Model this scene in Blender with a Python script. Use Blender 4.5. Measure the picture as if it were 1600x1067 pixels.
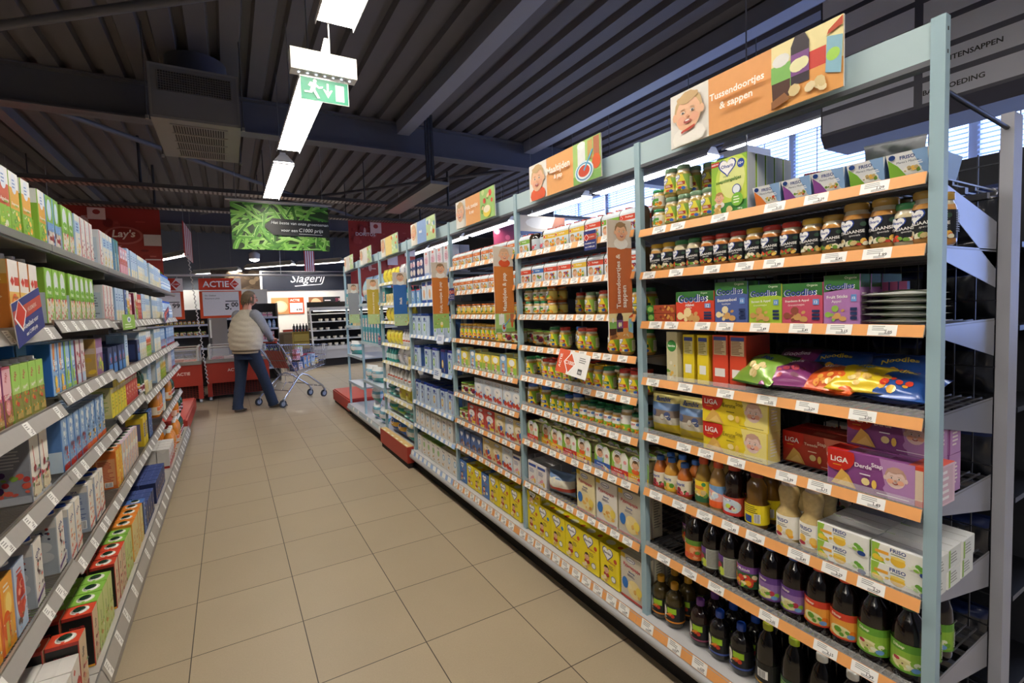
import bpy, math, random
from math import sin, cos, pi, sqrt, radians as rad
from mathutils import Vector as V, Matrix
for o in list(bpy.data.objects): bpy.data.objects.remove(o)
S = bpy.context.scene
COL = S.collection
random.seed(7)

# ---------------------------------------------------------------- camera, world, exposure
EYE = 1.4674
yaw, pit, rol = rad(29.3316), rad(-3.16905), rad(-1.95859)
F = V((sin(yaw)*cos(pit), cos(yaw)*cos(pit), sin(pit)))
R0 = V((cos(yaw), -sin(yaw), 0)); U0 = R0.cross(F)
R_ = R0*cos(rol) + U0*sin(rol); U_ = -R0*sin(rol) + U0*cos(rol)
cd = bpy.data.cameras.new('camera'); cam = bpy.data.objects.new('camera', cd); COL.objects.link(cam)
cam.matrix_world = Matrix(((R_.x, U_.x, -F.x, 0), (R_.y, U_.y, -F.y, 0), (R_.z, U_.z, -F.z, EYE), (0, 0, 0, 1)))
cd.sensor_width = 36; cd.lens = 751.089/1600*36
cd.shift_x = 0.012755; cd.shift_y = -0.008842; cd.clip_start = 0.02; cd.clip_end = 200
S.camera = cam
S.view_settings.view_transform = 'Standard'; S.view_settings.look = 'None'
S.view_settings.exposure = 0.1; S.view_settings.gamma = 1; S.view_settings.use_curve_mapping = False
S.cycles.max_bounces = 6; S.cycles.diffuse_bounces = 4; S.cycles.glossy_bounces = 3; S.cycles.transparent_max_bounces = 12
S.cycles.sample_clamp_indirect = 6
wd = bpy.data.worlds.new('shop_world'); S.world = wd; wd.use_nodes = True
wb = wd.node_tree.nodes['Background']; wb.inputs[0].default_value = (0.85, 0.87, 1.0, 1); wb.inputs[1].default_value = 0.5
LAMP = 34.0      # strength of the fluorescent diffusers
DAY = 2.9        # daylight behind the blinds

# ---------------------------------------------------------------- materials
def C(h):
    if not isinstance(h, str): return h
    r = []
    for i in (0, 2, 4):
        c = int(h[i:i+2], 16)/255
        r.append(c/12.92 if c <= 0.04045 else ((c+0.055)/1.055)**2.4)
    return (r[0], r[1], r[2], 1)
MATS = {}
#         rough metal coat spec noise-amount noise-scale
PM = {'deck': (.62, 0, 0, .22, .05, 6), 'print': (.42, 0, 0, .45, .05, 40), 'matte': (.8, 0, 0, .3, .08, 25), 'gloss': (.12, 0, .4, .5, .04, 30),
      'jar': (.1, 0, .8, .5, .22, 90), 'metal': (.36, .85, 0, .5, .06, 12), 'paint': (.45, 0, 0, .4, .04, 9),
      'foil': (.28, .12, .35, .6, .1, 60), 'cloth': (.92, 0, 0, .2, .18, 60), 'skin': (.55, 0, 0, .4, .08, 40), 'chrome': (.15, 1, 0, .5, .03, 10)}
def mt(kind):
    if kind in MATS: return MATS[kind]
    ro, me, co, sp, na, ns = PM[kind]
    m = bpy.data.materials.new(kind + '_surface'); m.use_nodes = True; MATS[kind] = m
    nt = m.node_tree; b = nt.nodes['Principled BSDF']
    a = nt.nodes.new('ShaderNodeAttribute'); a.attribute_name = 'Col'
    tc = nt.nodes.new('ShaderNodeTexCoord'); n = nt.nodes.new('ShaderNodeTexNoise'); n.inputs['Scale'].default_value = ns
    nt.links.new(tc.outputs['Object'], n.inputs['Vector'])
    mr = nt.nodes.new('ShaderNodeMapRange'); mr.inputs['To Min'].default_value = 1-na; mr.inputs['To Max'].default_value = 1+na
    nt.links.new(n.outputs['Fac'], mr.inputs['Value'])
    mx = nt.nodes.new('ShaderNodeVectorMath'); mx.operation = 'SCALE'
    nt.links.new(a.outputs['Color'], mx.inputs[0]); nt.links.new(mr.outputs[0], mx.inputs['Scale'])
    nt.links.new(mx.outputs[0], b.inputs['Base Color'])
    b.inputs['Roughness'].default_value = ro; b.inputs['Metallic'].default_value = me
    b.inputs['Coat Weight'].default_value = co; b.inputs['Coat Roughness'].default_value = .06
    b.inputs['Specular IOR Level'].default_value = sp
    return m
def emat(name, col, st, noise=0):
    m = bpy.data.materials.new(name); m.use_nodes = True; nt = m.node_tree
    b = nt.nodes['Principled BSDF']; b.inputs['Base Color'].default_value = C(col)
    b.inputs['Emission Color'].default_value = C(col); b.inputs['Emission Strength'].default_value = st
    MATS[name] = m
    return m
emat('tube_glow', 'fff6e8', LAMP); emat('bright_glow', 'fff8ec', LAMP*2.4); emat('case_fill_glow', 'fff4e0', 9); emat('cool_glow', 'f4f7ff', LAMP); emat('exit_glow', 'ffffff', 1.2)
emat('daylight_glow', 'b4ccff', DAY); emat('led_glow', 'dfe8ff', 6)
m = bpy.data.materials.new('blind_slat'); m.use_nodes = True; MATS['blind'] = m; nt = m.node_tree
bb = nt.nodes['Principled BSDF']; bb.inputs['Base Color'].default_value = C('e4ecfa'); bb.inputs['Roughness'].default_value = .5
tl = nt.nodes.new('ShaderNodeBsdfTranslucent'); tl.inputs['Color'].default_value = C('c8d8fa'); mx = nt.nodes.new('ShaderNodeMixShader')
nz = nt.nodes.new('ShaderNodeTexNoise'); nz.inputs['Scale'].default_value = 3; mr = nt.nodes.new('ShaderNodeMapRange'); mr.inputs['To Min'].default_value = .3; mr.inputs['To Max'].default_value = .42
nt.links.new(nz.outputs['Fac'], mr.inputs['Value']); nt.links.new(mr.outputs[0], mx.inputs[0]); nt.links.new(bb.outputs[0], mx.inputs[1]); nt.links.new(tl.outputs[0], mx.inputs[2]); nt.links.new(mx.outputs[0], nt.nodes['Material Output'].inputs[0])
m = bpy.data.materials.new('clear_plastic'); m.use_nodes = True; MATS['clear'] = m
b = m.node_tree.nodes['Principled BSDF']; b.inputs['Base Color'].default_value = (.9, .93, .95, 1); b.inputs['Alpha'].default_value = .2; b.inputs['Roughness'].default_value = .05
nn = m.node_tree.nodes.new('ShaderNodeTexNoise'); nn.inputs['Scale'].default_value = 8
mm = m.node_tree.nodes.new('ShaderNodeMapRange'); mm.inputs['To Min'].default_value = .14; mm.inputs['To Max'].default_value = .26
m.node_tree.links.new(nn.outputs['Fac'], mm.inputs['Value']); m.node_tree.links.new(mm.outputs[0], b.inputs['Alpha'])

def floor_mat():
    m = bpy.data.materials.new('beige_floor_tiles'); m.use_nodes = True; nt = m.node_tree; b = nt.nodes['Principled BSDF']
    N = nt.nodes.new; L = nt.links.new
    g = N('ShaderNodeNewGeometry'); mp = N('ShaderNodeVectorMath'); mp.operation = 'ADD'; mp.inputs[1].default_value = (0.2195, -2.4086+9, 0)
    L(g.outputs['Position'], mp.inputs[0])
    br = N('ShaderNodeTexBrick'); br.offset = 0; br.inputs['Scale'].default_value = 1; br.inputs['Brick Width'].default_value = .45; br.inputs['Row Height'].default_value = .45
    br.inputs['Mortar Size'].default_value = .0022; br.inputs['Mortar Smooth'].default_value = .1; br.inputs['Bias'].default_value = 0
    br.inputs['Color1'].default_value = C('a4957e'); br.inputs['Color2'].default_value = C('9f9079'); br.inputs['Mortar'].default_value = C('3c332a')
    L(mp.outputs[0], br.inputs['Vector'])
    n1 = N('ShaderNodeTexNoise'); n1.inputs['Scale'].default_value = 1.6; n1.inputs['Detail'].default_value = 6; L(g.outputs['Position'], n1.inputs['Vector'])
    n2 = N('ShaderNodeTexNoise'); n2.inputs['Scale'].default_value = 160; L(g.outputs['Position'], n2.inputs['Vector'])
    r1 = N('ShaderNodeMapRange'); r1.inputs['To Min'].default_value = .86; r1.inputs['To Max'].default_value = 1.1; L(n1.outputs['Fac'], r1.inputs['Value'])
    r2 = N('ShaderNodeMapRange'); r2.inputs['To Min'].default_value = .9; r2.inputs['To Max'].default_value = 1.1; L(n2.outputs['Fac'], r2.inputs['Value'])
    mu = N('ShaderNodeMath'); mu.operation = 'MULTIPLY'; L(r1.outputs[0], mu.inputs[0]); L(r2.outputs[0], mu.inputs[1])
    sc = N('ShaderNodeVectorMath'); sc.operation = 'SCALE'; L(br.outputs['Color'], sc.inputs[0]); L(mu.outputs[0], sc.inputs['Scale']); L(sc.outputs[0], b.inputs['Base Color'])
    r3 = N('ShaderNodeMapRange'); r3.inputs['To Min'].default_value = .34; r3.inputs['To Max'].default_value = .55; L(n1.outputs['Fac'], r3.inputs['Value']); L(r3.outputs[0], b.inputs['Roughness'])
    b.inputs['Specular IOR Level'].default_value = .35
    bp = N('ShaderNodeBump'); bp.inputs['Strength'].default_value = .25; bp.inputs['Distance'].default_value = .002; iv = N('ShaderNodeMath'); iv.operation = 'SUBTRACT'; iv.inputs[0].default_value = 1
    L(br.outputs['Fac'], iv.inputs[1]); L(iv.outputs[0], bp.inputs['Height']); L(bp.outputs[0], b.inputs['Normal'])
    MATS['floor'] = m
floor_mat()

# ---------------------------------------------------------------- mesh building
TC = {}
def glyphs(s, bold=False):
    k = (s, bold)
    if k in TC: return TC[k]
    cu = bpy.data.curves.new('t', 'FONT'); cu.body = s; cu.size = 1; cu.resolution_u = 2; cu.align_x = 'LEFT'
    if bold: cu.offset = .022
    ob = bpy.data.objects.new('t', cu); COL.objects.link(ob)
    dg = bpy.context.evaluated_depsgraph_get(); me = bpy.data.meshes.new_from_object(ob.evaluated_get(dg))
    me.calc_loop_triangles()
    vs = [(v.co.x, v.co.y) for v in me.vertices]; ts = [tuple(t.vertices) for t in me.loop_triangles]
    # keep triangles counter-clockwise
    out = []
    for a, b_, c in ts:
        ar = (vs[b_][0]-vs[a][0])*(vs[c][1]-vs[a][1])-(vs[c][0]-vs[a][0])*(vs[b_][1]-vs[a][1])
        if abs(ar) > 1e-9: out.append((a, b_, c) if ar > 0 else (a, c, b_))
    bpy.data.objects.remove(ob); bpy.data.curves.remove(cu); bpy.data.meshes.remove(me)
    xs = [v[0] for v in vs] or [0, 1]; ys = [v[1] for v in vs] or [0, 1]
    TC[k] = (vs, out, min(xs), max(xs), min(ys), max(ys))
    return TC[k]

class G:
    def __init__(s): s.v = []; s.f = []; s.c = []; s.m = []; s.sm = []; s.names = []
    def mi(s, mat):
        if mat not in s.names: s.names.append(mat)
        return s.names.index(mat)
    def add(s, vs, fs, col, mat='print', smooth=False):
        n = len(s.v); s.v.extend(vs); i = s.mi(mat)
        per = isinstance(col, list)
        for k, f in enumerate(fs):
            s.f.append(tuple(n+a for a in f)); s.c.append(C(col[k]) if per else C(col)); s.m.append(i); s.sm.append(smooth)
        return s
    def box(s, x0, x1, y0, y1, z0, z1, col='ffffff', mat='print'):
        vs = [(x, y, z) for z in (z0, z1) for y in (y0, y1) for x in (x0, x1)]
        cs = col if isinstance(col, list) else [col]*6   # bottom top front(-y) back right left
        return s.add(vs, [(0, 2, 3, 1), (4, 5, 7, 6), (0, 1, 5, 4), (2, 6, 7, 3), (1, 3, 7, 5), (0, 4, 6, 2)], cs, mat)
    def lathe(s, prof, n, col, mat='print', cx=0, cy=0, smooth=True):
        vs = []; fs = []; cs = []
        for r, z in prof:
            for k in range(n): a = 2*pi*k/n; vs.append((cx+r*sin(a), cy-r*cos(a), z))
        for j in range(len(prof)-1):
            cc = col[j] if isinstance(col, list) else col
            for k in range(n): k2 = (k+1) % n; fs.append((j*n+k, j*n+k2, (j+1)*n+k2, (j+1)*n+k)); cs.append(cc)
        s.add(vs, fs, cs, mat, smooth)
        for j, rev in ((0, True), (len(prof)-1, False)):
            if prof[j][0] > 1e-4:
                ids = [j*n+k for k in range(n)]; ids = ids[::-1] if rev else ids
                cc = (col[0] if rev else col[-1]) if isinstance(col, list) else col
                s.add([vs[i] for i in ids], [tuple(range(n))], [cc], mat)
        return s
    def tube(s, pts, r, n=8, col='cccccc', mat='metal', closed=False, smooth=True):
        pts = [V(p) for p in pts]; N = len(pts); vs = []; fs = []
        up = V((0, 0, 1)); prev = None
        for i, p in enumerate(pts):
            if closed: d = pts[(i+1) % N]-pts[i-1]
            else: d = pts[min(i+1, N-1)]-pts[max(i-1, 0)]
            d.normalize()
            if prev is None:
                a = up if abs(d.z) < .9 else V((1, 0, 0)); x = d.cross(a).normalized()
            else: x = (prev-d*prev.dot(d)).normalized()
            prev = x; y = d.cross(x); rr = r[i] if isinstance(r, (list, tuple)) else r
            for k in range(n): q = p+(x*cos(2*pi*k/n)+y*sin(2*pi*k/n))*rr; vs.append(tuple(q))
        for i in range(N if closed else N-1):
            j = (i+1) % N
            for k in range(n): k2 = (k+1) % n; fs.append((i*n+k, i*n+k2, j*n+k2, j*n+k))
        s.add(vs, fs, col, mat, smooth)
        if not closed:
            s.add(vs[:n][::-1], [tuple(range(n))], col, mat); s.add(vs[-n:], [tuple(range(n))], col, mat)
        return s
    def bar(s, a, b_, w, col='cccccc', mat='metal'):  # square bar
        return s.tube([a, b_], w*.7071, 4, col, mat, smooth=False)
    def loft(s, rings, col, mat='print', smooth=True, caps=True):
        n = len(rings[0]); vs = [tuple(p) for r in rings for p in r]; fs = []; cs = []
        for j in range(len(rings)-1):
            cc = col[j] if isinstance(col, list) else col
            for k in range(n): k2 = (k+1) % n; fs.append((j*n+k, j*n+k2, (j+1)*n+k2, (j+1)*n+k)); cs.append(cc)
        s.add(vs, fs, cs, mat, smooth)
        if caps:
            s.add(vs[:n][::-1], [tuple(range(n))], [cs[0]], mat); s.add(vs[-n:], [tuple(range(n))], [cs[-1]], mat)
        return s
    def prism(s, poly, y0, y1, col, mat='print', axis='y'):  # poly of (a,b) extruded
        n = len(poly); f = {'y': lambda a, b_, t: (a, t, b_), 'x': lambda a, b_, t: (t, a, b_), 'z': lambda a, b_, t: (a, b_, t)}[axis]
        vs = [f(a, b_, y0) for a, b_ in poly]+[f(a, b_, y1) for a, b_ in poly]
        fs = [(k, (k+1) % n, n+(k+1) % n, n+k) for k in range(n)]+[tuple(range(n))[::-1], tuple(range(n, 2*n))]
        return s.add(vs, fs, col, mat)
    def build(s, name, parent=None, link=True):
        me = bpy.data.meshes.new(name); me.from_pydata([tuple(p) for p in s.v], [], s.f)
        for nm in s.names: me.materials.append(mt(nm) if nm in PM else MATS[nm])
        me.polygons.foreach_set('material_index', s.m); me.polygons.foreach_set('use_smooth', s.sm)
        at = me.attributes.new('Col', 'FLOAT_COLOR', 'FACE'); at.data.foreach_set('color', [x for c in s.c for x in c])
        me.update()
        o = bpy.data.objects.new(name, me)
        if link: COL.objects.link(o)
        if parent is not None: o.parent = parent
        return o

def planemap(O, U, W):
    O, U, W = V(O), V(U).normalized(), V(W).normalized(); Nn = U.cross(W)
    return lambda x, y, l: tuple(O+U*x+W*y+Nn*l)
def cylmap(R, z0, w, cx=0, cy=0):     # label centred on the front (-y), unrolled width w
    def f(x, y, l):
        a = (x-w/2)/R; return (cx+(R+l)*sin(a), cy-(R+l)*cos(a), z0+y)
    return f

class Cv:
    """flat artwork of coloured shapes printed on a surface; x and y are fractions of the printed face"""
    def __init__(s, g, w, h, mp, mat='print', dx=0, lift=.0002, step=.00012):
        s.g, s.w, s.h, s.mp, s.mat, s.dx, s.l, s.st = g, w, h, mp, mat, dx, lift, step
    def raw(s, polys, col):
        vs = []; fs = []
        for p in polys:
            if s.dx:
                xs = [q[0] for q in p]; a0 = int(math.floor(min(xs)/s.dx)); a1 = int(math.floor((max(xs)-1e-9)/s.dx))
                parts = []
                for k in range(a0, a1+1):
                    q = clipx(clipx(p, k*s.dx, 1), (k+1)*s.dx, -1)
                    if len(q) > 2: parts.append(q)
            else: parts = [p]
            for q in parts:
                n = len(vs); vs.extend(s.mp(a, b_, s.l) for a, b_ in q); fs.append(tuple(range(n, n+len(q))))
        s.g.add(vs, fs, col, s.mat); s.l += s.st
    def poly(s, pts, col): s.raw([[(min(max(x, 0), 1)*s.w, min(max(y, 0), 1)*s.h) for x, y in pts]], col)
    def rect(s, x0, y0, x1, y1, col): s.poly([(x0, y0), (x1, y0), (x1, y1), (x0, y1)], col)
    def ell(s, cx, cy, rx, ry, col, n=14, rot=0):
        p = []
        for k in range(n):
            a = 2*pi*k/n; x, y = rx*s.w*cos(a), ry*s.h*sin(a)
            x, y = x*cos(rot)-y*sin(rot), x*sin(rot)+y*cos(rot)
            p.append((min(max(cx*s.w+x, 0), s.w), min(max(cy*s.h+y, 0), s.h)))
        s.raw([p], col)
    def fan(s, pts, c, col):
        n = len(pts); P = [(min(max(x, 0), 1)*s.w, min(max(y, 0), 1)*s.h) for x, y in pts]; q = (c[0]*s.w, c[1]*s.h)
        s.raw([[q, P[k], P[(k+1) % n]] for k in range(n)], col)
    def heart(s, cx, cy, r, col):   # r = fraction of width
        a = s.w/s.h; p = []
        for k in range(20):
            t = 2*pi*k/20; x = .062*16*sin(t)**3; y = .062*(13*cos(t)-5*cos(2*t)-2*cos(3*t)-cos(4*t))
            p.append((cx-x*r, cy+y*r*a))
        s.fan(p, (cx, cy), col)
    def text(s, t, cx, cy, w, col, mh=.3, bold=True, rot=0, shear=0):
        vs, ts, x0, x1, y0, y1 = glyphs(t, bold)
        sc = w*s.w/max(x1-x0, .01)
        if (y1-y0)*sc > mh*s.h: sc = mh*s.h/(y1-y0)
        mx, my = (x0+x1)/2, (y0+y1)/2; P = []
        for x, y in vs:
            x, y = (x-mx)*sc, (y-my)*sc; x += y*shear; x, y = x*cos(rot)-y*sin(rot), x*sin(rot)+y*cos(rot)
            P.append((cx*s.w+x, cy*s.h+y))
        s.raw([[P[a], P[b_], P[c]] for a, b_, c in ts], col)
    def blobs(s, x0, y0, x1, y1, n, pal, r, seed=1, asp=1):
        rg = random.Random(seed); a = s.w/s.h
        for _ in range(n):
            q = r*rg.uniform(.5, 1.1)
            s.ell(rg.uniform(x0, x1), rg.uniform(y0, y1), q, q*a*asp*rg.uniform(.6, 1.1), rg.choice(pal), 8, rg.uniform(-.8, .8))
    def lines(s, x0, y0, x1, y1, n, col, seed=3):
        rg = random.Random(seed); P = []
        for k in range(n):
            y = y1-(y1-y0)*(k+.5)/n; h = (y1-y0)/n*.22; e = x0+(x1-x0)*rg.uniform(.6, 1)
            P.append([(x0*s.w, (y-h)*s.h), (e*s.w, (y-h)*s.h), (e*s.w, (y+h)*s.h), (x0*s.w, (y+h)*s.h)])
        s.raw(P, col)
    def diamond(s, cx, cy, r, col='c8321e', edge='ffffff', t='C1000'):
        a = s.w/s.h
        for q, c in ((r*1.22, edge), (r, col)): s.poly([(cx-q, cy), (cx, cy-q*a), (cx+q, cy), (cx, cy+q*a)], c)
        if t: s.text(t, cx, cy, r*1.35, 'ffffff')
    def baby(s, cx, cy, r, hair='b98a55', shirt='f3efe8', skin='e9b996'):
        a = s.w/s.h
        s.ell(cx, cy-r*1.35*a, r*1.15, r*.7*a, shirt, 12)
        s.ell(cx, cy+r*.18*a, r*.98, r*1.08*a, hair, 14)
        s.ell(cx-r*.95, cy-r*.05*a, r*.16, r*.26*a, skin, 8); s.ell(cx+r*.95, cy-r*.05*a, r*.16, r*.26*a, skin, 8)
        s.ell(cx, cy-r*.08*a, r*.88, r*.98*a, skin, 16)
        s.ell(cx-r*.46, cy-r*.36*a, r*.3, r*.26*a, 'e8ab8e', 12); s.ell(cx+r*.46, cy-r*.36*a, r*.3, r*.26*a, 'e8ab8e', 12)
        s.ell(cx-r*.3, cy+r*.78*a, r*.5, r*.22*a, hair, 12, -.3); s.ell(cx+r*.25, cy+r*.84*a, r*.5, r*.2*a, hair, 12, .3)
        for q in (-1, 1): s.ell(cx+q*r*.34, cy+r*.06*a, r*.15, r*.075*a, 'f2ece6', 10); s.ell(cx+q*r*.34, cy+r*.05*a, r*.075, r*.07*a, '4a4440', 8); s.ell(cx+q*r*.34, cy+r*.25*a, r*.17, r*.03*a, 'b08a68', 8, q*-.15)
        s.ell(cx, cy-r*.2*a, r*.13, r*.08*a, 'da9c7c', 8)
        s.ell(cx, cy-r*.5*a, r*.26, r*.13*a, 'a84e48', 12); s.ell(cx, cy-r*.45*a, r*.17, r*.05*a, 'f4ece8', 8)
    def barcode(s, x0, y0, x1, y1):
        s.rect(x0, y0, x1, y1, 'ffffff'); P = []; x = x0+(x1-x0)*.08
        rg = random.Random(5)
        while x < x1-(x1-x0)*.1:
            d = (x1-x0)*rg.choice((.02, .04)); P.append([(x*s.w, (y0+.01)*s.h), ((x+d)*s.w, (y0+.01)*s.h), ((x+d)*s.w, (y1-.01)*s.h), (x*s.w, (y1-.01)*s.h)]); x += d+(x1-x0)*.035
        s.raw(P, '222222')
def clipx(p, x, sg):
    out = []
    for i in range(len(p)):
        a, b_ = p[i-1], p[i]; ia, ib = sg*(a[0]-x) >= 0, sg*(b_[0]-x) >= 0
        if ia != ib:
            t = (x-a[0])/(b_[0]-a[0]); out.append((x, a[1]+t*(b_[1]-a[1])))
        if ib: out.append(b_)
    return out

def tag(o, label, cat, group=None):
    o['label'] = label; o['category'] = cat
    if group: o['group'] = group
    return o
def empty(name, loc=(0, 0, 0), rz=0, link=True):
    o = bpy.data.objects.new(name, None); o.location = loc; o.rotation_euler = (0, 0, rz); o.empty_display_size = .05
    if link: COL.objects.link(o)
    return o
def struct(o): o['kind'] = 'structure'; return o
def copytree(o, parent=None, link=True):
    c = o.copy()
    if link: COL.objects.link(c)
    if parent is not None: c.parent = parent
    for ch in KIDS.get(o.name, []): copytree(ch, c, link)
    return c
KIDS = {}

# ---------------------------------------------------------------- room shell
g = G(); g.add([(-8, -5, 0), (8, -5, 0), (8, 17.3, 0), (-8, 17.3, 0)], [(0, 1, 2, 3)], 'ffffff', 'floor'); struct(g.build('floor'))
g = G(); vs = []; fs = []; cs = []; x = -7.98; pr = []
while x < 8: pr += [(x, 4.0), (x+.155, 4.0), (x+.175, 4.06), (x+.24, 4.06)]; x += .26
pr.append((x, 4.0))
for a, b_ in pr: vs += [(a, -3, b_), (a, 17.3, b_)]
for i in range(len(pr)-1): fs.append((2*i, 2*i+1, 2*i+3, 2*i+2))
g.add(vs, fs, '625e60', 'deck'); g.box(-8, 8, -3, 17.3, 4.12, 4.16, '303036', 'matte'); struct(g.build('ceiling'))
def ibeam_x(y, z0, z1, x0=-8, x1=7.6, c='5e5e66'):
    g = G(); g.box(x0, x1, y-.1, y+.1, z0, z0+.018, c, 'paint'); g.box(x0, x1, y-.1, y+.1, z1-.018, z1, c, 'paint'); g.box(x0, x1, y-.008, y+.008, z0, z1, c, 'paint')
    struct(g.build('ceiling_beam'))
ibeam_x(6.52, 3.6, 3.995); ibeam_x(13.4, 3.6, 3.995); ibeam_x(-.6, 3.6, 3.995)
for x in (2.13, 4.16, -3.6, 6.2):
    g = G(); g.box(x, x+.17, -.5, 6.42, 3.83, 3.995, '85858f', 'paint'); struct(g.build('ceiling_beam'))
for x in (-2.2, 4.16):
    g = G(); g.box(x, x+.12, 6.62, 13.3, 3.86, 3.995, '6a6a70', 'paint'); struct(g.build('ceiling_beam'))
for a, b_ in (((-2.9, 6.4, 3.78), (1.1, 3.29, 3.78)), ((-1.75, 6.9, 3.8), (3.4, 12.9, 3.8)), ((4.5, 7.1, 3.8), (-.4, 12.9, 3.8))):
    g = G(); g.tube([a, b_], .035, 8, '5c5c64', 'paint'); struct(g.build('ceiling_beam'))
# perforated cable trays hung across the hall, on drop rods
for y, z in ((8.35, 3.28), (9.85, 3.28)):
    t = tag(empty('cable_tray', (0, y, z)), 'perforated steel cable tray hung across the hall ' + ('just beyond the deep beam' if y < 9 else 'behind the first tray'), 'cable tray')
    g = G(); g.box(-7, 7.5, -.1, .1, 0, .006, '9a8f86', 'metal'); g.box(-7, 7.5, -.1, -.095, 0, .055, '4a4644', 'paint'); g.box(-7, 7.5, .095, .1, 0, .055, '8a8078', 'metal')
    for k in range(240): g.box(-7+k*.06, -6.975+k*.06, -.085, .085, -.003, -.001, '5e5450', 'matte')
    o = g.build('tray', t)
    g = G()
    for k in range(8):
        g.tube([(-5.6+k*1.55, 0, .05), (-5.6+k*1.55, 0, .71)], .009 if k % 3 else .02, 6, '2c2c30', 'paint')
    g.build('drop_rod', t)
g = G(); g.box(2.36, 2.62, 5.85, 7.9, 3.06, 3.1, 'a8a49e', 'metal'); g.box(2.36, 2.38, 5.85, 7.9, 3.1, 3.16, '77736e', 'metal'); g.box(2.6, 2.62, 5.85, 7.9, 3.1, 3.16, '77736e', 'metal')
for y in (6.0, 6.1, 6.2): g.box(2.45, 2.48, y, y+.03, 3.1, 3.99, '3a3a40', 'paint')
tag(g.build('cable_duct'), 'short bright metal cable duct hanging near the aisle sign boards', 'cable duct')

# walls
g = G(); g.box(-8, 8, 17.3, 17.4, 0, 4.1, '646a78', 'paint'); struct(g.build('wall_back'))
g = G(); g.box(-8.1, -8, -5, 17.3, 0, 4.1, '8c8c8c', 'paint'); struct(g.build('wall_left'))
g = G(); g.box(7.6, 7.7, -5, 17.3, 0, .9, '8d929c', 'paint'); g.box(7.6, 7.7, -5, 17.3, 3.94, 4.1, '565a66', 'paint'); g.box(7.6, 7.7, 10.4, 17.3, .9, 3.94, '565a66', 'paint'); struct(g.build('wall_right'))
g = G(); g.box(-8, 8, -5.1, -5, 0, 4.1, '8c8c8c', 'paint'); struct(g.build('wall_front'))
for k in range(6):
    y0 = -1.9+k*2.05
    w = struct(empty('window_%d' % (k+1), (7.62, y0, .9)))
    g = G(); g.box(.05, .06, .03, 2.02, .03, 3.01, 'ffffff', 'daylight_glow'); g.build('pane', w)
    g = G()
    for a in ((0, .05, 0, 3.04), (2.0, 2.05, 0, 3.04), (.98, 1.03, 0, 3.04)): g.box(-.02, .06, a[0], a[1], a[2], a[3], 'dfe6f2', 'paint')
    g.box(-.02, .06, 0, 2.05, 0, .05, 'dfe6f2', 'paint'); g.box(-.02, .06, 0, 2.05, 2.99, 3.04, 'dfe6f2', 'paint'); g.build('window_frame', w)
    ordw = ['first window', 'second window', 'third window', 'fourth window', 'fifth window', 'last window'][k]
    t = tag(empty('venetian_blind', (7.56, y0+.04, .95)), ('white slatted blind let down over the %s of the glazed wall' if k < 4 else 'raised white blind at the top of the %s of the glazed wall') % ordw, 'window blind', 'blinds on the glazed wall')
    g = G(); n = 54
    for j in (range(n) if k < 4 else range(48, n)):
        z = j*.0555; g.add([(-.018, 0, z-.014), (.018, 0, z+.014), (.018, 1.97, z+.014), (-.018, 1.97, z-.014)], [(0, 1, 2, 3)], 'e8eefc', 'blind')
    o = g.build('slats', t)
    g = G(); g.box(-.02, .02, 0, 1.97, 2.97, 3.01, 'e8ecf4', 'paint'); g.build('head_rail', t)
    zb = -.03 if k < 4 else 2.6
    g = G(); g.box(-.02, .02, 0, 1.97, zb, zb+.018, 'e8ecf4', 'paint'); g.build('bottom_rail', t)
    g = G()
    for yy in (.35, 1.0, 1.62): g.box(-.02, -.018, yy, yy+.012, zb, 2.98, 'cfd8ea', 'paint')
    g.build('cord', t)

# ---------------------------------------------------------------- ceiling lamps (line lights along the aisles)
def lamp(cx, y0, y1, z, label, w=.2, mat='tube_glow', rods=True, rz=0, group=None):
    t = tag(empty('ceiling_light', (cx, y0, z), rz), label, 'ceiling light', group); L = y1-y0; h = w/2
    g = G(); g.prism([(-h, 0), (h, 0), (h*.35, .075), (-h*.35, .075)], 0, L, 'dcdcda', 'paint')
    g.prism([(-h*.35, .075), (h*.35, .075), (h*.25, .11), (-h*.25, .11)], .05, L-.05, 'e8e8e6', 'paint'); g.build('housing', t)
    g = G(); g.box(-h+.008, h-.008, .01, L-.01, -.006, -.003, 'ffffff', mat); g.build('diffuser', t)
    g = G(); n = int(L/.09)
    for k in range(n): g.box(-h, h, .01+k*(L-.02)/n, .014+k*(L-.02)/n, -.022, -.008, 'ffffff', 'paint')
    g.box(-h, -h+.004, 0, L, -.024, 0, 'ffffff', 'paint'); g.box(h-.004, h, 0, L, -.024, 0, 'ffffff', 'paint'); g.build('louvre', t)
    if rods:
        g = G()
        for y in (.3, L-.3): g.tube([(0, y, .1), (0, y, 4.0-z)], .004, 5, '8a8a8a')
        g.build('hanging_rod', t)
    return t
for k, (a, b_) in enumerate([(-2.9, -1.3), (-1.0, .6), (1.0, 2.72), (3.3, 4.97), (5.38, 7.1)]):
    lamp(.585, a, b_, 3.0, 'white louvred line light over the tiled aisle, ' + ['behind the viewer', 'over the viewer', 'cut by the picture top', 'behind the green exit sign', 'above the green bean banner'][k])
for k in range(7):
    lamp(4.45, -.72+k*2.0-.0, 1.12+k*2.0-.0, 2.95, 'line light over the aisle beyond the blue racks, %s from the front end' % ['first', 'second', 'third', 'fourth', 'fifth', 'sixth', 'seventh'][k], mat='cool_glow', group='line lights over the next aisle')
for k in range(6):
    lamp(-2.9, -1.5+k*2.1, .3+k*2.1, 3.0, 'line light over the aisle beyond the carton racks, %s from the front end' % ['first', 'second', 'third', 'fourth', 'fifth', 'sixth'][k], group='line lights beyond the carton racks')
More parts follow.
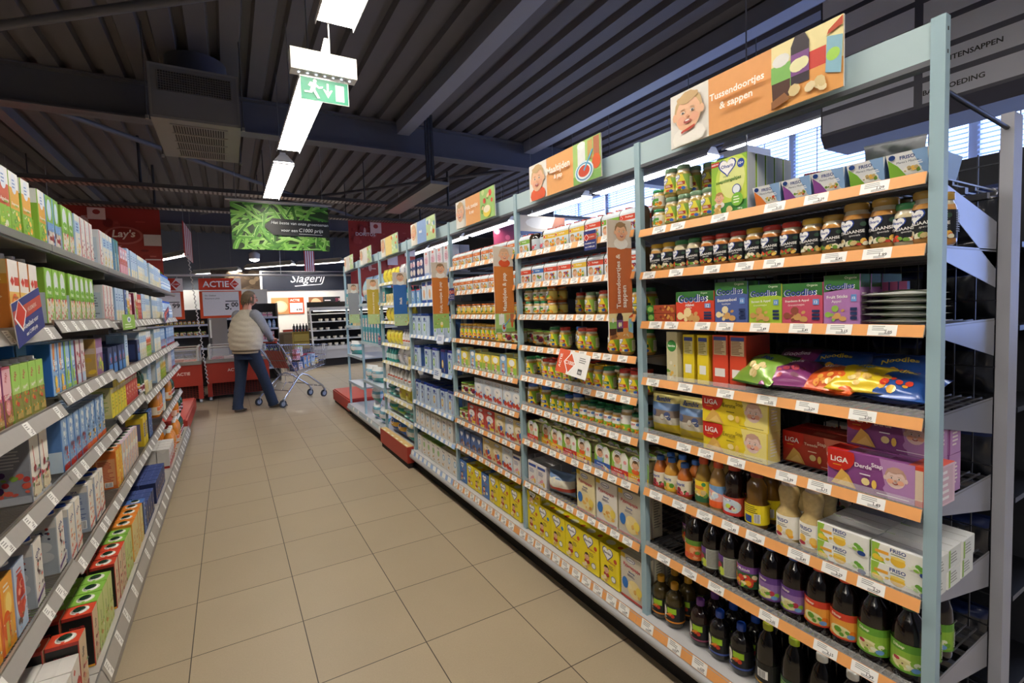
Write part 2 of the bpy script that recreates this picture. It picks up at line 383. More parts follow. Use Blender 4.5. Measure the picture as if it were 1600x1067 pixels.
def lamp_at(a, b_, label):
    a, b_ = V(a), V(b_); d = b_-a; L = d.length
    t = lamp(0, 0, L, a.z, label, w=.16, rods=True, mat='bright_glow'); t.location = a; t.rotation_euler = (0, 0, math.atan2(-d.x, d.y)); return t
lamp_at((-1.55, 14.9, 2.9), (-.74, 13.22, 2.9), 'slanting line light beside the striped awning sign above the freezers')
lamp_at((-.82, 16.6, 2.7), (.36, 15.3, 2.7), 'slanting line light above the red price board')
lamp_at((.55, 16.1, 2.84), (1.69, 14.7, 2.84), 'slanting line light before the butcher sign, nearer the price board')
lamp_at((1.9, 15.6, 2.9), (2.96, 14.29, 2.9), 'slanting line light before the butcher sign, by the blue racks')
t = tag(empty('round_spotlight', (.5, 10.2, 2.5)), 'small round bright ceiling spot under the green bean banner', 'spotlight')
g = G(); g.lathe([(.09, 0), (.1, .1), (.04, .14)], 14, 'd8d8d8', 'paint'); g.tube([(0, 0, .14), (0, 0, 1.58)], .01, 6, '555555'); g.build('housing', t)
g = G(); g.lathe([(.085, -.01), (.05, -.035), (.01, -.045)], 14, 'ffffff', 'tube_glow'); g.build('bulb', t)

# ---------------------------------------------------------------- racks
RY = [.478, 1.397, 2.318, 3.25, 4.19, 5.12, 6.03, 6.87]         # posts of the blue racks
RZ = [[1.742, 1.577, 1.385, 1.162, .94, .715, .474, .18],
      [1.75, 1.584, 1.412, 1.241, 1.07, .903, .708, .462, .18],
      [1.755, 1.578, 1.412, 1.242, 1.042, .845, .65, .455, .18],
      [1.73, 1.51, 1.237, .957, .646, .431, .18],
      [1.742, 1.536, 1.348, 1.119, .932, .735, .566, .392, .18],
      [1.547, 1.089, .615, .18], [1.538, 1.271, .876, .503, .18]]
RNAME = ['snacks-and-juice bay', 'meals-and-porridge bay', 'fruit-and-dessert bay', 'milk bay', 'yellow-sign bay', 'grey-sign bay', 'end bay']
STRIP = ['e6a362', 'e6a362', 'e6a362', '9dbbe6', 'e2d8a4', 'b9c8d4', 'b9c8d4']
NTK = [7, 11, 10, 9, 7, 3, 2]
POST = '9cb8c4'
PRICES = ['1.99', '0.99', '1.49', '2.29', '1.09', '3.15', '0.45', '2.05']
def strip(g, xa, za, xb, zb, y0, y1, col, ntk, seed, side=-1, big=True, tw=.062):
    """price strip: slanted face from top (xa,za) to bottom (xb,zb); side -1 faces -x, +1 faces +x"""
    if side < 0: mp = planemap((xb, y1, zb), (0, -1, 0), (xa-xb, 0, za-zb))
    else: mp = planemap((xb, y0, zb), (0, 1, 0), (xa-xb, 0, za-zb))
    w = y1-y0; h = sqrt((xa-xb)**2+(za-zb)**2)
    g.add([mp(0, 0, 0), mp(w, 0, 0), mp(w, h, 0), mp(0, h, 0)], [(0, 1, 2, 3)], col)
    t = .006*side
    g.add([mp(0, 0, -.004), mp(w, 0, -.004), mp(w, h, -.004), mp(0, h, -.004)], [(3, 2, 1, 0)], '9a9a9a')
    c = Cv(g, w, h, mp, lift=.0006)
    rg = random.Random(seed); p = .02
    step = (1-.04)/max(ntk, 1)
    for k in range(ntk):
        x = .01+k*step+rg.uniform(0, max(0, step-tw/w-.01)); x1 = min(x+tw/w, .995)
        c.l = .0006; c.rect(x, .04, x1, .96, 'f4f4f2')
        if big:
            c.lines(x+.15*(x1-x), .45, x+.75*(x1-x), .9, 3, '9a9a9a', k); c.lines(x+.4*(x1-x), .08, x1-.1*(x1-x), .3, 2, '777777', k+3)
            c.text(rg.choice(PRICES), x+.72*(x1-x), .36, .26*(x1-x), '3c3c3c', mh=.34)
def wiredeck(g, x0, x1, y0, y1, z, pitch=.022, c='8f8f90'):
    n = int((y1-y0)/pitch)
    for k in range(n+1):
        y = y0+(y1-y0)*k/n; g.box(x0, x1, y-.0017, y+.0017, z-.004, z, c, 'metal')
    for q in (.02, .33, .66, .98):
        x = x0+(x1-x0)*q; g.box(x-.006, x+.006, y0, y1, z-.014, z-.004, '6f6f72', 'metal')
for b in range(7):
    y0, y1 = RY[b]+.015, RY[b+1]-.015
    bay = tag(empty('shelving_bay', (1.43, y0, 0)), ['pale blue rack bay under the snacks and juice sign, at the open end', 'pale blue rack bay under the meals and porridge sign',
              'pale blue rack bay under the fruit and dessert sign', 'pale blue rack bay under the blue milk sign', 'pale blue rack bay under the yellow sign, with wipes',
              'pale blue rack bay under the grey sign, with diaper packs', 'last pale blue rack bay, beside the red plinth'][b], 'shelving')
    X0, Y0 = 1.43, y0; ya, yb = (y0-.03 if b == 0 else y0), y1+.029
    def P(g, nm, par=bay):
        o = g.build(nm, par); o.location = (-X0, -Y0, 0); return o
    def PS(g, nm, par): return g.build(nm, par)
    for yy in ([RY[0]] if b == 0 else [])+[RY[b+1]]:
        g = G(); g.box(1.43, 1.455, yy-.0135, yy+.0135, .165, 2.085, POST, 'paint')
        if yy == RY[0]:
            for zz in (2.0, 2.05): g.box(1.44, 1.444, yy-.0145, yy-.0134, zz, zz+.008, '333333')
        P(g, 'upright')
        if b < 5:
            g = G(); g.box(1.882, 1.95, yy-.0135, yy+.0135, .0, 1.945, 'a4a6b0', 'paint'); P(g, 'rear_upright')
    g = G(); g.box(1.436, 1.444, y0, y1, 1.998, 2.08, 'b2c9d0', 'paint'); g.box(1.436, 1.47, y0, y1, 1.985, 1.998, '5d6068', 'paint'); P(g, 'header_panel')
    if b == 0:
        g = G(); g.tube([(1.45, .478, 1.93), (1.88, .478, 1.905)], .006, 6, '3c3c44'); P(g, 'stay_rod')
    nz = len(RZ[b])
    for i, z in enumerate(RZ[b]):
        base = i == nz-1
        g = G()
        if base: g.box(1.40, 1.88, ya, yb, .16, .175, 'b6b6b8', 'paint')
        elif b < 3: wiredeck(g, 1.432, 1.87, y0, y1, z-.003, .022 if b == 0 else .03); g.box(1.43, 1.436, y0, y1, z-.02, z, 'aaaaac', 'metal')
        else: g.box(1.432, 1.87, y0, y1, z-.018, z-.003, 'c2c6ca', 'paint')
        sh = P(g, 'shelf')
        if b < 2 and not base:
            # lower face of the shelf seen from below
            g = G()
            for q in range(3): g.box(1.5+q*.15, 1.52+q*.15, y0, y1, z-.03, z-.014, '77777c', 'metal')
            PS(g, 'shelf_support', sh)
        g = G()
        if base: strip(g, 1.402, .18, 1.392, .14, ya, yb, STRIP[b], NTK[b], b*20+i, -1, b < 3)
        elif b < 5: strip(g, 1.427, z+.003, 1.417, z-.026, y0, y1, STRIP[b], NTK[b]+(i % 3)-1, b*20+i, -1, b < 3, .062 if b == 0 else .056)
        else: g.box(1.417, 1.43, y0, y1, z-.03, z+.003, 'b4c4ce', 'paint')
        PS(g, 'price_strip', sh)
        if b == 0 and 3 <= i < 7 or (b < 3 and i > 3 and not base):   # clear lip along the front
            g = G(); g.box(1.428, 1.430, y0, y1, z, z+.022, 'ffffff', 'clear'); PS(g, 'clear_lip', sh)
        if not base and b < 2:
            for yy, sg in ((y0, 1), (y1, -1)):
                g = G(); zf, zb_ = z-.02, z-.105
                if i == 0 and b == 0: pl = [(1.44, z+.002), (1.87, z-.09), (1.87, z-.22), (1.44, z-.03)]
                else: pl = [(1.44, z), (1.87, z), (1.87, zb_), (1.44, zf)]
                g.prism(pl, yy-.0015 if sg > 0 else yy, yy if sg > 0 else yy+.0015, 'b0b2ba', 'metal'); PS(g, 'end_bracket', sh)
    g = G(); g.box(1.405, 1.46, ya, yb, .097, .14, 'a9a9a9', 'paint'); g.tube([(1.40, ya, .118), (1.40, yb, .118)], .021, 10, 'a4a4a6', 'paint'); P(g, 'base_lip')
    g = G(); g.box(1.44, 1.88, ya, yb, 0, .097, '1e1c1c', 'matte'); P(g, 'kick_plate')
    if b < 5:
        g = G()
        if b == 0:
            n = 20
            for k in range(n+1): yy = y0+(y1-y0)*k/n; g.box(1.886, 1.89, yy-.0015, yy+.0015, .2, 1.85, '4a4c52', 'metal')
            for k in range(18): zz = .2+k*.095; g.box(1.882, 1.886, y0, y1, zz-.0015, zz+.0015, '4a4c52', 'metal')
        else: g.box(1.885, 1.895, y0, y1, .18, 1.72, '43454c', 'paint')
        P(g, 'back_panel')
    for ch in bay.children: pass
# carton racks
LY = [1.357, 2.28, 3.205, 4.13, 5.05, 5.98, 6.9]
LZ = [[1.735, 1.441, 1.165, .903, .585, .14], [1.735, 1.46, 1.194, .903, .562, .14], [1.735, 1.448, 1.165, .94, .562, .14],
      [1.735, 1.45, 1.165, .90, .562, .14], [1.735, 1.45, 1.165, .90, .60, .14], [1.735, 1.45, 1.165, .90, .60, .14]]
LNAME = ['front carton bay', 'second carton bay', 'third carton bay', 'fourth carton bay', 'fifth carton bay', 'last carton bay']
for b in range(6):
    y0, y1 = LY[b]+.003, LY[b+1]-.003
    if b == 0: y0 = .9
    bay = tag(empty('shelving_bay', (-.55, y0, 0)), 'grey metal rack full of drink cartons, ' + ['at the near end', 'second from the near end', 'third from the near end', 'fourth from the near end', 'second from the far end', 'beside the red plinth'][b], 'shelving')
    def P(g, nm, par=bay):
        o = g.build(nm, par); o.location = (.55, -y0, 0); return o
    for i, z in enumerate(LZ[b]):
        base = i == len(LZ[b])-1; g = G()
        if base: g.box(-1.0, -.50, y0, y1, z-.015, z-.002, 'b0aca6', 'paint')
        elif i == 0: g.box(-1.0, -.545, y0, y1, z-.014, z-.002, '77777a', 'paint')
        else: wiredeck(g, -1.0, -.545, y0, y1, z-.002, .016 if b < 2 else .03, '9a9896')
        sh = P(g, 'shelf'); g = G()
        if base:
            strip(g, -.49, z+.008, -.468, z-.055, y0, y1, 'a19c96', 5, b*9+i, 1, b < 3, .045); g.box(-.5, -.47, y0, y1, .045, z-.056, '8f8a86', 'paint')
        elif i == 0: g.box(-.545, -.53, y0, y1, z-.02, z+.004, 'a8a8a8', 'metal'); g.box(-.55, -.535, y0, y1, z-.027, z-.02, '6c6c6c', 'metal')
        else: strip(g, -.542, z+.006, -.522, z-.036, y0, y1, 'a29f9c', 6, b*9+i, 1, b < 3, .045); g.box(-.55, -.543, y0, y1, z-.01, z+.012, 'b5b2ae', 'metal')
        g.build('price_strip', sh)
        if not base:
            g = G(); g.box(-1.0, -.55, y0, y0+.003, z-.06, z-.004, '8e8c8a', 'metal'); g.build('end_bracket', sh)
    g = G(); g.box(-1.02, -1.0, y0, y1, .1, 1.78, '4c4a4c', 'paint'); P(g, 'back_panel')
    g = G(); g.box(-1.0, -.50, y0, y1, 0, .045, '35302c', 'matte'); P(g, 'kick_plate')
    g = G(); g.box(-1.0, -.96, y1-.02, y1, .1, 1.78, '8a8886', 'paint'); P(g, 'upright')

# ---------------------------------------------------------------- goods: builders (front faces -y, base at z=0, front at y=0)
RED, GRN, YEL, BLU, WHT, ORG, PUR = 'c5281c', '6fa833', 'efd21c', '2b5fb0', 'f3f2ee', 'e8762a', '7b4488'
FRUIT = {'berry': ['8e1f2e', 'b23145', '5a1530', 'd85a6a', '3d6b2c'], 'orange': ['f09a22', 'f6b83a', 'e07a18', 'f8d060', '5f9a30'],
         'green': ['8fbf3f', 'c4d84e', '5f9a30', 'e9ecd0', 'b23145'], 'mix': ['d8402c', 'f0a830', '8fbf3f', 'f0e0b0', '7a2a50'],
         'veg': ['e9e2c8', '6f9a3a', 'd9502c', 'f0c25a', 'c8b07a'], 'white': ['f4f0e4', 'ddd6c0', '7da050', 'eeeade']}
def newroot(o, kids=()):
    KIDS[o.name] = list(kids)
    for k in kids: k.parent = o
    return o
def bld(g, nm): return g.build(nm, link=False)
def art(cv, spec):
    for it in spec:
        k, a = it[0], it[1:]
        getattr(cv, k)(*a)
def k_box(nm, w, h, d, cols, front=(), side=(), top=(), mat='print', cap=None, gable=False, lean=0, bev=.0):
    """cols = front side top"""
    g = G(); fc, sc, tc = cols; e = min(w, d)*.03+bev
    # chamfered upright edges
    pl = [(-w/2+e, 0), (w/2-e, 0), (w/2, e), (w/2, d-e), (w/2-e, d), (-w/2+e, d), (-w/2, d-e), (-w/2, e)]
    n = 8; vs = [(a, b_, z) for z in (0, h) for a, b_ in pl]
    fs = [(k, (k+1) % n, n+(k+1) % n, n+k) for k in range(n)]+[tuple(range(n))[::-1], tuple(range(n, 2*n))]
    g.add(vs, fs, [fc, fc, sc, sc, fc, sc, sc, sc, tc, tc], mat)
    x0 = w/2-e
    if front: art(Cv(g, 2*x0, h, planemap((-x0, 0, 0), (1, 0, 0), (0, 0, 1)), mat), front)
    if side:
        art(Cv(g, d-2*e, h, planemap((w/2, e, 0), (0, 1, 0), (0, 0, 1)), mat), side)
        art(Cv(g, d-2*e, h, planemap((-w/2, d-e, 0), (0, -1, 0), (0, 0, 1)), mat), side)
    if top: art(Cv(g, w, d, planemap((-w/2, 0, h), (1, 0, 0), (0, 1, 0)), mat), top)
    else: art(Cv(g, w, d, planemap((-w/2, 0, h), (1, 0, 0), (0, 1, 0)), mat), [('rect', .03, .48, .97, .5, '99948a')])
    if gable:  # folded fin along the top
        g.prism([(-w/2, h), (w/2, h), (w/2*.9, h+.002), (-w/2*.9, h+.002)], d*.45, d*.55, tc, mat)
    root = bld(g, nm); kids = []
    if cap:
        cc, r, cy, hh = cap; g = G(); g.lathe([(r*1.25, h), (r*1.25, h+.003), (r, h+.004), (r, h+hh), (r*.8, h+hh+.001)], 12, ['f2f2f0', 'f2f2f0', cc, cc], 'gloss', 0, cy)
        kids.append(bld(g, 'cap'))
    return newroot(root, kids)
def k_jar(nm, w, h, food, lid, lab, labh=(.12, .78), n=18):
    r = w/2; g = G()
    pr = [(r*.8, 0), (r*.97, .006), (r, .012), (r, h*.68), (r*.93, h*.76), (r*.8, h*.82), (r*.8, h*.85)]
    g.lathe(pr, n, [food]*4+['c8c0a8', 'c8c0a8'], 'jar', 0, r)
    root = bld(g, nm)
    g = G(); g.lathe([(r*.86, h*.85), (r*.88, h*.86), (r*.88, h*.97), (r*.82, h), (r*.5, h*.995)], n, lid, 'gloss', 0, r); L = bld(g, 'lid')
    g = G(); W = 2*pi*r*.8; z0, z1 = h*labh[0], h*.66
    cv = Cv(g, W, z1-z0, cylmap(r+.0004, z0, W, 0, r), dx=r*.25); art(cv, lab); P = bld(g, 'label')
    return newroot(root, [L, P])
def k_bottle(nm, prof, liquid, capc, lab, lz, cap, n=16, mat='gloss', lr=None):
    R = max(p[0] for p in prof); g = G(); g.lathe(prof, n, liquid, mat, 0, R); root = bld(g, nm)
    g = G(); cr, z0, z1 = cap; g.lathe([(cr, z0), (cr, z0+.002), (cr*.97, z1-.003), (cr*.8, z1), (cr*.3, z1+.0005)], 12, capc, 'gloss', 0, R); kids = [bld(g, 'cap')]
    if lab:
        lr = lr or R; g = G(); W = 2*pi*lr*.82; cv = Cv(g, W, lz[1]-lz[0], cylmap(lr+.0006, lz[0], W, 0, R), dx=lr*.25); art(cv, lab); kids.append(bld(g, 'label'))
    return newroot(root, kids)
def k_bag(nm, w, h, d, colf, deco=(), mat='foil', wr=.004, lie=False, seed=1, nx=16, nz=18):
    """pillow bag standing up (or lying when lie) with crimped ends; colf(u,v) -> colour"""
    rg = random.Random(seed); ph = [rg.uniform(0, 6) for _ in range(6)]; g = G()
    def th(u, v):
        e = (max(0, sin(pi*u))**.45)*(max(0, sin(pi*min(max((v-.06)/.88, 0), 1)))**.5)
        return .5*d*e+wr*(sin(9*u+ph[0]+4*v)*sin(7*v+ph[1])+.6*sin(17*u+ph[2])*sin(13*v+ph[3]))*e
    def pos(u, v, s, l=0):
        x = (u-.5)*w*(1-.06*sin(pi*v)); z = v*h; y = d/2+s*(th(u, v)+l)
        if lie: return (x, z, d/2-s*(th(u, v)+l)+.0)
        return (x, y, z)
    for s in (-1, 1):
        vs = [pos(i/nx, j/nz, s) for j in range(nz+1) for i in range(nx+1)]; fs = []; cs = []
        for j in range(nz):
            for i in range(nx):
                a = j*(nx+1)+i; q = (a, a+1, a+nx+2, a+nx+1); fs.append(q if s < 0 else q[::-1]); cs.append(colf((i+.5)/nx, (j+.5)/nz))
        g.add(vs, fs, cs, mat, True)
    cv = Cv(g, w, h, lambda x, y, l: pos(x/w, y/h, -1, l), mat, lift=.0012, dx=w/nx)
    art(cv, deco)
    return newroot(bld(g, nm))
def bands(*bs):
    def f(u, v):
        for lim, c in bs:
            if v <= lim: return c
        return bs[-1][1]
    return f
def oval(cx, cy, rx, t, ry=None, fill='fbfbfb', ring='24469c', tc='1c2f74', ry_=None):
    ry = ry or rx*.6
    return [('ell', cx, cy, rx, ry, ring, 18), ('ell', cx, cy, rx*.88, ry*.86, fill, 18), ('text', t, cx, cy, rx*1.35, tc, ry*.9)]
def hrt(cx, cy, r, t, tc='24469c', sc=1.0): return [('heart', cx, cy, r, '24469c'), ('heart', cx, cy+.004, r*.86, 'fbfbfb'), ('text', t, cx, cy+.01, r*1.35, tc, .12*sc)]

KT = {}    # kind -> (name, category, description, factory, width, depth)
def kind(key, name, cat, desc, w, d, fac): KT[key] = dict(name=name, cat=cat, desc=desc, w=w, d=d, fac=fac, proto=None)

# --- jars
def blk(seed):
    p = FRUIT['veg']
    return [('rect', 0, 0, 1, 1, '15171e'), ('blobs', .28, .02, .72, .2, 16, p+['c03a2a', '5f8a34'], .05, seed)]+hrt(.42, .78, .13, 'Olvarit')+[
        ('text', 'ITALIAANSE', .5, .52, .36, WHT, .13, True, .06), ('text', 'specials', .55, .38, .22, WHT, .1, False, .04, .2), ('ell', .66, .8, .045, .09, '2d4a38', 10),
        ('lines', .76, .2, .96, .9, 9, '8a8d96'), ('lines', .04, .2, .22, .9, 9, '8a8d96')]
for i, (lc, fd, nm) in enumerate([('d8b23a', 'b98a4a', 'yellow-lidded'), ('3f8a55', 'cfc2a0', 'green-lidded'), ('b8352c', 'b8743a', 'red-lidded'), ('a8863e', 'c08a48', 'gold-lidded')]):
    kind('jk%d' % i, 'food_jar', 'jar', nm+' black-label food jar', .058, .058, lambda lc=lc, fd=fd, i=i: k_jar('food_jar', .058, .106, fd, lc, blk(i+3)))
kind('jK', 'food_jar', 'jar', 'large black-label food jar', .064, .064, lambda: k_jar('food_jar', .064, .127, 'c08a48', 'a8863e', blk(9)))
def grn(seed, box='c8452c', bg='f1d62a', sw='8dbb3c'):
    return [('rect', 0, 0, 1, 1, sw), ('poly', [(.2, 0), (.75, 0), (.6, 1), (.15, 1)], bg)]+hrt(.42, .8, .12, 'Olvarit')+[
        ('rect', .44, .34, .66, .56, box), ('lines', .46, .38, .64, .53, 2, WHT), ('blobs', .3, .03, .7, .22, 14, FRUIT['veg'], .05, seed), ('ell', .62, .12, .05, .1, '2d5fb0', 10),
        ('rect', .78, .1, .97, .85, 'f0ecd2'), ('lines', .79, .15, .96, .8, 8, '7a7a66'), ('rect', .03, .1, .18, .5, 'f4f4f0'), ('rect', .05, .55, .16, .8, '2a55a8')]
for i, (lc, bx, nm) in enumerate([('b9382c', 'b83226', 'red-lidded yellow-label'), ('2e7a48', '1f6a3a', 'green-lidded yellow-label'), ('2c5aa8', '2450a0', 'blue-lidded yellow-label'), ('d9a92c', 'd8742a', 'yellow-lidded yellow-label')]):
    kind('jy%d' % i, 'food_jar', 'jar', nm+' jar', .06, .06, lambda lc=lc, bx=bx, i=i: k_jar('food_jar', .06, .108, 'b98e48', lc, grn(i, bx)))
kind('jY', 'food_jar', 'jar', 'tall yellow-label food jar', .064, .064, lambda: k_jar('food_jar', .064, .125, 'b08a44', '2c5aa8', grn(7, '2450a0')))
kind('jg', 'food_jar', 'jar', 'green-label purée jar', .052, .052, lambda: k_jar('food_jar', .053, .104, 'b8a05a', '7a9a7c', grn(5, 'a8442c', 'e4d84a', '8ab04a')))
kind('js', 'puree_jar', 'jar', 'small green-lidded jar', .056, .056, lambda: k_jar('puree_jar', .054, .072, 'c9a868', '2e8a58', [('rect', 0, 0, 1, 1, 'f2efe2'), ('blobs', .3, .05, .7, .4, 12, FRUIT['orange'], .06, 3), ('rect', .4, .5, .62, .75, '4d9a3c')]+hrt(.42, .8, .1, 'Olvarit')))
kind('jo', 'puree_jar', 'jar', 'small fruit-label jar', .06, .06, lambda: k_jar('puree_jar', .058, .072, 'd0a052', 'c86a2c', [('rect', 0, 0, 1, 1, 'f1dc72'), ('blobs', .3, .05, .7, .45, 12, FRUIT['orange'], .06, 8)]+hrt(.45, .72, .13, 'Olvarit')))
kind('jh', 'food_jar', 'jar', 'white-label jar with dark-green lid', .055, .055, lambda: k_jar('food_jar', .055, .095, 'c89a4c', '1f6a44', [('rect', 0, 0, 1, 1, 'f4f4ee'), ('rect', 0, 0, 1, .42, '8cc040'), ('text', 'HiPP', .48, .76, .2, 'c23a4a', .2), ('ell', .66, .78, .06, .12, '5a86c8', 10), ('blobs', .3, .04, .7, .3, 12, FRUIT['orange']+['c8302c'], .06, 6)]))
kind('jH', 'food_jar', 'jar', 'tall white-label food jar', .06, .06, lambda: k_jar('food_jar', .06, .122, 'b09058', '1f6a44', [('rect', 0, 0, 1, 1, 'f4f4ee'), ('rect', 0, 0, 1, .42, '8cc040'), ('text', 'HiPP', .4, .76, .17, 'c23a4a', .16), ('blobs', .3, .04, .7, .3, 12, FRUIT['orange'], .06, 7)]))
# --- sauce / juice bottles
def spr(R, h, neck=.4): return [(R*.85, 0), (R, .008), (R, h*.55), (R*.9, h*.66), (R*.6, h*.8), (R*neck, h*.88), (R*neck, h*.9)]
def juice(seed, bg='f3ead2', pal='orange', t='', tc='c23a2c', band=None):
    a = [('rect', 0, 0, 1, 1, bg), ('blobs', .3, .05, .7, .42, 14, FRUIT[pal], .06, seed)]
    if band: a.append(('rect', 0, 0, 1, .12, band))
    if t: a.append(('text', t, .47, .75, .3, tc, .2))
    return a+[('lines', .78, .15, .97, .85, 8, '8a8278'), ('rect', .03, .15, .16, .6, 'f6f6f4')]
for key, R, h, liq, cc, lab, nm, lr_ in [
    ('ba', .028, .135, 'b8662a', '3c68b4', juice(1, 'efe6d0', 'berry', 'Olvarit', '24469c', 'b83a2c'), 'small blue-capped juice bottle', 0),
    ('bb', .028, .14, 'c89238', '3c68b4', juice(2, 'f4ecd0', 'orange', 'Olvarit', '24469c', 'e0b82c'), 'small blue-capped yellow bottle', 0),
    ('bc', .029, .178, '9a7a34', 'c8502a', [('rect', 0, 0, 1, 1, 'f0d430'), ('rect', 0, 0, 1, .3, '2c6a44'), ('ell', .62, .85, .05, .1, '3a8a50', 10), ('rect', .38, .6, .62, .76, 'e08a3a'), ('blobs', .34, .28, .68, .5, 12, FRUIT['veg'], .06, 2)], 'orange-capped yellow-label bottle', 0),
    ('bd', .03, .18, 'b0864a', 'c8502a', [('rect', 0, 0, 1, 1, '7aa6d4'), ('poly', [(.3, .9), (.75, .6), (.7, .1), (.3, .2)], 'e8a8a0'), ('rect', 0, 0, 1, .3, 'e8622c'), ('blobs', .3, .3, .6, .6, 8, ['f4f0e4', 'cfe0f0'], .07, 4)], 'orange-capped blue-label bottle', 0)]:
    kind(key, 'juice_bottle', 'bottle', nm, 2*R, 2*R, lambda R=R, h=h, liq=liq, cc=cc, lab=lab: k_bottle('juice_bottle', spr(R, h), liq, cc, lab, (h*.12, h*.55), (R*.56, h*.88, h)))
def carafe(R, h): return [(R*.9, 0), (R, .01), (R, h*.42), (R*.82, h*.5), (R*.92, h*.6), (R*.86, h*.76), (R*.5, h*.86), (R*.42, h*.9)]
kind('be', 'syrup_bottle', 'bottle', 'dark bottle with red lid', .072, .072, lambda: k_bottle('syrup_bottle', carafe(.035, .185), '241210', 'b83a26', [('rect', 0, 0, 1, 1, 'b9483c'), ('ell', .5, .5, .24, .42, 'cfe0ee', 16)]+oval(.42, .82, .13, 'Nutricia')+[('blobs', .4, .3, .65, .55, 7, FRUIT['green'], .05, 3), ('rect', 0, 0, 1, .16, 'c8302c')], (.016, .078), (.02, .165, .185)))
kind('bf', 'juice_bottle', 'bottle', 'wide bottle with yellow label', .07, .07, lambda: k_bottle('juice_bottle', carafe(.036, .185), '6a4a1c', '7a2c24', [('rect', 0, 0, 1, 1, 'ecd622'), ('rect', .38, .06, .52, .42, '24469c'), ('lines', .36, .55, .66, .95, 4, '5a5a20'), ('barcode', .56, .1, .66, .55)], (.016, .08), (.02, .165, .185)))
kind('bg', 'juice_bottle', 'bottle', 'pale fruit-drink carafe', .07, .07, lambda: k_bottle('juice_bottle', [(.031, 0), (.034, .01), (.034, .085), (.024, .105), (.026, .12), (.03, .15), (.026, .165), (.02, .172)], 'c8b078', 'b8a8a0', [('rect', 0, 0, 1, 1, 'f6f4ec'), ('text', 'FRISO', .47, .78, .26, '1c3f86', .16), ('lines', .38, .5, .6, .64, 2, '8a8278'), ('blobs', .42, .12, .62, .42, 8, ['f0a830', 'f4c860', 'e8e0c8'], .06, 3), ('ell', .42, .15, .07, .08, 'b83a4a', 8), ('lines', .8, .15, .97, .85, 8, '8a8278')], (.012, .082), (.021, .17, .18), mat='jar'))
def big(R, h): return [(R*.86, 0), (R, .01), (R*.97, .03), (R, .04), (R, h*.5), (R*1.0, h*.56), (R*.93, h*.68), (R*.72, h*.78), (R*.42, h*.86), (R*.38, h*.89)]
def dlab(bg, sw, t, seed, pal, bot=None):
    return [('rect', 0, 0, 1, 1, bg), ('rect', 0, .72, 1, 1, sw), ('text', t, .45, .84, .3, 'f4f0e0', .13, True, 0, .15), ('ell', .5, .28, .14, .22, 'e8e4b4', 14), ('ell', .5, .28, .08, .13, 'd4cf92', 12),
            ('ell', .5, .28, .012, .03, '5a3a20', 6), ('blobs', .32, .05, .7, .4, 9, FRUIT[pal], .05, seed), ('ell', .64, .16, .05, .09, '6a9ad4', 12), ('rect', 0, 0, 1, .06, bot or sw), ('lines', .8, .12, .98, .68, 8, 'e8e8d8')]
for key, cc, lab, nm in [('da', 'c8402a', dlab('e8a03c', 'c83a24', 'Diksap', 3, 'orange'), 'dark syrup bottle, orange-red label'),
    ('db', '2a5a3c', dlab('8cb83c', '5f9a30', 'Diksap', 4, 'green'), 'dark syrup bottle, green label'),
    ('dc', '2a4a8c', dlab('8a6aa8', '5f3a86', 'Diksap', 5, 'green'), 'dark syrup bottle, purple label'),
    ('dd', '33344a', [('rect', 0, 0, 1, 1, '2f5a34'), ('rect', 0, .7, 1, 1, '7a4a98'), ('diamond', .34, .84, .05, 'c8321e', 'ffffff', None), ('text', 'Multivit', .52, .84, .2, WHT, .14), ('blobs', .3, .05, .7, .6, 22, FRUIT['mix'], .06, 6)], 'dark syrup bottle, mixed-fruit label'),
    ('de', '8a3a2c', [('rect', 0, 0, 1, 1, 'e07a34'), ('rect', 0, .74, 1, 1, '5f8a30'), ('blobs', .3, .05, .7, .6, 12, ['e8a878', 'd85a3a', 'c8402a', '5f8a30'], .07, 6), ('diamond', .36, .84, .05, 'c8321e', 'ffffff', None)], 'dark syrup bottle, peach label'),
    ('df', '2a2a2c', [('rect', 0, 0, 1, 1, '3a4a3c'), ('rect', .5, .04, .9, .96, 'b8bcb4'), ('lines', .52, .1, .88, .92, 12, '5a5e58'), ('rect', 0, .7, .5, 1, '5f3a86'), ('blobs', .3, .1, .48, .6, 6, FRUIT['green'], .05, 2)], 'dark syrup bottle, label turned away')]:
    kind(key, 'syrup_bottle', 'bottle', nm, .076, .076, lambda cc=cc, lab=lab: k_bottle('syrup_bottle', big(.037, .205), '140b0c', cc, lab, (.03, .103), (.017, .182, .205), n=20))
def bio(band, cc):
    return [('rect', 0, 0, 1, 1, '17181a'), ('ell', .39, .6, .06, .32, 'f2efe4', 14), ('lines', .35, .45, .43, .75, 3, '8a6a4a'), ('rect', .47, .58, .66, .9, '9cc62c'), ('blobs', .46, .4, .6, .56, 6, ['c83a24', '5f9a30', 'e08a2c'], .035, 2), ('text', 'Sap', .42, .26, .13, 'e8e8e0', .12), ('rect', 0, .06, 1, .15, band)]
for key, cc, band, nm, liq in [('sa', 'dca02c', 'd88a2c', 'yellow-capped black-label bottle', '3a3016'), ('sb', '7a4a98', '9a4a6a', 'purple-capped black-label bottle', '221412'), ('sc', '2450b8', '4a5fa8', 'blue-capped black-label bottle', '131012')]:
    kind(key, 'cordial_bottle', 'bottle', nm, .076, .076, lambda cc=cc, band=band, liq=liq: k_bottle('cordial_bottle', [(.03, 0), (.036, .01), (.037, .09), (.036, .112), (.028, .128), (.016, .14), (.012, .146)], liq, cc, bio(band, cc), (.02, .088), (.0155, .145, .168), n=18))
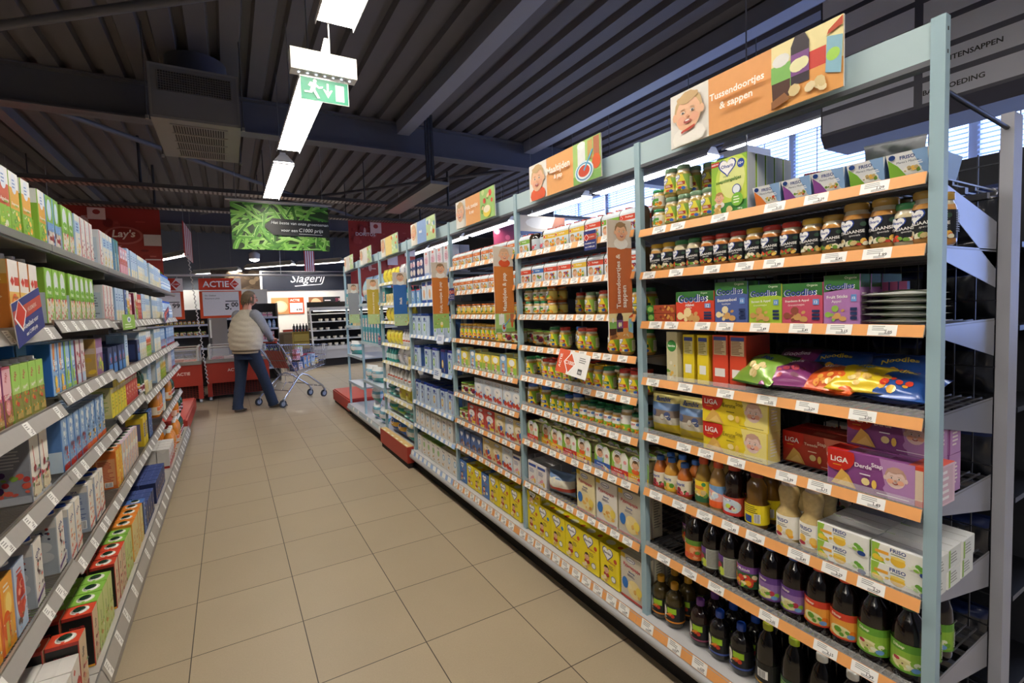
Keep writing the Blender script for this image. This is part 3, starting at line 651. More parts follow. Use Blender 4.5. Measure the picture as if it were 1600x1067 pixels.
for key, cc, lab, nm in [('sd', 'a8b024', [('rect', 0, 0, 1, 1, '1c1c1c'), ('rect', .42, .3, .6, .7, 'd8d8d4'), ('barcode', .44, .32, .58, .68), ('rect', 0, .02, 1, .1, 'c89a2c')], 'olive-capped bottle, barcode turned out'),
    ('se', 'a8c02c', [('rect', 0, 0, 1, 1, '2a4a34'), ('lines', .3, .15, .7, .85, 7, '8fbf6a'), ('rect', 0, 0, 1, .1, '6a9a3c')], 'lime-capped bottle, dark-green label'), ('sf', 'e4e4e0', [], 'plain black bottle, white cap')]:
    kind(key, 'cordial_bottle', 'bottle', nm, .076, .076, lambda cc=cc, lab=lab: k_bottle('cordial_bottle', [(.031, 0), (.037, .01), (.037, .12), (.034, .15), (.025, .18), (.014, .198), (.013, .204)], '0d0b0c', cc, lab, (.03, .1), (.0155, .203, .225), n=18))
# --- bay 1 boxes
kind('gb', 'cracker_box', 'box', 'green breadstick box', .13, .046, lambda: k_box('cracker_box', .13, .18, .044, ('8dbb3c', 'c9ccd2', 'a8b8a0'), [
    ('ell', .62, .55, .5, .5, 'c8dc5a', 18), ('ell', .6, .62, .36, .36, 'e6ec9a', 18), ('rect', 0, 0, 1, .2, '3f8a3c'), ('rect', 0, .89, .24, .97, RED), ('text', 'NIEUW', .12, .93, .2, WHT, .06)]+hrt(.47, .84, .26, 'Olvarit')+[
    ('ell', .85, .84, .1, .08, '24469c', 14), ('text', '10+', .85, .84, .13, WHT), ('text', 'mijn 1e', .45, .67, .25, '4a7a30', .04, False), ('text', 'soepstengeltjes', .5, .59, .8, '3f7a2c', .08, True, .03),
    ('baby', .24, .3, .13), ('ell', .74, .4, .12, .09, '24469c', 14), ('ell', .74, .4, .1, .075, 'e8f0fa', 14), ('ell', .76, .22, .16, .12, '7fc040', 14), ('lines', .66, .15, .86, .29, 3, 'f0f8e0'),
    ('blobs', .1, .02, .62, .16, 14, ['d9b56a', 'e8cf90', 'c49a50'], .08, 4), ('text', '150 g', .85, .05, .16, WHT, .04)], side=[('rect', 0, 0, .12, 1, 'e8eaee')]))
kind('gB', 'cracker_box', 'box', 'flat green cracker box', .15, .1, lambda: k_box('cracker_box', .15, .05, .1, ('8dbb3c', '6a9a3c', '9cc64a'), [('rect', 0, .7, .3, 1, RED)]+hrt(.6, .5, .13, 'Olvarit')+[('rect', 0, 0, 1, .15, '3f8a3c')], bev=0))
def f_tub():
    g = G(); w0, w1, h = .068, .086, .062
    g.add([(-w0/2, .012, 0), (w0/2, .012, 0), (w1/2, 0, h), (-w1/2, 0, h), (-w0/2, .085, 0), (w0/2, .085, 0), (w1/2, .098, h), (-w1/2, .098, h)], [(0, 1, 2, 3), (1, 5, 6, 2), (4, 0, 3, 7), (5, 4, 7, 6), (3, 2, 6, 7)], ['f0f0ee', '8fb0d8', '8fb0d8', '9ab0c8', '2c5a34'], 'print')
    L = sqrt(h*h+.012**2); cv = Cv(g, .078, L, planemap((-.039, .012, 0), (1, 0, 0), (0, -.012, h)))
    return g, cv
def k_tub(sw, seed):
    g, cv = f_tub(); art(cv, [('rect', 0.02, 0, .98, 1, 'eef0f2'), ('poly', [(.02, 0), (.5, 0), (.25, .5), (0, .8)], sw), ('poly', [(.62, 1), (1, 1), (1, 0), (.85, .2)], '8fb4e0'), ('text', 'FRISO', .5, .8, .38, '1c3f86', .2), ('text', "Mama's Maaltje", .5, .62, .56, '3a4a6a', .12, False, 0, .15),
        ('ell', .6, .3, .24, .16, 'f6f4ee', 14), ('blobs', .42, .22, .78, .4, 14, FRUIT['veg']+['c8502c'], .05, seed), ('ell', .12, .86, .09, .1, '1c3f86', 10), ('lines', .7, .45, .92, .6, 2, 'ffffff')])
    r = bld(g, 'meal_tub'); g = G(); g.loft([[(.036*a, .049+.04*b_, z) for a, b_ in ((-s, -s), (s, -s), (s, s), (-s, s))] for z, s in ((-.0, .8), (.05, 1))], 'e8e4dc', 'gloss'); return newroot(r, [bld(g, 'bowl')])
for i, (sw, nm) in enumerate([('e8803a', 'orange-swirl meal tub'), ('8a4a98', 'purple-swirl meal tub'), ('7fb43c', 'green-swirl meal tub')]):
    kind('tb%d' % i, 'meal_tub', 'tub', nm, .086, .1, lambda sw=sw, i=i: k_tub(sw, i))
kind('pch', 'silver_pouch', 'pouch', 'crumpled silver food pouch', .14, .05, lambda: k_bag('silver_pouch', .14, .075, .045, lambda u, v: 'a8acb0' if v > .25 else '7a9a4a', mat='print', wr=.016, seed=4))
def goodies(bg, l1, l2, w, h, top='2f6a30', seed=1, fig='f0e0b0'):
    return lambda: k_box('snack_box', w, h, .055, (bg, bg, top), [('rect', 0, .74, 1, 1, top), ('poly', [(0, .74), (1, .74), (1, .68), (.5, .78), (0, .66)], top), ('text', 'Organix', .76, .93, .34, 'f0f4e0', .07, False),
        ('text', 'Goodies', .46, .77, .84, 'f4f8ff', .26, True, .03, .1), ('text', 'Goodies', .455, .775, .8, '1c2f8c', .24, True, .03, .1), ('text', l1, .38, .56, .6, WHT, .09, True, .05), ('text', l2, .36, .46, .42, WHT, .07, False, .05),
        ('blobs', .12, .08, .62, .34, 8, [fig, fig, 'f6ecd0', 'd0a060'], .1, seed), ('rect', .78, .46, .93, .6, '6a9ad8'), ('text', '12', .855, .53, .08, WHT), ('rect', .76, .1, .95, .16, '1c2f5c'), ('rect', .76, .19, .95, .25, '1c2f5c'), ('rect', .76, .28, .95, .34, '1c2f5c')],
        side=[('rect', 0, .74, 1, 1, top), ('lines', .15, .2, .85, .65, 7, 'f0e8e0')])
for key, bg, a, b_, w, h, nm, fig in [('gr', 'd8432c', 'Alfabet', 'koekjes', .162, .109, 'red alphabet-biscuit box', 'f0d8a0'), ('gbl', '4a5fa0', 'Beestenboel', 'koekjes', .118, .134, 'slate-blue animal-biscuit box', 'f0e0b0'),
    ('gg', 'a8c83a', 'Banaan & Appel', 'Granenreepjes', .106, .119, 'lime-green cereal-bar box', 'c89a5a'), ('gp', 'c8506a', 'Framboos & Appel', 'Granenreepjes', .113, .117, 'pink cereal-bar box', '8a4a3a'), ('gv', 'b07ab8', 'Fruit Sticks', 'Appel', .088, .133, 'lilac fruit-stick box', '8fb850')]:
    kind(key, 'snack_box', 'box', nm, w, .056, goodies(bg, a, b_, w, h, fig=fig))
kind('lsn', 'biscuit_roll', 'biscuit roll', 'long red-green biscuit roll', .136, .05, lambda: k_box('biscuit_roll', .136, .031, .05, ('a8482c', '2f6a30', '8a3a24'), [('rect', 0, 0, .25, 1, '2f7a30'), ('blobs', .3, .2, .95, .8, 9, ['c8863a', 'd8a050', '7a2c1c'], .05, 2), ('ell', .13, .5, .1, .35, '8fc05a', 10)]))
kind('fp', 'film_packet', 'packet', 'flat clear-film snack packet', .15, .11, lambda: k_bag('film_packet', .15, .12, .018, lambda u, v: '8fb060' if .2 < v < .5 else 'd0d4d0', mat='foil', wr=.003, lie=True, seed=8))
kind('tbp', 'fruit_stick_tube', 'tube', 'pink-blue fruit stick tube', .02, .02, lambda: k_box('fruit_stick_tube', .018, .11, .018, ('c86a9a', '3a5aa8', '6ab070'), [('rect', 0, .3, 1, .6, '3a5aa8')], mat='foil'))
kind('ybg', 'porridge_carton', 'carton', 'cream carton with green oval', .05, .07, lambda: k_box('porridge_carton', .05, .184, .07, ('d8d0a8', 'c8c09a', 'e0d8b0'), [('ell', .5, .72, .45, .12, '3a8a3c', 14), ('text', 'Bambix', .5, .72, .7, WHT, .08), ('blobs', .1, .05, .9, .4, 8, FRUIT['veg'], .14, 1)]))
kind('yb', 'cereal_box', 'box', 'yellow cereal box, side out', .05, .12, lambda: k_box('cereal_box', .048, .175, .12, ('ecd32c', 'e2c62a', 'e8d040'), [('rect', .1, .6, .9, .95, 'e8dca0'), ('lines', .14, .62, .86, .93, 9, '9a8a30'), ('rect', .2, .2, .8, .38, 'f6f6f0'), ('rect', .1, .87, .9, .95, '3a4a98')]))
kind('rb', 'rusk_box', 'box', 'red rusk box, side out', .06, .13, lambda: k_box('rusk_box', .06, .178, .13, ('d8482c', 'cc4028', 'd8542c'), [('rect', .08, .62, .92, .93, 'e8cfa8'), ('lines', .12, .64, .88, .9, 9, '8a5a3a'), ('rect', .15, .2, .85, .36, 'f4f0ea'), ('rect', .08, .9, .92, .97, '3a4a98')]))
def snackbag(bg, top, t, tc, blob, seed): return lambda: k_bag('snack_bag', .16, .15, .075, lambda u, v: top if v > .82 or v < .05 else bg, [('text', t, .45, .62, .55, tc, .16, True, .1, .1), ('blobs', .3, .12, .75, .42, 9, blob, .07, seed)], lie=True, seed=seed)
for key, bg, top, t, tc, bl, nm in [('wg', '7fa83c', '2f5a24', 'Goodies', '1c2f8c', ['e8d8a0', 'd8c080'], 'green puffed-snack bag'), ('wp', '8a3a78', '3a3a34', 'Goodies', 'f0e0f0', ['b84a5a', '6a2a4a'], 'purple puffed-snack bag'),
    ('wo', 'e0622c', 'c84a1c', 'Stripes', WHT, ['f0b050', 'e89a3a'], 'orange puffed-snack bag'), ('wy', 'e8c82c', 'b8a02a', 'Kipjes', '2f6ab0', ['f0dc9a', 'd8b05a'], 'yellow puffed-snack bag'), ('wb', '24509c', '1c3a7c', 'Noodles', 'f0d040', ['e8b03c', 'd8402c'], 'blue puffed-snack bag')]:
    kind(key, 'snack_bag', 'bag', nm, .14, .15, snackbag(bg, top, t, tc, bl, len(key)+ord(key[1])))
kind('dg', 'biscuit_bag', 'bag', 'blue-yellow biscuit bag', .125, .09, lambda: k_bag('biscuit_bag', .125, .165, .08, bands((.25, 'ecd32c'), (.45, 'd9d4c4'), (.62, '8a7a70'), (.8, '6a8ab8'), (1, 'e8dc8a')), [('text', 'Bambix', .5, .86, .6, '24469c', .1), ('blobs', .2, .3, .8, .6, 9, ['f0ece0', '4a5a8a', 'b89a7a'], .1, 3)], seed=6))
def liga(bg, l1, tcol, sh, seed, w=.2, h=.098): return lambda: k_box('biscuit_box', w, h, .07, (bg, sh, bg), [('poly', [(.72, 0), (1, 0), (1, 1), (.62, 1)], sh), ('baby', .8, .56, .12, 'c8a090', sh, 'e4c8c0'), ('ell', .12, .84, .22, .42, RED, 18), ('rect', 0, .55, .27, 1, RED),
        ('text', 'LiGA', .15, .74, .22, WHT, .24), ('lines', .07, .56, .22, .6, 1, 'f0c030'), ('text', l1, .44, .7, .2, tcol, .15), ('text', 'Stap', .6, .77, .13, tcol, .15), ('lines', .4, .45, .58, .52, 1, tcol), ('ell', .47, .3, .05, .1, 'f0dc9a', 10), ('ell', .57, .28, .03, .12, 'f0c860', 10),
        ('poly', [(.05, .05), (.36, .03), (.27, .36), (.18, .5)], 'e0b25a'), ('poly', [(.12, .06), (.32, .06), (.24, .3)], 'edc878'), ('rect', .6, .08, .95, .1, tcol)], top=[('rect', 0, 0, .25, 1, RED), ('rect', .4, .3, .7, .7, sh)], side=[('rect', .12, .1, .88, .9, sh), ('lines', .2, .2, .8, .8, 6, 'f0e8e0')])
kind('ly', 'biscuit_box', 'box', 'yellow baby-biscuit box', .235, .075, liga('ecd32c', 'Eerste', '8a7a20', 'efe08a', 1, .235))
kind('lr', 'biscuit_box', 'box', 'red baby-biscuit box', .2, .075, liga('b83c2c', 'Tweede', 'f0d8c0', 'd87a60', 2))
kind('lp', 'biscuit_box', 'box', 'purple baby-biscuit box', .2, .075, liga('8a4a8c', 'Derde', 'f4eef4', 'b98ac0', 3, .2, .1))
kind('lR', 'biscuit_box', 'box', 'narrow orange-red biscuit box', .05, .12, lambda: k_box('biscuit_box', .05, .1, .12, ('d8482c', 'e8c8d8', 'e05a38'), [('rect', .2, .15, .6, .9, 'f0d8c0')], side=[('rect', .1, .05, .9, .95, 'd8b8c8'), ('lines', .2, .1, .8, .9, 5, 'f4f0f4')]))
kind('fb', 'fruit_pack_box', 'box', 'white-green fruit-pack box', .13, .085, lambda: k_box('fruit_pack_box', .13, .05, .085, ('f2f3ee', 'e6eae6', 'eef0ec'), [('poly', [(0, 0), (.25, 0), (.1, .5), (.15, 1), (0, 1)], '9cc64a'), ('text', 'FRISO', .46, .84, .36, '1c3f86', .2), ('lines', .34, .62, .68, .7, 1, '3a5a3a'), ('rect', .06, .5, .3, .66, 'e8a83c'), ('ell', .46, .33, .13, .26, 'ecc040', 12), ('ell', .46, .5, .13, .08, 'f4d870', 12),
    ('blobs', .08, .15, .32, .35, 5, ['f0d040', 'e0b830'], .07, 1), ('blobs', .66, .15, .9, .5, 8, ['8fc04a', '6aa83a', 'e8f0d8'], .06, 2), ('ell', .9, .12, .08, .14, '1c3f86', 10)], side=[('lines', .2, .2, .8, .8, 4, '9aa09a'), ('rect', .05, .05, .18, .95, '9cc64a')]))
# --- bay 2/3 packs
def sleeve(band, seed, w=.108, h=.09, bg='dfe9f2', bb=None):
    def f():
        g = G(); d = .06; P = [(0, 0), (d, 0), (d, h*.8), (d*.8, h*.97), (d*.6, h), (d*.4, h), (d*.2, h*.97), (0, h*.8)]
        n = len(P); vs = [(-w/2, a, b_) for a, b_ in P]+[(w/2, a, b_) for a, b_ in P]
        g.add(vs, [(k, n+k, n+(k+1) % n, (k+1) % n) for k in range(n)], bg); g.add(vs, [tuple(range(n)), tuple(range(n, 2*n))[::-1]], '5a4a3a', 'jar')
        cv = Cv(g, w, h*.8, planemap((-w/2, 0, 0), (1, 0, 0), (0, 0, 1)))
        art(cv, [('rect', 0, .62, 1, .9, band), ('diamond', .08, .76, .07, 'c8321e', 'ffffff', None), ('text', 'Fruithapje', .5, .77, .46, 'f8f4ec', .13), ('baby', .22, .3, .15), ('ell', .66, .3, .25, .24, 'cfe0f0', 14), ('blobs', .48, .12, .86, .46, 14, FRUIT[['mix', 'orange', 'veg', 'green'][seed % 4]], .07, seed)])
        r = bld(g, 'jar_multipack'); g = G()
        for q in (-.25, .25): g.lathe([(.018, h*.93), (.018, h+.004), (.012, h+.005)], 10, 'a83a2c', 'gloss', q*w, d/2)
        return newroot(r, [bld(g, 'lid')])
    return f
for i, (bd, nm) in enumerate([('d8482c', 'red-banded jar twin-pack'), ('e8c03c', 'yellow-banded jar twin-pack'), ('7fb43c', 'green-banded jar twin-pack'), ('3a70b8', 'blue-banded jar twin-pack')]):
    kind('sp%d' % i, 'jar_multipack', 'multipack', nm, .112, .062, sleeve(bd, i, .108, .098))
kind('so', 'jar_multipack', 'multipack', 'orange-banded jar twin-pack', .112, .062, sleeve('e07a2c', 1, .106, .088))
kind('dkb', 'fruit_drink_bottle', 'bottle', 'dark bottle pair, white label', .06, .06, lambda: k_bottle('fruit_drink_bottle', [(.03, 0), (.033, .01), (.033, .07), (.024, .085), (.02, .09)], '1c1210', '3a1c14', [('rect', 0, 0, 1, 1, 'cfdae4'), ('blobs', .35, .1, .65, .5, 6, FRUIT['berry'], .06, 1)], (.008, .066), (.02, .088, .098)))
def archp(c1, c2, seed):
    def f():
        g = G(); w, h = .108, .118; P = []
        for k in range(9): a = pi*k/8; P.append((w/2*cos(a), h*.72+h*.28*sin(a)))
        P = [(-w/2, 0), (w/2, 0)]+P; g.prism(P, 0, .002, '8fbf4a')
        cv = Cv(g, w, h, planemap((-w/2, 0, 0), (1, 0, 0), (0, 0, 1)))
        art(cv, [('ell', .36, .68, .3, .28, 'f0e8d8', 16), ('poly', [(.6, .2), (.94, .2), (.96, .75), (.8, .95), (.6, .9)], 'f2f4ec'), ('baby', .36, .6, .17, '7a5a3a', c2), ('rect', 0, 0, 1, .3, c1), ('text', 'fruit & graan', .4, .2, .6, WHT, .08), ('blobs', .3, .02, .9, .16, 9, FRUIT['mix'], .07, seed)]+oval(.42, .87, .18, 'Nutricia', .07)+[('ell', .82, .6, .09, .07, 'e8a0a0', 10)])
        r = bld(g, 'dessert_multipack'); g = G()
        for q in (-.25, .25): g.lathe([(.018, .004), (.026, .05), (.028, .052)], 12, 'c8bc8a', 'gloss', q*w, .035)
        for q in (-.25, .25): g.lathe([(.018, .056), (.026, .1), (.028, .102)], 12, 'c8bc8a', 'gloss', q*w, .035)
        return newroot(r, [bld(g, 'cup')])
    return f
for i, (c1, c2, nm) in enumerate([('c8302c', 'd8d0c0', 'red arch-top dessert pack'), ('e8b82c', 'e8622c', 'yellow arch-top dessert pack'), ('2c56a8', '8ab0d8', 'blue arch-top dessert pack')]):
    kind('ap%d' % i, 'dessert_multipack', 'multipack', nm, .11, .065, archp(c1, c2, i))
kind('mlk', 'milk_multipack', 'multipack', 'white bottle twin-pack', .085, .1, lambda: k_box('milk_multipack', .085, .125, .1, ('ece8e6', 'b8b4b8', 'd0ccd0'), [('rect', .05, .78, .95, .9, '2c4a9c'), ('blobs', .2, .08, .8, .35, 6, ['f0c860', 'c8502c', 'e8a0a8'], .12, 2), ('lines', .15, .5, .85, .7, 3, '7a86a8')]))
kind('bis', 'rice_cake_bag', 'bag', 'plump white-blue rice-cake bag', .17, .12, lambda: k_bag('rice_cake_bag', .17, .12, .1, bands((.2, '9ab4d8'), (.4, 'c8402c'), (.7, 'e8e4d4'), (1, '7a9ac8')), [('ell', .45, .62, .26, .2, 'f0ead0', 14)], seed=5))
def pyj(bg, seed): return lambda: k_box('porridge_box', .135, .195, .06, (bg, 'dcd4b8', 'e8e0c8'), oval(.45, .9, .2, 'Nutricia', .06)+[('rect', 0, .9, .2, 1, 'e8c02c'), ('text', 'Pyjamapapje', .5, .74, .86, 'b83a4a', .1, True, -.04), ('text', 'Beertje', .5, .62, .4, '3a5a9a', .06), ('lines', .3, .52, .7, .58, 2, '5a5a7a'),
        ('ell', .6, .28, .3, .2, 'f0dc9a', 16), ('blobs', .4, .14, .84, .36, 9, ['e8b85a', 'f4e4b0', 'd89a40'], .08, seed), ('ell', .2, .34, .14, .13, '2f74c4', 12), ('ell', .82, .3, .13, .1, 'f0d860', 14), ('rect', 0, 0, 1, .05, 'b83a2c')], side=[('lines', .15, .2, .85, .9, 12, '8a8a7a')])
kind('pj0', 'porridge_box', 'box', 'cream porridge box', .138, .062, pyj('efe3b4', 1)); kind('pj1', 'porridge_box', 'box', 'white porridge box', .138, .062, pyj('ece8e0', 2)); kind('pj2', 'porridge_box', 'box', 'beige porridge box', .138, .062, pyj('cfc8b8', 3))
def bamb(bg, w=.126, h=.18, seed=1): return lambda: k_box('cereal_box', w, h, .07, (bg, bg, bg), hrt(.42, .8, .3, 'Bambix', '2c2c5c')+[('ell', .84, .7, .09, .06, 'c8502c' if seed % 2 else '3a8ac8', 12), ('text', 'meergranen', .6, .6, .6, 'c86a3a', .05, True, -.05), ('baby', .34, .36, .14, '3a2418', 'b83a2c'), ('lines', .5, .42, .8, .54, 3, '5a5a3a'),
        ('ell', .74, .22, .13, .08, '2c4a9c', 12), ('ell', .74, .22, .11, .065, 'f0f0e0', 12), ('blobs', .15, .05, .5, .18, 7, ['f0e0b0', 'd8b060'], .08, seed)], top=[('ell', .3, .5, .2, .3, 'f4f0d0', 12), ('ell', .8, .5, .1, .2, 'c8502c', 10)], side=[('rect', .1, .55, .9, .9, 'f0e8b0'), ('lines', .15, .1, .85, .88, 14, '8a8030')])
kind('bx', 'cereal_box', 'box', 'yellow cereal box', .128, .072, bamb('f0dc1e')); kind('bX', 'cereal_box', 'box', 'yellow cereal box, blue seal', .128, .072, bamb('f0dc1e', seed=2))
kind('bs', 'cereal_box', 'box', 'narrow yellow cereal box', .11, .072, bamb('f0dc1e', .11, .16, 3)); kind('bu', 'cereal_box', 'box', 'blue cereal box', .11, .072, bamb('4a78c0', .108, .16, 4))
kind('bt', 'cereal_box', 'box', 'small yellow cereal box', .128, .072, bamb('f0dc1e', .126, .065, 5))
kind('po', 'fruit_pouch', 'pouch', 'green-yellow fruit pouch pack', .1, .05, lambda: k_box('fruit_pouch', .1, .112, .05, ('9cc64a', 'e8dc9a', 'c8d48a'), [('rect', 0, .5, 1, 1, 'f0d84a'), ('ell', .5, .75, .34, .18, 'fbfbfb', 14), ('baby', .5, .4, .16), ('blobs', .1, .02, .9, .2, 8, FRUIT['mix'], .1, 3)]))
kind('po2', 'fruit_pouch', 'pouch', 'blue fruit pouch pack', .08, .05, lambda: k_box('fruit_pouch', .08, .13, .05, ('8ab4dc', 'e8dc9a', 'c8d48a'), [('ell', .5, .8, .34, .12, 'fbfbfb', 14), ('baby', .5, .45, .2), ('blobs', .1, .02, .9, .25, 8, FRUIT['green'], .12, 3)]))
kind('rt', 'fruit_tub', 'tub', 'round green-label fruit tub', .1, .1, lambda: k_bottle('fruit_tub', [(.035, 0), (.046, .07), (.048, .074)], 'b8a06a', '8fbf4a', [('rect', 0, 0, 1, 1, 'e8ecd0'), ('blobs', .3, .1, .7, .8, 14, FRUIT['mix'], .06, 5)], (.01, .06), (.049, .074, .08), lr=.046))
def anglp(bg, c2, seed, w=.125): return lambda: k_box('dessert_carton', w, .14, .055, (bg, 'c8bca8', 'a08a70'), oval(.5, .86, .26, 'Nutricia', .07)+[('ell', .5, .56, .36, .18, c2, 14), ('blobs', .1, .1, .9, .42, 9, ['f4f0e4', '2f64b8', 'e8c890', 'c8502c'], .13, seed), ('rect', .5, .04, .94, .2, 'c8302c' if seed % 2 else 'f0d030'), ('text', 'Pap', .5, .56, .3, '3a3a6a', .1)], lean=.2)
kind('an0', 'dessert_carton', 'carton', 'white-blue porridge carton', .128, .06, anglp('d8e2ee', 'f4f4f4', 1)); kind('an1', 'dessert_carton', 'carton', 'red-edged porridge carton', .128, .06, anglp('c8403c', 'f4f0f0', 2)); kind('an2', 'dessert_carton', 'carton', 'cream-brown porridge carton', .128, .06, anglp('d8c48a', 'f0e4c8', 3))
kind('bp', 'milk_carton', 'carton', 'slim blue milk carton', .085, .07, lambda: k_box('milk_carton', .085, .122, .06, ('4a6aa8', '3a5488', 'b8bcc8'), [('heart', .5, .72, .26, 'f4f4f8'), ('blobs', .1, .05, .9, .4, 6, ['c8986a', '8ab0d8', '6a4a3a'], .14, 2)]))
# --- milk bay
def tin(lid, num, nc, body='c3d5ea', side='4a6fb4'): return lambda: _tin(lid, num, nc, body, side)
def _tin(lid, num, nc, body, side):
    g = G(); w, h, d = .122, .165, .09; pl = []
    for cx, cy, a0 in ((w/2-.02, .02, -90), (w/2-.02, d-.02, 0), (-w/2+.02, d-.02, 90), (-w/2+.02, .02, 180)):
        for k in range(4): a = rad(a0+k*30); pl.append((cx+.02*cos(a), cy+.02*sin(a)))
    g.prism(pl, 0, h, body, axis='z'); n = len(pl)
    cv = Cv(g, w-.04, h, planemap((-w/2+.02, 0, 0), (1, 0, 0), (0, 0, 1)))
    art(cv, [('ell', .4, .84, .3, .08, '24469c', 12), ('text', 'Nutrilon', .5, .74, .84, '24408c', .09), ('ell', .32, .42, .24, .2, nc, 14), ('ell', .32, .42, .12, .12, 'e8f0d8', 12), ('text', num, .74, .14, .16, nc, .17), ('rect', .92, 0, 1, 1, side)])
    cv = Cv(g, d-.04, h, planemap((w/2, .02, 0), (0, 1, 0), (0, 0, 1))); art(cv, [('rect', 0, 0, 1, 1, side)])
    r = bld(g, 'milk_powder_tin'); g = G(); g.prism([(a*1.02, (b_-d/2)*1.02+d/2) for a, b_ in pl], h, h+.022, lid, 'gloss', 'z'); return newroot(r, [bld(g, 'lid')])
for key, nm, num, nc in [('t1', 'blue-lidded tin numbered 1', '1', '6fae3c'), ('t2', 'blue-lidded tin numbered 2', '2', '6fae3c'), ('t4', 'blue-lidded tin numbered 4', '4', '5aa83c'), ('t5', 'blue-lidded tin numbered 5', '5', '6fae3c'), ('tn', 'blue-lidded tin, navy 1', '1', '24408c'), ('ty', 'blue-lidded tin, yellow 2', '2', 'd8a83c')]:
    kind(key, 'milk_powder_tin', 'tin', nm, .126, .094, tin('24408c', num, nc))
kind('td', 'milk_powder_tin', 'tin', 'dark-blue toddler-milk tin', .12, .094, tin('1c2f6c', '1', 'e8c04a', '2a468c', '1c2f6c'))
kind('wbx', 'milk_powder_box', 'box', 'white milk-powder box', .106, .07, lambda: k_box('milk_powder_box', .104, .155, .068, ('e6e4e0', 'd8d4cc', 'e8e0b8'), [('text', 'Friso', .5, .84, .6, '3a3a4a', .1), ('ell', .5, .56, .22, .16, '8fb8d8', 14), ('ell', .5, .56, .14, .1, 'e8f0f4', 12), ('blobs', .3, .1, .6, .3, 3, ['c8984a', 'd8b870'], .1, 1)], top=[('rect', 0, .6, 1, 1, 'd8d040')]))
kind('wbg', 'milk_powder_box', 'box', 'white box with green top', .106, .07, lambda: k_box('milk_powder_box', .104, .16, .068, ('e6e4e0', 'd8d4cc', '8fc84a'), [('rect', 0, .95, 1, 1, '8fc84a'), ('text', 'Friso', .5, .84, .6, '3a3a4a', .1), ('ell', .5, .56, .22, .16, '9fc88a', 14), ('blobs', .3, .1, .6, .3, 3, ['c8984a', 'd8b870'], .1, 2)]))
kind('tal', 'milk_powder_box', 'box', 'tall white-pink box', .12, .08, lambda: k_box('milk_powder_box', .118, .2, .08, ('dcdce4', 'c8ccd8', 'e0e0e4'), [('ell', .5, .62, .36, .2, 'd8b8c8', 14), ('lines', .25, .5, .75, .72, 4, 'b05a7a'), ('ell', .5, .9, .16, .05, 'e0604a', 10), ('rect', 0, 0, 1, .12, '9ab0dc')]))
kind('twh', 'milk_powder_box', 'box', 'tall blue-topped white box', .12, .08, lambda: k_box('milk_powder_box', .118, .178, .08, ('dce4ec', 'b8c8e0', 'e0e4ea'), [('rect', 0, 0, 1, .14, '2c4c9c'), ('rect', .1, .8, .9, .97, '2c4c9c'), ('ell', .5, .42, .2, .22, 'e0b080', 12), ('ell', .85, .8, .08, .05, 'e0502c', 8)]))
kind('can', 'drink_tin_tray', 'tray', 'navy tray of white tins', .17, .12, lambda: k_box('drink_tin_tray', .165, .165, .12, ('24346c', '1c2a5c', '2a3a70'), [('ell', .25, .72, .2, .16, 'e8dcdc', 12), ('ell', .72, .74, .2, .16, 'e8dcdc', 12), ('ell', .25, .3, .2, .16, 'e0d4c8', 12), ('ell', .72, .3, .2, .16, 'e0d4c8', 12), ('lines', .1, .6, .9, .8, 3, 'c05a7a')]))
kind('sbl', 'milk_drink', 'carton', 'light-blue drink carton', .1, .06, lambda: k_box('milk_drink', .1, .125, .06, ('7aa8dc', '6a94c8', '3a5aa0'), [('rect', 0, .92, 1, 1, 'c8303a'), ('rect', .3, .2, .6, .8, 'e8f0f0'), ('blobs', .4, .2, .7, .6, 4, ['3aa050', '2c6ab0'], .1, 1)]))
# --- wipes and diapers
def bagk(key, name, cat, desc, w, h, d, bd, deco=(), seed=1, lie=False): kind(key, name, cat, desc, w, d, lambda: k_bag(name, w, h, d, bd, deco, 'gloss', .003, lie, seed, 10, 12))
bagk('yw', 'wipes_packet', 'packet', 'yellow wipes packet', .12, .138, .06, bands((1, 'ecdc4a')), [('lines', .2, .5, .8, .7, 2, 'c86a3a')])
bagk('ww', 'wipes_packet', 'packet', 'white wipes packet', .14, .15, .07, bands((1, 'dcdce0')), [('lines', .2, .4, .8, .7, 3, '7a86a8')], 2)
bagk('tw', 'wipes_packet', 'packet', 'teal wipes packet', .14, .06, .09, bands((.5, '3aa8a0'), (1, 'b8dcd8')), [], 3)
bagk('dw', 'diaper_pack', 'pack', 'white-teal diaper pack', .24, .185, .13, bands((.3, '3a9a98'), (.55, 'e0e8ec'), (.75, '7ab4cc'), (1, 'e8ecf0')), [('ell', .5, .5, .2, .2, 'f0d0b8', 12)], 4)
bagk('db_', 'diaper_pack', 'pack', 'blue-yellow diaper pack', .22, .185, .13, bands((.35, '2c5ab0'), (.6, 'd8b040'), (1, '3a78c8')), [('ell', .5, .6, .2, .15, 'f0f0f0', 12)], 5)
bagk('dgk', 'diaper_pack', 'pack', 'green-topped diaper pack', .22, .13, .12, bands((.4, '8fc048'), (.7, '3aa090'), (1, 'c8d8a8')), [], 6)
bagk('dl', 'diaper_pack', 'pack', 'large pastel diaper pack', .3, .32, .16, bands((.3, '8ac0d0'), (.5, 'e8dcd0'), (.8, 'a8cce0'), (1, '9ab4dc')), [('ell', .5, .5, .25, .2, 'f0d8c0', 12)], 7)
kind('teb', 'lotion_bottle', 'bottle', 'teal lotion bottle', .06, .05, lambda: k_bottle('lotion_bottle', [(.024, 0), (.028, .01), (.027, .09), (.014, .12), (.012, .125)], '3aa8a0', '2a5a8a', [('rect', 0, 0, 1, 1, 'c8e4e0')], (.03, .08), (.013, .12, .14)))
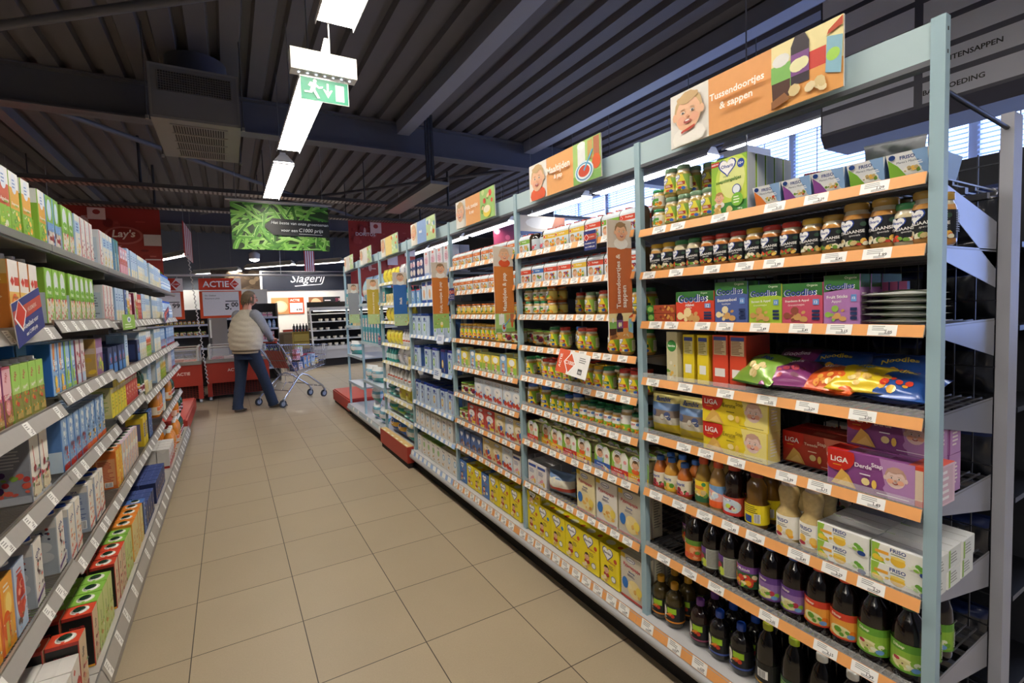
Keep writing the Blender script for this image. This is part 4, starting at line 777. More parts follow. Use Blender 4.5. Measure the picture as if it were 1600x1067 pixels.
kind('whb', 'lotion_bottle', 'bottle', 'white lotion bottle', .06, .05, lambda: k_bottle('lotion_bottle', [(.026, 0), (.03, .01), (.028, .1), (.014, .13), (.012, .135)], 'dcdcd8', '8a8a9a', [('rect', 0, 0, 1, 1, 'e8e8e8'), ('rect', .3, .2, .7, .5, 'c8502c')], (.03, .08), (.013, .13, .155)))
kind('crb', 'care_box', 'box', 'cream care-product box', .08, .06, lambda: k_box('care_box', .08, .09, .06, ('e8dca8', 'd8cc9a', 'e8e0b8'), [('ell', .5, .5, .3, .3, 'c8b050', 10)]))
kind('wpc', 'care_box', 'box', 'patterned teal care box', .1, .06, lambda: k_box('care_box', .1, .16, .06, ('4aa0b0', '3a8a98', '5ab0b8'), [('rect', .15, .1, .85, .75, 'e8dcd8'), ('blobs', .2, .15, .8, .7, 12, ['d85a6a', '7a5ab0', 'e8b040'], .1, 2)]))
# --- cartons (left rack)
def crt(key, desc, w, h, cols, front, side, cap=None, d=.092, nm='juice_carton', top=()):
    sd = sum(map(ord, key)); front = list(front)+[('blobs', .08, .04, .92, .42, 9, [cols[0], 'f6efe0', 'd8742a', cols[1], 'fbf6ec', 'a8402c'], .045, sd), ('blobs', .12, .06, .9, .34, 7, ['3f6a2a', 'f0d060', 'c85a3a', cols[1]], .03, sd+1), ('lines', .3, .44, .8, .5, 1, cols[1], sd)]
    kind(key, nm, 'carton', desc, w, d, lambda: k_box(nm, w, h, d, cols, front, side, top, cap=cap, gable=True))
def orch(top, mid, bot, t, pal, seed): return [('rect', 0, .42, 1, .75, mid), ('rect', 0, 0, 1, .42, bot), ('ell', .5, .82, .3, .16, 'e6ecf4', 14), ('lines', .32, .74, .68, .9, 3, '7a98c8'), ('text', t, .5, .5, .8, 'f8f4ea', .1, True, 0, .2), ('blobs', .1, .04, .9, .36, 8, FRUIT[pal]+[bot], .14, seed)]
crt('c1', 'red-green orchard carton', .078, .2, ('f0f0ec', '8ab83c', 'dfe8d8'), orch('f0f0ec', 'c8502c', '8abc3c', 'Appelsap', 'green', 1), [('rect', .15, .1, .85, .45, 'b0d060'), ('rect', 0, .75, 1, 1, 'eef0ec')])
crt('c2', 'yellow-green orchard carton', .078, .2, ('f0f0ec', '8ab83c', 'dfe8d8'), orch('f0f0ec', 'e0a83c', '8abc3c', 'Sinaasappel', 'orange', 2), [('rect', .15, .1, .85, .45, 'b0d060'), ('rect', 0, .75, 1, 1, 'eef0ec')])
crt('c3', 'blue-green fruit carton', .078, .2, ('7ab03c', '6a9ad0', '8abc4c'), [('rect', 0, 0, 1, .34, 'dcd4c8'), ('ell', .5, .74, .32, .2, 'cfe0f4', 14), ('blobs', .05, .03, .95, .36, 12, FRUIT['berry']+['f0ece0'], .14, 3), ('rect', 0, .34, 1, .5, '7aa8dc')], [('rect', 0, .5, 1, 1, '7ab03c'), ('rect', .1, .1, .9, .45, 'c8d8ea')])
crt('c4', 'leafy-green mixed-fruit carton', .078, .2, ('86bc3c', '7aa838', '9ccc5c'), [('ell', .48, .76, .34, .2, 'dfe8ec', 14), ('ell', .5, .56, .34, .12, '6aa830', 12), ('text', 'Fruit', .5, .56, .5, 'f4f8e8', .08), ('rect', 0, 0, 1, .44, 'e0dccc'), ('blobs', .05, .03, .95, .42, 12, FRUIT['mix'], .15, 4)], [('rect', 0, 0, 1, .55, 'b8c8d8'), ('blobs', .1, .05, .9, .4, 6, FRUIT['berry'], .12, 3)])
crt('c5', 'white carton, red berries', .076, .2, ('eceae4', 'd8dce0', 'f0f0ee'), [('text', 'DubbelFrisss', .5, .8, .84, '3a5aa8', .08, True, 1.5708), ('rect', .02, .02, .2, .98, 'b8343a'), ('blobs', .25, .05, .95, .5, 12, FRUIT['berry']+['f0e8e0'], .13, 5)], [('rect', .1, .1, .9, .8, 'c0d0dc'), ('lines', .15, .15, .85, .75, 9, '7a8a9a')])
crt('c6', 'pale yellow-blue carton', .078, .2, ('e6e4d8', 'a8c4dc', 'eceae4'), [('rect', 0, .6, 1, .85, 'a8c8e4'), ('blobs', .1, .05, .9, .4, 9, ['f0c860', 'e8dca0', 'c8d88a'], .14, 6), ('lines', .2, .62, .8, .82, 3, '4a6ab0')], [('rect', .1, .1, .9, .8, 'd8e0e4')])
crt('c7', 'dark green-blue carton', .076, .205, ('2c6a48', '3a78b0', '3a7a58'), [('rect', .2, .1, .6, .95, '4a8ac0'), ('rect', .65, .05, .95, .6, 'c8c8a0')], [('rect', .2, .1, .8, .9, '5a9ac8')])
crt('c8', 'pink-white carton', .08, .18, ('d8a0b0', 'd088a0', 'e0c0cc'), [('rect', 0, .4, 1, .6, 'b8584a'), ('rect', .1, .62, .9, .9, 'e8e0e8'), ('text', 'fris', .5, .76, .5, '3a4a98', .12)], [('rect', 0, .38, 1, .56, 'b05848')])
crt('c9', 'pale sky-blue carton', .08, .2, ('b8d0e8', '9abcdc', 'd0e0f0'), [('rect', 0, 0, 1, .35, 'e8e4d0'), ('blobs', .1, .05, .9, .35, 6, ['e8d890', 'c8d8a0'], .15, 6), ('lines', .2, .6, .8, .85, 3, '3a6ab0')], [('rect', .1, .1, .9, .7, 'dce8ec'), ('lines', .15, .15, .85, .65, 8, '6a9aa8')])
crt('ca', 'orange two-fruit carton', .08, .215, ('e8c060', 'b8702c', 'd8b878'), [('rect', 0, .55, 1, 1, 'ece8e0'), ('diamond', .34, .7, .2, 'c8321e', 'f4e8d8', None), ('rect', .55, .64, 1, .76, 'c8402c'), ('ell', .5, .25, .42, .28, 'e8742a', 14), ('ell', .4, .3, .2, .16, 'f4a84a', 12), ('rect', 0, 0, 1, .06, 'c85a24')], [('rect', 0, .66, 1, .8, 'b8862c'), ('text', 'Dubbeldrank', .5, .73, .7, 'f0e4c8', .06), ('rect', 0, .8, 1, 1, 'c0a870'), ('ell', .5, .55, .3, .1, '8a3a28', 12), ('poly', [(.15, .48), (.5, .38), (.85, .48), (.5, .58)], 'ccb08a'), ('rect', .25, .2, .45, .4, 'c8ac7a'), ('rect', .55, .2, .75, .4, 'c8b86a')], ('f0efe8', .014, .03, .018))
crt('cb', 'tall blue water-drink carton', .072, .19, ('9ac0e4', '2c68b8', 'a8c8e8'), [('poly', [(.3, 1), (.7, 1), (.45, .45), (.2, .5)], 'e08a3c'), ('text', 'Spa', .6, .62, .6, 'f4f8fc', .14), ('blobs', .15, .3, .9, .7, 9, ['d8e8f4', '6a9cd4', 'f4f8fc'], .13, 7), ('ell', .5, .26, .2, .12, 'f0c840', 12), ('rect', .3, .05, .95, .13, 'e8a83c')], [('rect', 0, 0, .3, 1, '6a9cd0')])
crt('cc', 'tall blue carton, lime band', .072, .19, ('9ac0e4', '2c68b8', 'a8c8e8'), [('poly', [(0, 1), (.3, 1), (.2, 0), (0, 0)], '8fc03a'), ('text', 'Spa', .6, .62, .6, 'f4f8fc', .14), ('blobs', .25, .3, .9, .7, 9, ['d8e8f4', '6a9cd4', 'f4f8fc'], .13, 8), ('ell', .5, .3, .2, .12, 'a8c84a', 12), ('rect', .3, .05, .95, .13, 'a8d03c')], [('rect', 0, 0, .3, 1, '6a9cd0')])
crt('cd', 'slim white carton, dark-red stripe', .07, .19, ('dcd4d4', '8a2a48', 'ece8e8'), [('rect', 0, 0, .16, 1, '7a2444'), ('blobs', .3, .3, .95, .75, 8, ['8a2a34', 'c8505a', 'dce4f0'], .14, 9), ('rect', .2, .05, .95, .25, 'b8cce4')], [('rect', 0, 0, 1, 1, '7a2444')])
crt('ce', 'guava-pink carton, white cap', .064, .175, ('c85a70', '8a4a78', 'c84a5c'), [('rect', .0, .55, 1, .96, 'e8b8c0'), ('text', 'sap', .45, .82, .5, 'b83a44', .18, True, 1.3), ('text', 'Guave', .5, .52, .8, 'f8f4ec', .08, True, .2), ('rect', 0, 0, 1, .45, '8a5a34'), ('ell', .45, .34, .3, .14, 'e08a90', 14), ('ell', .45, .34, .18, .08, 'f0b8b4', 12), ('blobs', .05, .04, .95, .2, 6, ['6a8a30', 'a8502c', 'c88a4a'], .14, 2), ('rect', .3, .08, .95, .17, 'b89a5a')], [('rect', 0, .38, 1, .48, 'a08a98'), ('rect', 0, 0, 1, .34, '7a4428'), ('ell', .5, .2, .34, .12, 'a84a44', 12)], ('f2f2f0', .019, .03, .014))
crt('cf', 'apple-green carton, white cap', .064, .175, ('a8cc6a', '7fae44', '9ccc5c'), [('rect', 0, .62, 1, .98, '9ccc5c'), ('text', 'sap', .45, .8, .5, 'b83a44', .18, True, 1.3), ('text', 'Appel', .5, .58, .8, 'f8f4ec', .08, True, .2), ('rect', 0, 0, 1, .5, '8a8a44'), ('blobs', .05, .14, .95, .5, 9, ['c8d070', 'd89a3a', 'c8503a', '4a7a2c'], .15, 2), ('rect', .3, .07, .95, .16, 'b8a05a')], [('rect', 0, 0, 1, .34, '7a7428')], ('f2f2f0', .019, .03, .014))
def wood(t, bl, seed, st): return [('rect', 0, .6, 1, 1, 'f0efe8'), ('poly', [(.3, .86), (.36, .86), (.5, .5), (.42, .5)], 'b8342c'), ('blobs', .05, .2, .95, .52, 16, bl, .14, seed), ('poly', [(0, .1), (.2, .3), (.9, .3), (1, .1), (.5, 0)], 'd8cdb0'), ('text', 'Multi', .5, .22, .5, '4a4a3a', .06, False, .1), ('rect', 0, 0, 1, .05, st)]
crt('cg', 'berry multivitamin carton', .084, .2, ('e8e6de', '8a8e98', 'e6e4dc'), wood('', FRUIT['berry']+['d84a5a'], 1, 'c8ccd4'), [('rect', 0, .5, 1, 1, '8f949e'), ('lines', .15, .55, .85, .9, 7, 'c8ccd0'), ('blobs', .05, .15, .95, .5, 16, ['b83a3a', 'c85a4a', '8ab04a', '4a2a5a', 'd8604a'], .13, 5), ('rect', 0, 0, 1, .12, 'b8bcc4')])
crt('ch', 'blue-white carton, red foot', .08, .195, ('8cb0d8', '5a84c0', 'b8cce4'), [('ell', .5, .75, .2, .2, 'e8f0f4', 12), ('blobs', .1, .3, .9, .9, 12, ['c8dcec', 'e4ecf2', '5a84c0', '7aa0d0'], .15, 3), ('blobs', .35, .18, .75, .5, 7, ['b0303a', '8a2430', 'd8505a'], .12, 3), ('rect', 0, 0, 1, .13, 'b0281e')], [('rect', 0, 0, 1, .4, 'c8dcec')])
crt('ci', 'blue-white carton, orange foot', .08, .195, ('8cb0d8', '5a84c0', 'b8cce4'), [('ell', .5, .75, .2, .2, 'e8f0f4', 12), ('blobs', .1, .3, .9, .9, 12, ['c8dcec', 'e4ecf2', '5a84c0', '7aa0d0'], .15, 4), ('blobs', .35, .18, .75, .5, 7, ['e8b03a', 'f0c85a', '3a3a44'], .12, 4), ('rect', 0, 0, 1, .13, 'd8622c')], [('rect', 0, 0, 1, .4, 'c8dcec')])
crt('cj', 'bright yellow carton', .078, .19, ('ecd830', 'c8c47a', 'd8c82c'), [('rect', 0, .68, 1, .8, 'f0e8c0'), ('lines', .2, .2, .8, .6, 4, 'b0a020'), ('rect', .1, .1, .3, .66, 'c8d040')], [('rect', .06, .1, .94, .82, 'ccc890'), ('lines', .12, .16, .88, .78, 14, '6a9a44'), ('rect', 0, .85, 1, 1, 'd8c82c')], ('2c3a2c', .012, .03, .014))
crt('ck', 'red-pink carton', .078, .19, ('c83a40', 'c88a5a', 'c84a44'), [('rect', 0, .68, 1, .8, 'f0e0c8'), ('blobs', .2, .1, .9, .6, 9, ['d8604a', 'f0a890', '8fb040', 'f0e0d0'], .13, 3)], [('rect', .06, .1, .94, .82, 'd8b8a0')], ('2c3a2c', .012, .03, .014))
def spac(bl, seed, foot): return [('text', 'SPA', .5, .78, .6, '2a3a78', .1, True, .5), ('blobs', .15, .25, .85, .72, 12, bl, .1, seed), ('poly', [(0, .06), (1, .16), (1, .22), (0, .12)], foot)]
crt('cl', 'white carton, berry print', .08, .2, ('e6e4de', 'a4acb4', 'd6d4d0'), spac(['8a2a2c', '2c2a34', '5a3038', 'c8483a'], 2, '5a3a78'), [('rect', 0, .82, 1, 1, 'c8c6c2'), ('text', 'SPA', .5, .74, .5, '2a3a78', .05), ('blobs', .2, .6, .8, .9, 9, ['2c2a44', 'a83a2c', '6a2a34'], .06, 3), ('ell', .5, .5, .36, .1, 'c0c4c6', 14), ('ell', .6, .32, .3, .09, 'c0c4c6', 14), ('ell', .35, .18, .2, .07, '6a5a50', 12)], ('2c4cb0', .017, .03, .012), nm='water_drink_carton')
crt('cm', 'white carton, orange fruit', .08, .2, ('e8e4da', 'a4b0c0', 'dcd8d0'), spac(['e08a3c', 'f0b060', 'c8602c'], 4, 'c8402c'), [('rect', 0, .86, 1, 1, 'd8d4cc'), ('rect', .04, .06, .96, .82, '9eacc4'), ('lines', .1, .3, .9, .8, 13, '4a5a90'), ('barcode', .6, .08, .9, .26), ('text', 'SPA', .5, .89, .3, '2a3a78', .05)], ('2c4cb0', .017, .03, .012), nm='water_drink_carton')
crt('cn', 'orange-yellow carton, green cap', .08, .2, ('e8b83a', 'd87a3a', 'd8802c'), [('blobs', .1, .1, .9, .9, 12, ['f0d060', 'd84a3a', 'e8903a', 'f0e0a0'], .14, 5)], [('rect', .05, .1, .95, .8, 'd8986a'), ('lines', .12, .2, .88, .75, 13, 'b03a3a'), ('rect', 0, .82, 1, 1, 'd8702c'), ('barcode', .4, .05, .8, .18)], ('20442c', .014, .03, .008))
crt('co', 'pastel carton, green cap', .08, .2, ('e0c8b8', 'b8c4d4', 'd8c0d0'), [('rect', 0, .5, 1, .7, 'f0ece0'), ('blobs', .1, .1, .9, .9, 12, ['f0c0a0', 'c8a0b8', 'a8c8e0', 'e8d8a0'], .14, 6)], [('rect', .1, .1, .9, .8, 'd8d8dc')], ('20442c', .014, .03, .008))
crt('cp', 'small navy coffee-drink carton', .085, .15, ('2c3c70', '24305c', '4a5c98'), [('ell', .5, .4, .34, .26, '6a5a5a', 12), ('blobs', .2, .2, .8, .6, 7, ['8a7060', 'c8b8a0', '3a4a80'], .13, 2)], [('rect', .15, .2, .85, .6, '3a4a80')], top=[('rect', .1, .1, .9, .9, '3a4c88')])
crt('cq', 'green-topped juice carton', .082, .21, ('c8d48a', '8ab850', '8ac24a'), [('text', 'Appelsap', .5, .6, .6, '2a4a2a', .1, True, 1.5708), ('blobs', .1, .05, .9, .5, 9, ['d8d890', 'a8b850', 'c88a4a', '5a8a3c'], .14, 2)], [('rect', .1, .1, .9, .85, 'b0cc80')], ('1c3c2c', .019, .045, .006), top=[('ell', .5, .48, .36, .32, 'f0f0e4', 14)])
crt('cr', 'red-topped juice carton', .082, .21, ('d8c0a0', 'a8342c', 'd8482c'), [('text', 'Sap', .5, .7, .5, '2a2a2a', .12, True, 1.5708), ('blobs', .1, .05, .9, .5, 9, ['b83a3a', '8a2430', 'd89a7a', '5a8a3c'], .14, 2)], [('rect', 0, .04, 1, .94, '161616'), ('text', 'Natuurlijk', .5, .78, .7, 'c83a3a', .05), ('poly', [(.38, .62), (.62, .64), (.6, .72), (.36, .7)], 'e8e8e4'), ('lines', .2, .44, .8, .56, 3, 'b8b8b0'), ('blobs', .2, .1, .85, .36, 9, ['c8c4bc', '8a8a84', 'e0dcd4'], .06, 4), ('rect', 0, 0, 1, .04, 'e0a83a')], ('1c3c2c', .019, .045, .006), top=[('ell', .5, .48, .36, .32, 'f0f0e4', 14)])
crt('cs', 'orange-topped juice carton', .082, .21, ('e0d090', 'd89a3a', 'e88a2c'), [('blobs', .1, .05, .9, .7, 9, ['f0b040', 'd8d890', 'c88a4a'], .14, 2)], [('rect', .1, .1, .9, .85, 'e0c080')], ('1c3c2c', .019, .045, .006), top=[('ell', .5, .48, .36, .32, 'f0f0e4', 14)])
crt('ct', 'blue-topped energy-drink carton', .082, .2, ('4a6aa8', '1c2440', '4a78c0'), [('blobs', .1, .05, .9, .9, 9, ['8ab0d8', 'e8e8e8', '2c4a90'], .14, 2)], [('rect', .05, .05, .95, .95, '16181e'), ('rect', .1, .1, .9, .14, 'd8a03a'), ('text', 'Energie', .5, .7, .6, 'c84a3a', .05)], ('1c3c2c', .019, .045, .006))
crt('cu', 'plain white carton, red foot', .1, .17, ('e4e0dc', 'cfccc8', 'e2dfdb'), [('diamond', .3, .84, .1, 'c8321e', 'c8321e', None), ('text', 'Tomatensap', .5, .55, .7, '4a4a4a', .07, False, .4), ('rect', 0, 0, 1, .3, 'b8302c'), ('ell', .7, .42, .3, .2, 'b8302c', 12)], [('rect', 0, 0, 1, .12, 'a82c26'), ('poly', [(0, 1), (.5, .78), (1, 1)], 'd8d5d0')])
crt('cv', 'yellow capped carton', .085, .19, ('ecc82c', 'c84a24', 'f0d82c'), [('text', 'Fruit', .5, .7, .6, 'c83a2c', .1), ('blobs', .1, .1, .9, .5, 7, ['e8702c', 'f0a840', 'c8402c'], .15, 2)], [('rect', .1, .1, .9, .8, 'e8a03a')], ('f0dc1e', .022, .045, .014))
crt('cw', 'orange-slice carton', .09, .2, ('e8a030', 'd87a3c', 'd8a040'), [('rect', .0, .0, .12, 1, 'd85a24'), ('ell', .6, .62, .32, .22, 'f0b848', 14), ('ell', .6, .62, .22, .15, 'f8d878', 12), ('ell', .4, .35, .3, .2, 'e0641e', 14), ('lines', .3, .8, .8, .92, 2, 'f4ece0'), ('rect', .3, .05, .5, .4, 'c8b04a'), ('rect', .6, .1, .8, .45, 'd8a040')], [('rect', .1, .1, .5, .9, 'e8c0a8'), ('rect', .6, 0, .9, .6, 'd8541e')], ('2c4cb0', .02, .045, .012))
crt('cx', 'light-blue carton, strawberries', .09, .2, ('b8cce4', '8c9cc0', '98a8c8'), [('ell', .5, .5, .4, .34, 'c8402c', 14), ('blobs', .2, .3, .8, .75, 9, ['d8604a', 'b8302c', 'f0a890'], .14, 2), ('lines', .2, .8, .8, .92, 2, 'b8302c'), ('blobs', .2, .14, .6, .25, 4, ['5a4038', '7a5a48'], .12, 1)], [('rect', 0, .74, 1, .86, 'b83a2c'), ('rect', .1, .1, .9, .7, '98a4c4')], ('2c4cb0', .02, .045, .012))
kind('wtr', 'water_bottle', 'bottle', 'pale blue water bottle', .075, .075, lambda: k_bottle('water_bottle', big(.035, .19), 'a8c4e4', '2c5ac0', [('rect', 0, 0, 1, 1, 'd8e4f0'), ('rect', 0, .5, 1, .7, '6a8cc8')], (.05, .1), (.015, .17, .19)))
kind('orj', 'juice_bottle', 'bottle', 'large orange juice bottle', .09, .09, lambda: k_bottle('juice_bottle', big(.043, .25), 'd8862c', 'f0efe8', [('rect', 0, 0, 1, 1, 'e8d8c0'), ('rect', .3, .5, .7, .95, 'd86a2c'), ('lines', .3, .1, .7, .45, 3, '8a7a6a')], (.02, .09), (.018, .22, .25)))
kind('grj', 'juice_bottle', 'bottle', 'dark green drink bottle', .08, .08, lambda: k_bottle('juice_bottle', big(.038, .22), '1c4a2c', 'e8e8e4', [('rect', 0, 0, 1, 1, 'e0e0e0'), ('rect', .3, .3, .7, .8, '8a2c3c')], (.03, .09), (.017, .195, .22)))
kind('dbx', 'drink_box', 'box', 'navy juice display box', .1, .1, lambda: k_box('drink_box', .1, .15, .1, ('1c2c58', '182448', '1c2c58'), [('ell', .5, .6, .26, .2, '4a78c0', 12), ('blobs', .3, .45, .7, .75, 5, ['d8605a', 'e8e8e8', '6a9ad8'], .09, 2), ('rect', .1, .05, .9, .38, '4a84c8')], side=[('rect', .1, .1, .9, .8, '2a3c70')]))
kind('pbx', 'fruit_drink_tray', 'tray', 'purple fruit-drink tray', .16, .12, lambda: k_box('fruit_drink_tray', .15, .18, .11, ('8a5a8c', 'b89a5c', 'a07a98'), [('rect', 0, .6, 1, .75, 'b8a8c8'), ('poly', [(.1, .45), (.4, .6), (.7, .45), (.4, .32)], 'a8a0ac'), ('blobs', .2, .12, .9, .42, 7, ['c8c84a', 'e0d050', '8fb04a'], .13, 2)], side=[('rect', 0, .6, 1, .75, 'c0b0a0'), ('blobs', .1, .1, .9, .5, 5, ['e0c040', 'c8a040'], .15, 2)]))
kind('blt', 'drink_tray', 'tray', 'plain blue cardboard tray', .14, .12, lambda: k_box('drink_tray', .14, .16, .12, ('1e3c80', '1a3470', '24489a'), [('lines', .2, .2, .8, .4, 2, '3a5aa8')], mat='matte'))
kind('ylb', 'drink_box', 'box', 'yellow-purple drink box', .1, .1, lambda: k_box('drink_box', .1, .2, .1, ('e0c82c', 'd8bc2c', 'd8c440'), [('rect', .15, .3, .85, .8, '5a5480'), ('lines', .2, .35, .8, .75, 5, 'c8c0a0')], side=[('rect', .15, .2, .85, .8, '6a6488')]))
kind('bkb', 'snack_pack', 'pack', 'crinkled dark snack bag', .15, .1, lambda: k_bag('snack_pack', .15, .18, .07, lambda u, v: '23262e' if (v < .8) else '1a2a5a', mat='foil', wr=.01, seed=13))
kind('pkb', 'snack_pack', 'pack', 'pink-and-white card pack', .09, .06, lambda: k_box('snack_pack', .09, .1, .06, ('e8d8d0', 'e0c8c8', 'e8dcd4'), [('rect', 0, .3, 1, .6, 'd87a9a'), ('blobs', .1, .6, .9, .95, 7, ['8fb04a', 'f0e0b0', 'c8402c'], .1, 2)]))

ORD = 'first second third fourth fifth sixth seventh eighth ninth tenth eleventh twelfth thirteenth fourteenth fifteenth sixteenth seventeenth eighteenth nineteenth twentieth'.split()
ORD += ['twenty-'+o for o in ORD[:9]]+['thirtieth']
SHN = {9: 'top shelf,second shelf,third shelf,fourth shelf,fifth shelf,sixth shelf,seventh shelf,lowest wire shelf,floor deck'.split(',')}
def shname(i, n):
    if i == 0: return 'top shelf'
    if i == n-1: return 'floor deck'
    return ORD[i]+' shelf'
def put(key, loc, rz, label, group, tilt=0):
    K = KT[key]
    if K['proto'] is None: K['proto'] = K['fac']()
    o = copytree(K['proto']); o.name = K['name']; o.location = loc; o.rotation_euler = (tilt, 0, rz)
    return tag(o, label, K['cat'], group)
JR = random.Random(11)
def fill(side, b, i, items, rows=2, off=.012, jit=1, word=None):
    """items: (kind, y) or (kind, y, dict(n=stack, back=extra setback, rot=, rows=)), near end first in the labels"""
    zs, nm, z = (RZ, RNAME, RZ[b][i]) if side < 0 else (LZ, LNAME, LZ[b][i])
    base = i == len(zs[b])-1; place = shname(i, len(zs[b]))+', '+nm[b]
    its = sorted([(t[1], t[0], (t[2] if len(t) > 2 else {})) for t in items], key=lambda t: t[0])
    for k, (y, key, op) in enumerate(its):
        K = KT[key]; rr = op.get('rows', rows); stack = op.get('n', 1)
        for r in range(rr):
            for s in range(stack):
                dd = off+op.get('back', 0)+r*(K['d']+.004)
                if dd+K['d'] > .44: continue
                x = 1.432+dd if side < 0 else (-.55 if not base else -.505)-dd
                rz = (-pi/2 if side < 0 else pi/2)+(op.get('rot', 0) if r == 0 else 0)+JR.uniform(-.03, .03)*jit
                pos = ORD[min(k, 29)]+' from near end'
                if word: pos = word if len(its) == 1 else word+', '+pos
                q = KT[key]['desc']
                st = '' if stack == 1 else (['lower ', 'upper '][s] if stack == 2 else ['lowest ', 'second-lowest ', 'third-lowest ', 'fourth-lowest ', 'topmost '][s])
                if r == 0 or word: lab = st+q+(' ' if word else ', ')+pos+', '+place+('' if r == 0 else ', inner row')
                elif r == 1: lab = st+q+' behind the '+ORD[min(k, 29)]+' from near end, '+place
                elif r == 2: lab = st+q+' two behind '+ORD[min(k, 29)]+' from near end, '+place
                else: lab = st+q+(' three' if r == 3 else ' four')+' behind '+ORD[min(k, 29)]+' from near end, '+place
                hh = op.get('h', 0)
                put(key, (x, y+JR.uniform(-.0012, .0012)*jit, z+.001+s*hh+op.get('dz', 0)), rz, lab, K['desc'].split(',')[0]+'s on the '+place, op.get('tilt', 0))
def seq(keys, y0, step, **op): return [(k, y0+j*step, dict(op)) for j, k in enumerate(keys)]

# ---------------------------------------------------------------- goods on the blue racks
R_ = -1
def ys(s): # "kind y,y;kind y" -> items
    out = []
    for part in s.split(';'):
        k, rest = part.split(' ', 1); op = {}
        if '|' in rest: rest, o = rest.split('|'); op = eval('dict(%s)' % o)
        for v in rest.split(','): out.append((k.strip(), float(v), op))
    return out
# bay 1
fill(R_, 0, 0, ys('js 1.322|n=2,h=.0725,rows=3;jg 1.262,1.206|n=2,h=.105,rows=2;jg 1.153,1.102|rows=1;gb 1.012|rows=5,off=0;tb0 .884;tb1 .798,.714;tb2 .625,.538'))
fill(R_, 0, 0, ys('jg 1.152,1.097|n=2,h=.105,rows=1,back=.07'), word='at the rear')
fill(R_, 0, 0, ys('gB .80|back=.2,rows=1,dz=.06,rot=.3;pch .64|back=.19,rows=1,dz=.075,rot=.25'), word='heaped at the rear')
fill(R_, 0, 1, ys('jk0 1.335,1.279;jk1 1.222,1.164;jk2 1.108,1.051,.997;jk0 .94;jk2 .883,.825;jk0 .768;jk3 .712;jK .656;jK .592;jk1 .545;jK .508'), rows=2)
fill(R_, 0, 2, ys('lsn 1.3|n=2,h=.032,rows=1;gr 1.148|rows=4;gbl 1.005|rows=3;gg .891|rows=3;gp .78|rows=4;gv .678|rows=4;fp .562|n=5,h=.017,rows=1'))
fill(R_, 0, 2, ys('tbp .628,.608,.588|back=.12,rows=1'), word='at the rear')
fill(R_, 0, 3, ys('jo 1.345,1.29|n=2,h=.073,rows=1,back=.16;ybg 1.25|rows=1;yb 1.192,1.132|rows=1,back=.02;rb 1.062,.998|rows=1,back=.02;wg .925|rows=1,rot=-.3,tilt=.6;wp .82|rows=1,rot=.35,tilt=.45;wo .722|rows=1,rot=-.2,tilt=.35;wy .635|rows=1,rot=.2,dz=.01,tilt=.3;wb .572|rows=1,rot=-.06,tilt=.3'))
fill(R_, 0, 3, ys('wb .76,.6|back=.15,rot=.2,rows=1,tilt=.7;wy .65|back=.16,rot=-.4,rows=1,tilt=.6;wp .88|back=.16,rows=1,tilt=.8'), word='on the rear heap')
fill(R_, 0, 4, ys('dg 1.31,1.183|rows=1,rot=.08;ly 1.0|n=2,h=.0985,rows=1;lr .79|rows=2,back=.09;lp .612|rows=1;lR .503|rows=1'))
fill(R_, 0, 4, ys('lp .6|rows=2,back=.08,n=2,h=.101'), word='set back')
fill(R_, 0, 5, ys('ba 1.338;bb 1.281;ba 1.219;bc 1.138;bd 1.08;be 1.02;bf .94;bg .835;bg .766;fb .675,.542|n=2,h=.0505,rows=3'), rows=2)
fill(R_, 0, 6, ys('dd 1.27,1.235|back=.09,rows=2;de 1.184;df 1.111;df 1.04;dd .97;dc .892;dc .82;da .75;da .678;db .61;db .535'), rows=3)
fill(R_, 0, 7, ys('sa 1.355,1.285|rows=3;sb 1.165|rows=3;sc 1.085,1.0|rows=3;sd .905|rows=3;se .822|rows=3;sf .742,.662,.582|rows=3'))
# dark bags hung on the far side of the open mesh back
n_ = 0
for z in (.25, .55, .85, 1.12, 1.36, 1.6):
    for j, y in enumerate((.62, .8, .98, 1.16, 1.32)):
        n_ += 1; k = 'bkb' if (j+n_) % 5 or z > 1.5 else 'pkb'
        lv = {.25: 'lowest', .55: 'second-lowest', .85: 'third-lowest', 1.12: 'fourth-lowest', 1.36: 'fifth-lowest', 1.6: 'topmost'}[z]
        put(k, (2.05, y, z+.01), -pi/2+JR.uniform(-.1, .1), '%s behind the open wire mesh, %s row, %s from near end' % (KT[k]['desc'], lv, ORD[j]), 'packs on the far side of the wire mesh')
g = G()
t = tag(empty('rear_shelving', (1.93, .47, 0)), 'dark shelving backing onto the open wire mesh of the front bay', 'shelving')
for z in (.25, .55, .85, 1.12, 1.36, 1.6): g = G(); g.box(.06, .38, 0, .93, z-.015, z, '3a3c44', 'metal'); g.build('shelf', t)
g = G(); g.box(.38, .39, -.0, 2.3, 0, 1.93, '23252c', 'matte'); g.build('window_block_sheet', t)  # dark sheet added to block window light showing through the rack
